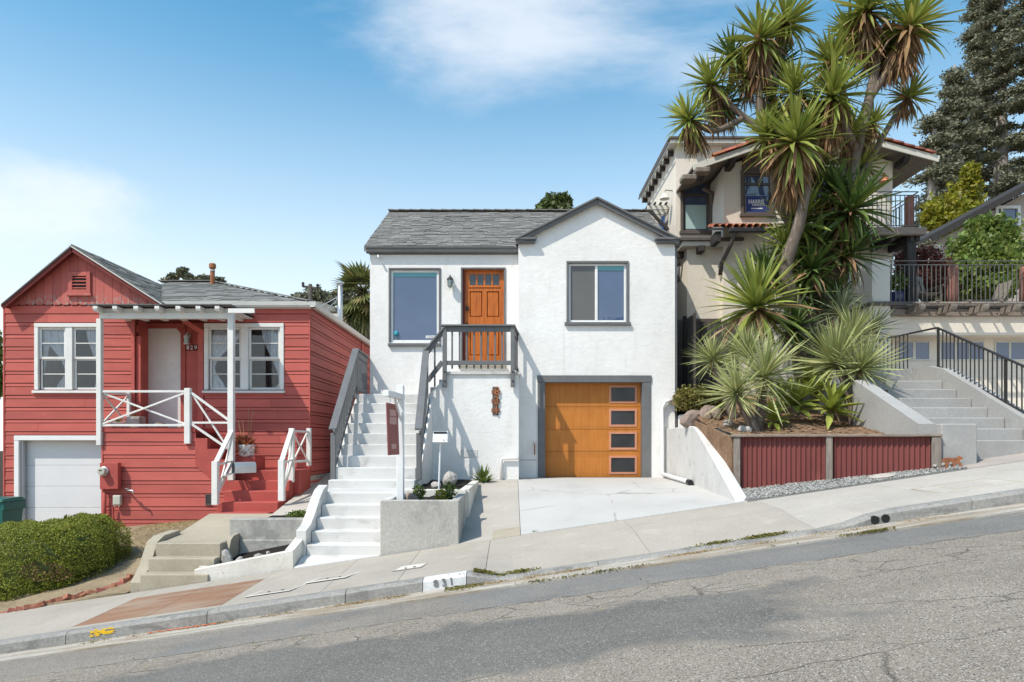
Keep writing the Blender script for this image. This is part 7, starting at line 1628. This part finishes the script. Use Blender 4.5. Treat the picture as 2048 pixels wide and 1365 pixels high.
# dry grass on the red house lawn
n = 5200; gx_ = rng.uniform(-7.1, -5.5, n); gy_ = rng.uniform(10.9, 13.6, n); z_ = np.array([ground_z(a, b) for a, b in zip(gx_, gy_)])
a_ = unit(n); a_[:, 2] = np.abs(a_[:, 2]) * .5 + .1; k = .018 + .03 * rng.random((n, 1)); s_ = np.cross(a_, unit(n)); s_ /= np.linalg.norm(s_, axis=1, keepdims=True) + 1e-9
o = leaf_soup('dry_grass', 'straw', np.stack([gx_, gy_, z_ + .015], 1), a_ * k, s_ * .003); o['kind'] = 'stuff'; o['label'] = 'dry straw-coloured grass between the hedge and the red house'; o['category'] = 'grass'
WB = blades('weed', .17, .018, (.1, .4), 'weed_leaf', 2); SC = blades('succ', .10, .016, (.0, .2), 'succulent', 2); ST = blades('straw', .2, .01, (.1, .5), 'straw', 2)
def tuft(name, label, cat, c, n, kinds, scale, seed, mat, spread=(5, 85), group=None, parts='leaves'):
    t = thing(name, label, cat, c, group); rosette(t, c, (0, 0, 1), n, kinds, spread, scale, 0, seed, name=parts, mat=mat, core=.02); return t
# planter and roadside plants
soilz = pz - .06
for i, (px, D, s_, lab) in enumerate(((838, 10.25, 1.0, 'leafy grey-green seedling close to the sign post'), (880, 10.1, .8, 'bright yellow-green herb in the grey concrete planter'), (898, 10.5, 1.1, 'upright grey-green seedling at the back rim of the planter'))):
    t = thing('potted_herb', lab, 'plant', (X(px, D), D, soilz)); c = Vector((X(px, D), D, soilz))
    mt = 'weed_leaf' if i != 1 else 'lime_leaf'; foliage('leaves', mt, [(c.x, c.y, c.z + .11 * s_, .10 * s_, .10 * s_, .13 * s_)], 260, .028 * s_, t); MB().tube([c - Vector((0, 0, .03)), c + Vector((.01, 0, .15 * s_))], .006, 5).build('stem', 'bark', t)
tag(link('rock', rock_mesh('rock', 'rock', 91, 2, .3), None, TRS((X(826, 10.2), 10.2, soilz + .03), (.4, .5, .6), (.13, .10, .08))), 'brown stone in the concrete planter behind the sign post', 'rock')
tag(link('rock', rock_mesh('rock', 'pale_rock', 92, 2, .4), None, TRS((X(898, 12.6), 12.6, p2z + .05), (.2, .4, .3), (.17, .14, .17))), 'pale upright stone beside the mailbox pole', 'rock')
tag(link('rock', rock_mesh('rock', 'pale_rock', 93, 2, .35), None, TRS((X(873, 12.2), 12.2, p2z - .01), (.2, .4, 1.3), (.12, .1, .06))), 'flat pale stone near the foot of the mailbox pole', 'rock')
tuft('sagebrush_weed', 'spiky green weed growing at the base of the porch block', 'plant', Vector((X(967, 14.0), 14.0, -.80)), 80, WB, 2.3, 5, 'weed_leaf', (3, 70))
for i, (px, py, D, s_) in enumerate(((1070, 1069, 9.62, .55),)): tuft('grass_tuft', 'small grass tuft at the lower corner of the driveway', 'grass', P(px, py, D), 26, WB, s_, 8, 'weed_leaf')
o = foliage('ground_cover', 'weed_leaf', [(X(600, 11), 11.0, Z(1038, 10.52) + .02, .20, .12, .06)], 700, .022, None); tag(o, 'small green ground cover in the soil strip behind the grey wall', 'plant')
for i, (px, py, D, s_) in enumerate(((455, 1118, 10.0, .13), (478, 1125, 9.95, .08), (525, 1120, 10.0, .12), (538, 1112, 10.15, .07))): tag(link('bed_stone', rock_mesh('bed_stone', 'pale_rock', 100 + i, 2, .4), None, TRS(P(px, py, D), (i, 1 + i, i * .4), (s_, s_ * .8, s_ * .7))), ['long grey-green slate stone in the cream walled bed', 'small broken stone beside the long slate stone', 'grey angular stone against the stained concrete wall', 'small tan stone on top of the cream walled bed'][i], 'rock')
# weeds along the gutter and dry litter
def strip(x0, x1, y, dy, n, mat, size, label, name='gutter_weed', h=.02):
    nc = max(3, int((x1 - x0) * 5)); cx_k = rng.uniform(x0, x1, nc); wk = rng.random(nc) ** 1.6 + .03; xs_ = np.clip(cx_k[rng.choice(nc, n, p=wk / wk.sum())] + .09 * rng.normal(size=n), x0 - .1, x1 + .1); ys_ = y + dy * rng.normal(size=n); zs_ = np.array([max(gz(a), walk_z(a, b) if b > 7.66 else gz(a) + (kerb_h(a) if b > 7.5 else .0)) for a, b in zip(xs_, ys_)]) + h * rng.random(n)
    a_ = unit(n); a_[:, 2] = np.abs(a_[:, 2]) * .6; k = size * (.5 + rng.random((n, 1))); s_ = np.cross(a_, unit(n)); s_ /= np.linalg.norm(s_, axis=1, keepdims=True) + 1e-9
    o = leaf_soup(name, mat, np.stack([xs_, ys_, zs_], 1), a_ * k, s_ * k * .5); o['kind'] = 'stuff'; o['label'] = label; o['category'] = 'weeds' if 'weed' in name else 'litter'
strip(-.32, .28, 7.66, .035, 900, 'moss_leaf', .018, 'mossy weeds at the start of the dropped kerb')
strip(1.75, 3.2, 7.64, .028, 1300, 'moss_leaf', .016, 'mossy weeds along the dropped kerb of the driveway')
strip(.0, 1.6, 7.14, .012, 420, 'moss_leaf', .012, 'thin weeds between gutter and asphalt below the driveway'); strip(2.75, 3.9, 7.14, .014, 420, 'moss_leaf', .014, 'thin weeds between gutter and asphalt below the drain outlets')
strip(-.62, -.42, 7.38, .05, 260, 'moss_leaf', .016, 'yellowing weeds at the end of the painted kerb number')
strip(-6.5, 7, 7.42, .04, 6500, 'litter', .008, 'dry leaf litter gathered in the gutter', 'gutter_litter', .006)
strip(-7, 2, 6.0, .22, 260, 'straw', .012, 'dry straw caught in the cracks of the old asphalt', 'crack_litter', .004)
strip(-5.2, 1.5, 5.75, .16, 90, 'moss_leaf', .016, 'small weeds sprouting from the asphalt cracks', 'crack_weed', .008)
# succulent pot by the red steps, pots on the porch
pt = thing('succulent_pot', 'white plastic pot of red pencil succulent at the end of the porch steps', 'potted plant', P(492, 895, 13.95)); c = P(493, 890, 13.95)
MB().lathe([(.13, -.24), (.155, -.20), (.175, -.02), (.185, 0), (.16, 0), (.15, -.05)], 16, c + Vector((0, 0, .24 - .24))).build('pot', 'white_pot', pt, True)
rosette(pt, c + Vector((0, 0, .0)), (-.1, -.1, 1), 260, SC, (2, 100), 2.5, 0, 3, name='stems', mat='succulent', core=.03); rosette(pt, c + Vector((-.12, 0, .05)), (-.3, 0, 1), 120, SC, (2, 100), 2.0, 0, 4, name='stems', mat='succulent', core=.03)
for dx, hh in ((-.17, .5), (-.08, .5), (.05, .75), (.13, .7)): MB().tube([c + Vector((dx * .4, 0, 0)), c + Vector((dx, 0, hh))], .005, 4).build('stalk', 'straw', pt)
bx('pot_stand', 'red_steps', rs, c.x - .3, c.x + .22, 13.82, 14.4, LZ + .001, c.z - .242, .01)
p2 = thing('porch_planter', 'grey box planter with a dry plant beside the red house door', 'potted plant', P(285, 853, 14.1)); bx('box', 'grey_concrete', p2, X(258, 14.1), X(284, 14.1), 14.0, 14.25, DK + .001, DK + .23, .01)
MB().sheet(lambda a, b: (a, b, DK + .2), lin(X(259, 14.1), X(283, 14.1), 3), [14.01, 14.24]).build('soil', 'dark_soil', p2); c = Vector((X(270, 14.1), 14.12, DK + .22)); rosette(p2, c, (0, 0, 1), 40, SC, (5, 80), 1.3, 0, 14, name='stems', mat='succulent', core=.02)
for dx in (-.1, -.03, .06): MB().tube([c, c + Vector((dx, 0, .25))], .004, 4).build('stalk', 'straw', p2)
p3 = thing('porch_pot', 'low white dish of succulents on the porch edge', 'potted plant', P(236, 855, 13.95)); MB().lathe([(.10, 0), (.15, .10), (.155, .11), (.12, .11), (.1, .06)], 14, (X(236, 13.95), 13.95, DK + .001)).build('pot', 'white_pot', p3, True); rosette(p3, Vector((X(236, 13.95), 13.95, DK + .10)), (0, 0, 1), 40, WB, (10, 80), .9, 0, 15, name='leaves', mat='weed_leaf', core=.02)
tag(link('porch_stone', rock_mesh('porch_stone', 'rock', 120, 2, .35), None, TRS((X(320, 13.85), 13.85, DK + .05), (0, .1, .3), (.13, .09, .055))), 'brown flat stone lying on the porch floor in front of the door', 'rock')

# ------------------------------------------------------------------ background: trees, palms, pole, houses
def tree(name, label, base, top, clumps, per, size, mat, tr=.2, trunkmat='grey_bark', group=None, limbs=True, **kw):
    base = Vector(base)
    if name in ('distant_tree', 'lime_tree', 'roof_tree'): base.z = ground_z(base.x, base.y) - .1
    t = thing(name, label, 'tree', base, group); b, tp = Vector(base), Vector(top); stem(t, [b, b.lerp(tp, .5) + Vector((.1, 0, 0)), tp], [tr, tr * .7, tr * .25], trunkmat, 8)
    if limbs:
        for i, c in enumerate(clumps[:14]):
            s0 = b.lerp(tp, .35 + .5 * (i % 5) / 5); MB().tube([s0, s0.lerp(Vector(c[:3]), .55) + Vector((0, 0, .1)), Vector(c[:3])], [tr * .35, tr * .2, tr * .06], 5).build('limb', trunkmat, t)
    foliage('crown', mat, clumps, per, size, t, **kw); return t
def cl(lst, D): return [(X(px, D + dd), D + dd, Z(py, D + dd), rx * D / F, rx * D / F * .9, rz * D / F) for px, py, rx, rz, dd in lst]
# tall conifers up the hill: layered sprays on bare trunks
def conifer(label, px, D, ybase, ytop, wid, seed, per=210):
    r_ = random.Random(seed); b, tp = P(px, ybase, D), P(px + r_.uniform(-8, 8), ytop, D); b0_ = Vector((b.x, b.y, ground_z(b.x, b.y) - .1)); t = thing('conifer', label, 'tree', b, 'tall conifers behind the tan house'); H = tp.z - b.z
    stem(t, [b0_, b, b.lerp(tp, .5) + Vector((r_.uniform(-.3, .3), 0, 0)), tp], [.6, .55, .36, .06], 'grey_bark', 9); cs_ = []; lim = MB()
    nl = int(H / .85)
    for i in range(nl):
        f = i / nl; z_ = b.z + H * (.10 + .9 * f); R_ = wid * D / F * (1.05 - .82 * f ** 1.5) * r_.uniform(.65, 1.12); c0 = b.lerp(tp, (z_ - b.z) / H)
        for k in range(4):
            a = r_.uniform(0, 6.283); q = r_.uniform(.45, 1.0); e = c0 + Vector((math.cos(a) * R_ * q, math.sin(a) * R_ * q, r_.uniform(-.5, .35) - .12 * R_)); lim.tube([c0, c0.lerp(e, .6) + Vector((0, 0, .15)), e], [.07, .045, .02], 4, False)
            w = r_.uniform(.42, .85); cs_.append((e.x, e.y, e.z + .1, w * 1.25, w * 1.1, w * .40)); m_ = c0.lerp(e, .62); cs_.append((m_.x, m_.y, m_.z + .12, w * .9, w * .9, w * .34))
    lim.build('limbs', 'grey_bark', t, kind='stuff'); foliage('crown', 'conifer_leaf', cs_, per, .10, t, elong=2.4, flat=.45, shell=.25); return t
conifer('tall conifer standing at the tree group edge above the tiled gable', 1915, 46, 600, 130, 58, 1); conifer('tallest conifer of the dark group behind the tan house', 1992, 48, 600, -120, 74, 2); conifer('tall broad conifer rising directly behind the beige house roof', 2078, 45, 560, -80, 80, 3)
conifer('shorter spreading conifer beside the balcony', 1875, 42, 600, 225, 50, 4); conifer('dense conifer between the taller trunks', 1952, 52, 620, -20, 58, 5)
tree('lime_tree', 'yellow-green tree in front of the dark conifers', P(1915, 560, 32), P(1920, 380, 32), cl([(1890, 420, 42, 30, 0), (1930, 390, 32, 34, .4), (1950, 430, 34, 24, 0), (1920, 445, 46, 22, -.4), (1940, 350, 14, 22, 0), (1870, 440, 26, 18, .3)], 32), 900, .13, 'lime_leaf', .14)
tree('bay_tree', 'rounded glossy green tree in front of the beige house window', P(1975, 640, 19.5), P(1975, 470, 19.5), cl([(1950, 500, 50, 38, 0), (1990, 470, 44, 36, .3), (1985, 530, 58, 36, -.3), (1930, 545, 34, 32, -.5), (2025, 520, 36, 40, 0), (1975, 575, 62, 24, -.5), (1965, 455, 26, 20, .2)], 19.5), 1500, .085, 'bright_leaf', .13)
tree('maple_tree', 'red-leaved Japanese maple on the terrace under the balcony', P(1845, 620, 18.6), P(1850, 510, 18.6), cl([(1850, 520, 34, 28, 0), (1875, 545, 30, 26, .3), (1812, 530, 24, 32, 0), (1840, 560, 38, 20, -.2), (1885, 575, 26, 16, 0)], 18.6), 900, .06, 'maple_leaf', .06, 'bark')
tree('dark_shrub', 'dark olive tree between the terrace and the beige house', P(1900, 630, 21), P(1900, 570, 21), cl([(1905, 560, 34, 34, 0), (1870, 590, 30, 18, 0), (1925, 590, 40, 24, .5)], 21), 800, .09, 'tree_leaf', .08)
tree('street_tree', 'leafy tree across the street, mirrored in the gable window', (7.6, -16, -.6), (7.6, -16, 6.5), [(7.4, -16, 7.4, 1.5, 1.4, 1.3), (8.6, -16, 7.0, 1.3, 1.3, 1.2), (6.2, -16, 6.7, 1.1, 1.2, 1.1), (7.6, -15.6, 5.6, 1.9, 1.5, 1.1)], 900, .2, 'tree_leaf', .2)
tree('roof_tree', 'dense dark green tree showing above the white house ridge', P(1108, 640, 34), P(1108, 420, 34), cl([(1108, 412, 26, 20, 0), (1092, 420, 18, 14, .3), (1126, 404, 14, 15, 0), (1112, 430, 34, 16, 0)], 34), 1300, .16, 'tree_leaf', .25)
for i, (lab, lst, D, mt) in enumerate((('wind-swept dark pine peeping over the red house ridge', [(345, 556, 9, 8, 0), (365, 546, 10, 9, 0), (378, 555, 8, 5, 0), (338, 562, 10, 5, 0)], 42, 'conifer_leaf'), ('dark treetop behind the rusty roof flue', [(412, 560, 22, 7, 0), (432, 562, 16, 6, 0)], 44, 'conifer_leaf'),
        ('dark spreading cypress behind the utility pole', [(605, 598, 22, 10, 0), (632, 590, 22, 12, 0), (655, 600, 22, 12, 0), (585, 604, 18, 6, 0)], 46, 'conifer_leaf'), ('dark tree rising behind the metal flue', [(690, 590, 16, 22, 0), (700, 565, 12, 20, 0), (675, 590, 10, 8, 0), (705, 610, 30, 18, 0)], 40, 'conifer_leaf'), ('leafy tree at the edge of the red house garage side', [(-20, 700, 24, 40, 0), (-12, 760, 22, 40, 0)], 20, 'bright_leaf'))):
    px0 = lst[0][0]; pyb = 760; tree('distant_tree', lab, P(px0, pyb, D), P(px0, lst[0][1] + 8, D), cl(lst, D), 700, .16 if D > 30 else .1, mt, .2, limbs=False)
# fan palm behind the red house roof
pm = thing('fan_palm', 'shaggy fan palm between the red and the white house', 'palm', P(728, 860, 23)); D = 23; stem(pm, [P(730, 870, D), P(728, 740, D), P(726, 590, D)], [.26, .24, .2], 'bark', 10)
r_ = random.Random(12); FR = MB()
for k in range(15): FR.add(blade(.85 - .25 * abs(k - 7) / 7, .07, .12, 3).v, blade(.85 - .25 * abs(k - 7) / 7, .07, .12, 3).f, Matrix.Rotation(math.radians((k - 7) * 11), 4, 'Z'))
frm_ = FR.mesh('frond', 'palm_leaf'); c = P(727, 585, D)
for k in range(46):
    a = k * 2.4; el = math.radians(70 - 135 * (k / 46)); d_ = Vector((math.cos(a) * math.cos(el), math.sin(a) * math.cos(el), math.sin(el))); L_ = r_.uniform(.35, .75); e = c + d_ * L_ - Vector((0, 0, .25 if k > 20 else 0))
    MB().tube([c, c + d_ * L_ * .6 + Vector((0, 0, .05)), e], [.02, .015, .012], 4).build('stalk', 'palm_leaf', pm); dd_ = (d_ + Vector((0, 0, -.35 - .5 * k / 46))).normalized(); link('frond', frm_, pm, Matrix.Translation(e) @ _rot_to(dd_).to_4x4() @ Matrix.Rotation(r_.uniform(-.4, .4), 4, 'Y'))
skirt(pm, c - Vector((0, 0, .3)), (0, 0, 1), 140, DL, 1.3, 77, 'palm_leaf', 1.4)
# board fence beside the red house
nf = thing('board_fence', 'dark weathered board fence running off beside the red house', 'fence', (-12.5, 15.4, -2.2))
for i in range(30): x_ = -11.15 - i * .15; bx('fence_board', 'fence_wood', nf, x_ - .14, x_, 15.4 + .02 * (i % 2), 15.43 + .02 * (i % 2), ground_z(x_, 15.4) - .1, ground_z(x_, 15.4) + 1.85 - .01 * (i % 3), .004)
for z_ in (-1.9, -.7): bx('rail', 'fence_wood', nf, -15.6, -11.15, 15.46, 15.5, z_, z_ + .09, .004)
# utility pole
up = thing('utility_pole', 'dark timber utility pole with crossarm far behind the red house', 'utility pole', P(621, 800, 40)); D = 40
MB().tube([Vector((P(621, 830, D).x, D, ground_z(P(621, 830, D).x, D) - .2)), P(620.5, 569, D)], [.17, .11], 8).build('pole', 'utility_wood', up, True); br('crossarm', 'utility_wood', up, P(605, 573, D), P(637, 577.5, D), .10, .12, .01)
for px in (606, 635): MB().lathe([(.07, 0), (.09, .06), (.06, .12), (.1, .16), (.05, .26)], 8, P(px, 573.5 + (px - 606) * .12, D)).build('insulator', 'charcoal', up)
for px in (612, 629): br('brace', 'utility_wood', up, P(px, 576, D), P(621, 583, D), .03, .04, .0)
# far houses in the gap
fh = thing('far_house', 'low tan house with a flat roof seen between the palm and the red roof', 'house', P(672, 720, 30)); D = 30
bx('wall', 'tan_stucco', fh, X(645, D), X(745, D), D, D + 5, Z(860, D), Z(640, D), 0); bx('roof', 'pale_pier', fh, X(640, D), X(750, D), D - .6, D + 5.2, Z(640, D), Z(633, D), .01); bx('window', 'window_glass', fh, X(672, D), X(690, D), D - .02, D - .001, Z(668, D), Z(650, D), 0)
fh2 = thing('far_roof_house', 'far house with a dark low roof beyond the utility pole', 'house', P(655, 760, 44)); D = 44
bx('wall', 'beige_siding', fh2, X(618, D), X(668, D), D, D + 6, Z(860, D), Z(626, D), 0); MB().prism([(X(612, D), Z(626, D)), (X(640, D), Z(606, D)), (X(674, D), Z(617, D)), (X(674, D), Z(626, D))], 'y', D - .5, D + 6).build('roof', 'old_shingle', fh2)
# beige house uphill
D = 25.0; bh = thing('beige_house', 'beige house with a dark sloping roof edge up the hill', 'house', P(1990, 640, D)); w_ = (X(1990, D), X(2040, D), Z(465, D), Z(412, D)); w2_ = (X(1868, D), X(1884, D), Z(512, D), Z(490, D))
xa, xb = X(1845, D), X(2300, D); za, zb_ = Z(486, D), Z(486 - .535 * 455, D); zl = Z(660, D)
mb = MB(); mb.wall(xa + .2, xb, zl, za - .2, D, D + .2, (w2_,)); mb.prism([(xa + .2, za - .2), (xb, za - .2), (xb, zb_ - .1), (xa + .2, za)], 'y', D, D + .2) if False else None
mb.prism([(xa + .2, za - .2), (w_[0], za - .2), (w_[0], za + (w_[0] - xa) * .535 - .2), (xa + .2, za - .1)], 'y', D, D + .2); mb.prism([(w_[0], za - .2), (w_[1], za - .2), (w_[1], w_[2]), (w_[0], w_[2])], 'y', D, D + .2); mb.prism([(w_[0], w_[3]), (w_[1], w_[3]), (w_[1], za + (w_[1] - xa) * .535 - .2), (w_[0], za + (w_[0] - xa) * .535 - .2)], 'y', D, D + .2); mb.prism([(w_[1], za - .2), (xb, za - .2), (xb, zb_ - .2), (w_[1], za + (w_[1] - xa) * .535 - .2)], 'y', D, D + .2)
mb.build('wall', 'beige_siding', bh); MB().prism([(xa, za), (xb, zb_), (xb, zb_ + .14), (xa, za + .14)], 'y', D - .5, D + 6).build('roof', 'dark_beam', bh); br('barge_board', 'dark_beam', bh, (xa, D - .52, za + .0), (xb, D - .52, zb_ + .0), .04, .22, .004)
for o_ in (w_, w2_):
    wi = frame(bh, o_, D - .04, .11, .12, 'white_paint', 'window'); bx('pane', 'window_glass', wi, o_[0] + .1, o_[1] - .1, D + .03, D + .04, o_[2] + .1, o_[3] - .1, 0)
bx('mullion', 'white_paint', bh, (w_[0] + w_[1]) / 2 - .25, (w_[0] + w_[1]) / 2 - .17, D - .03, D + .07, w_[2] + .1, w_[3] - .1, .004)
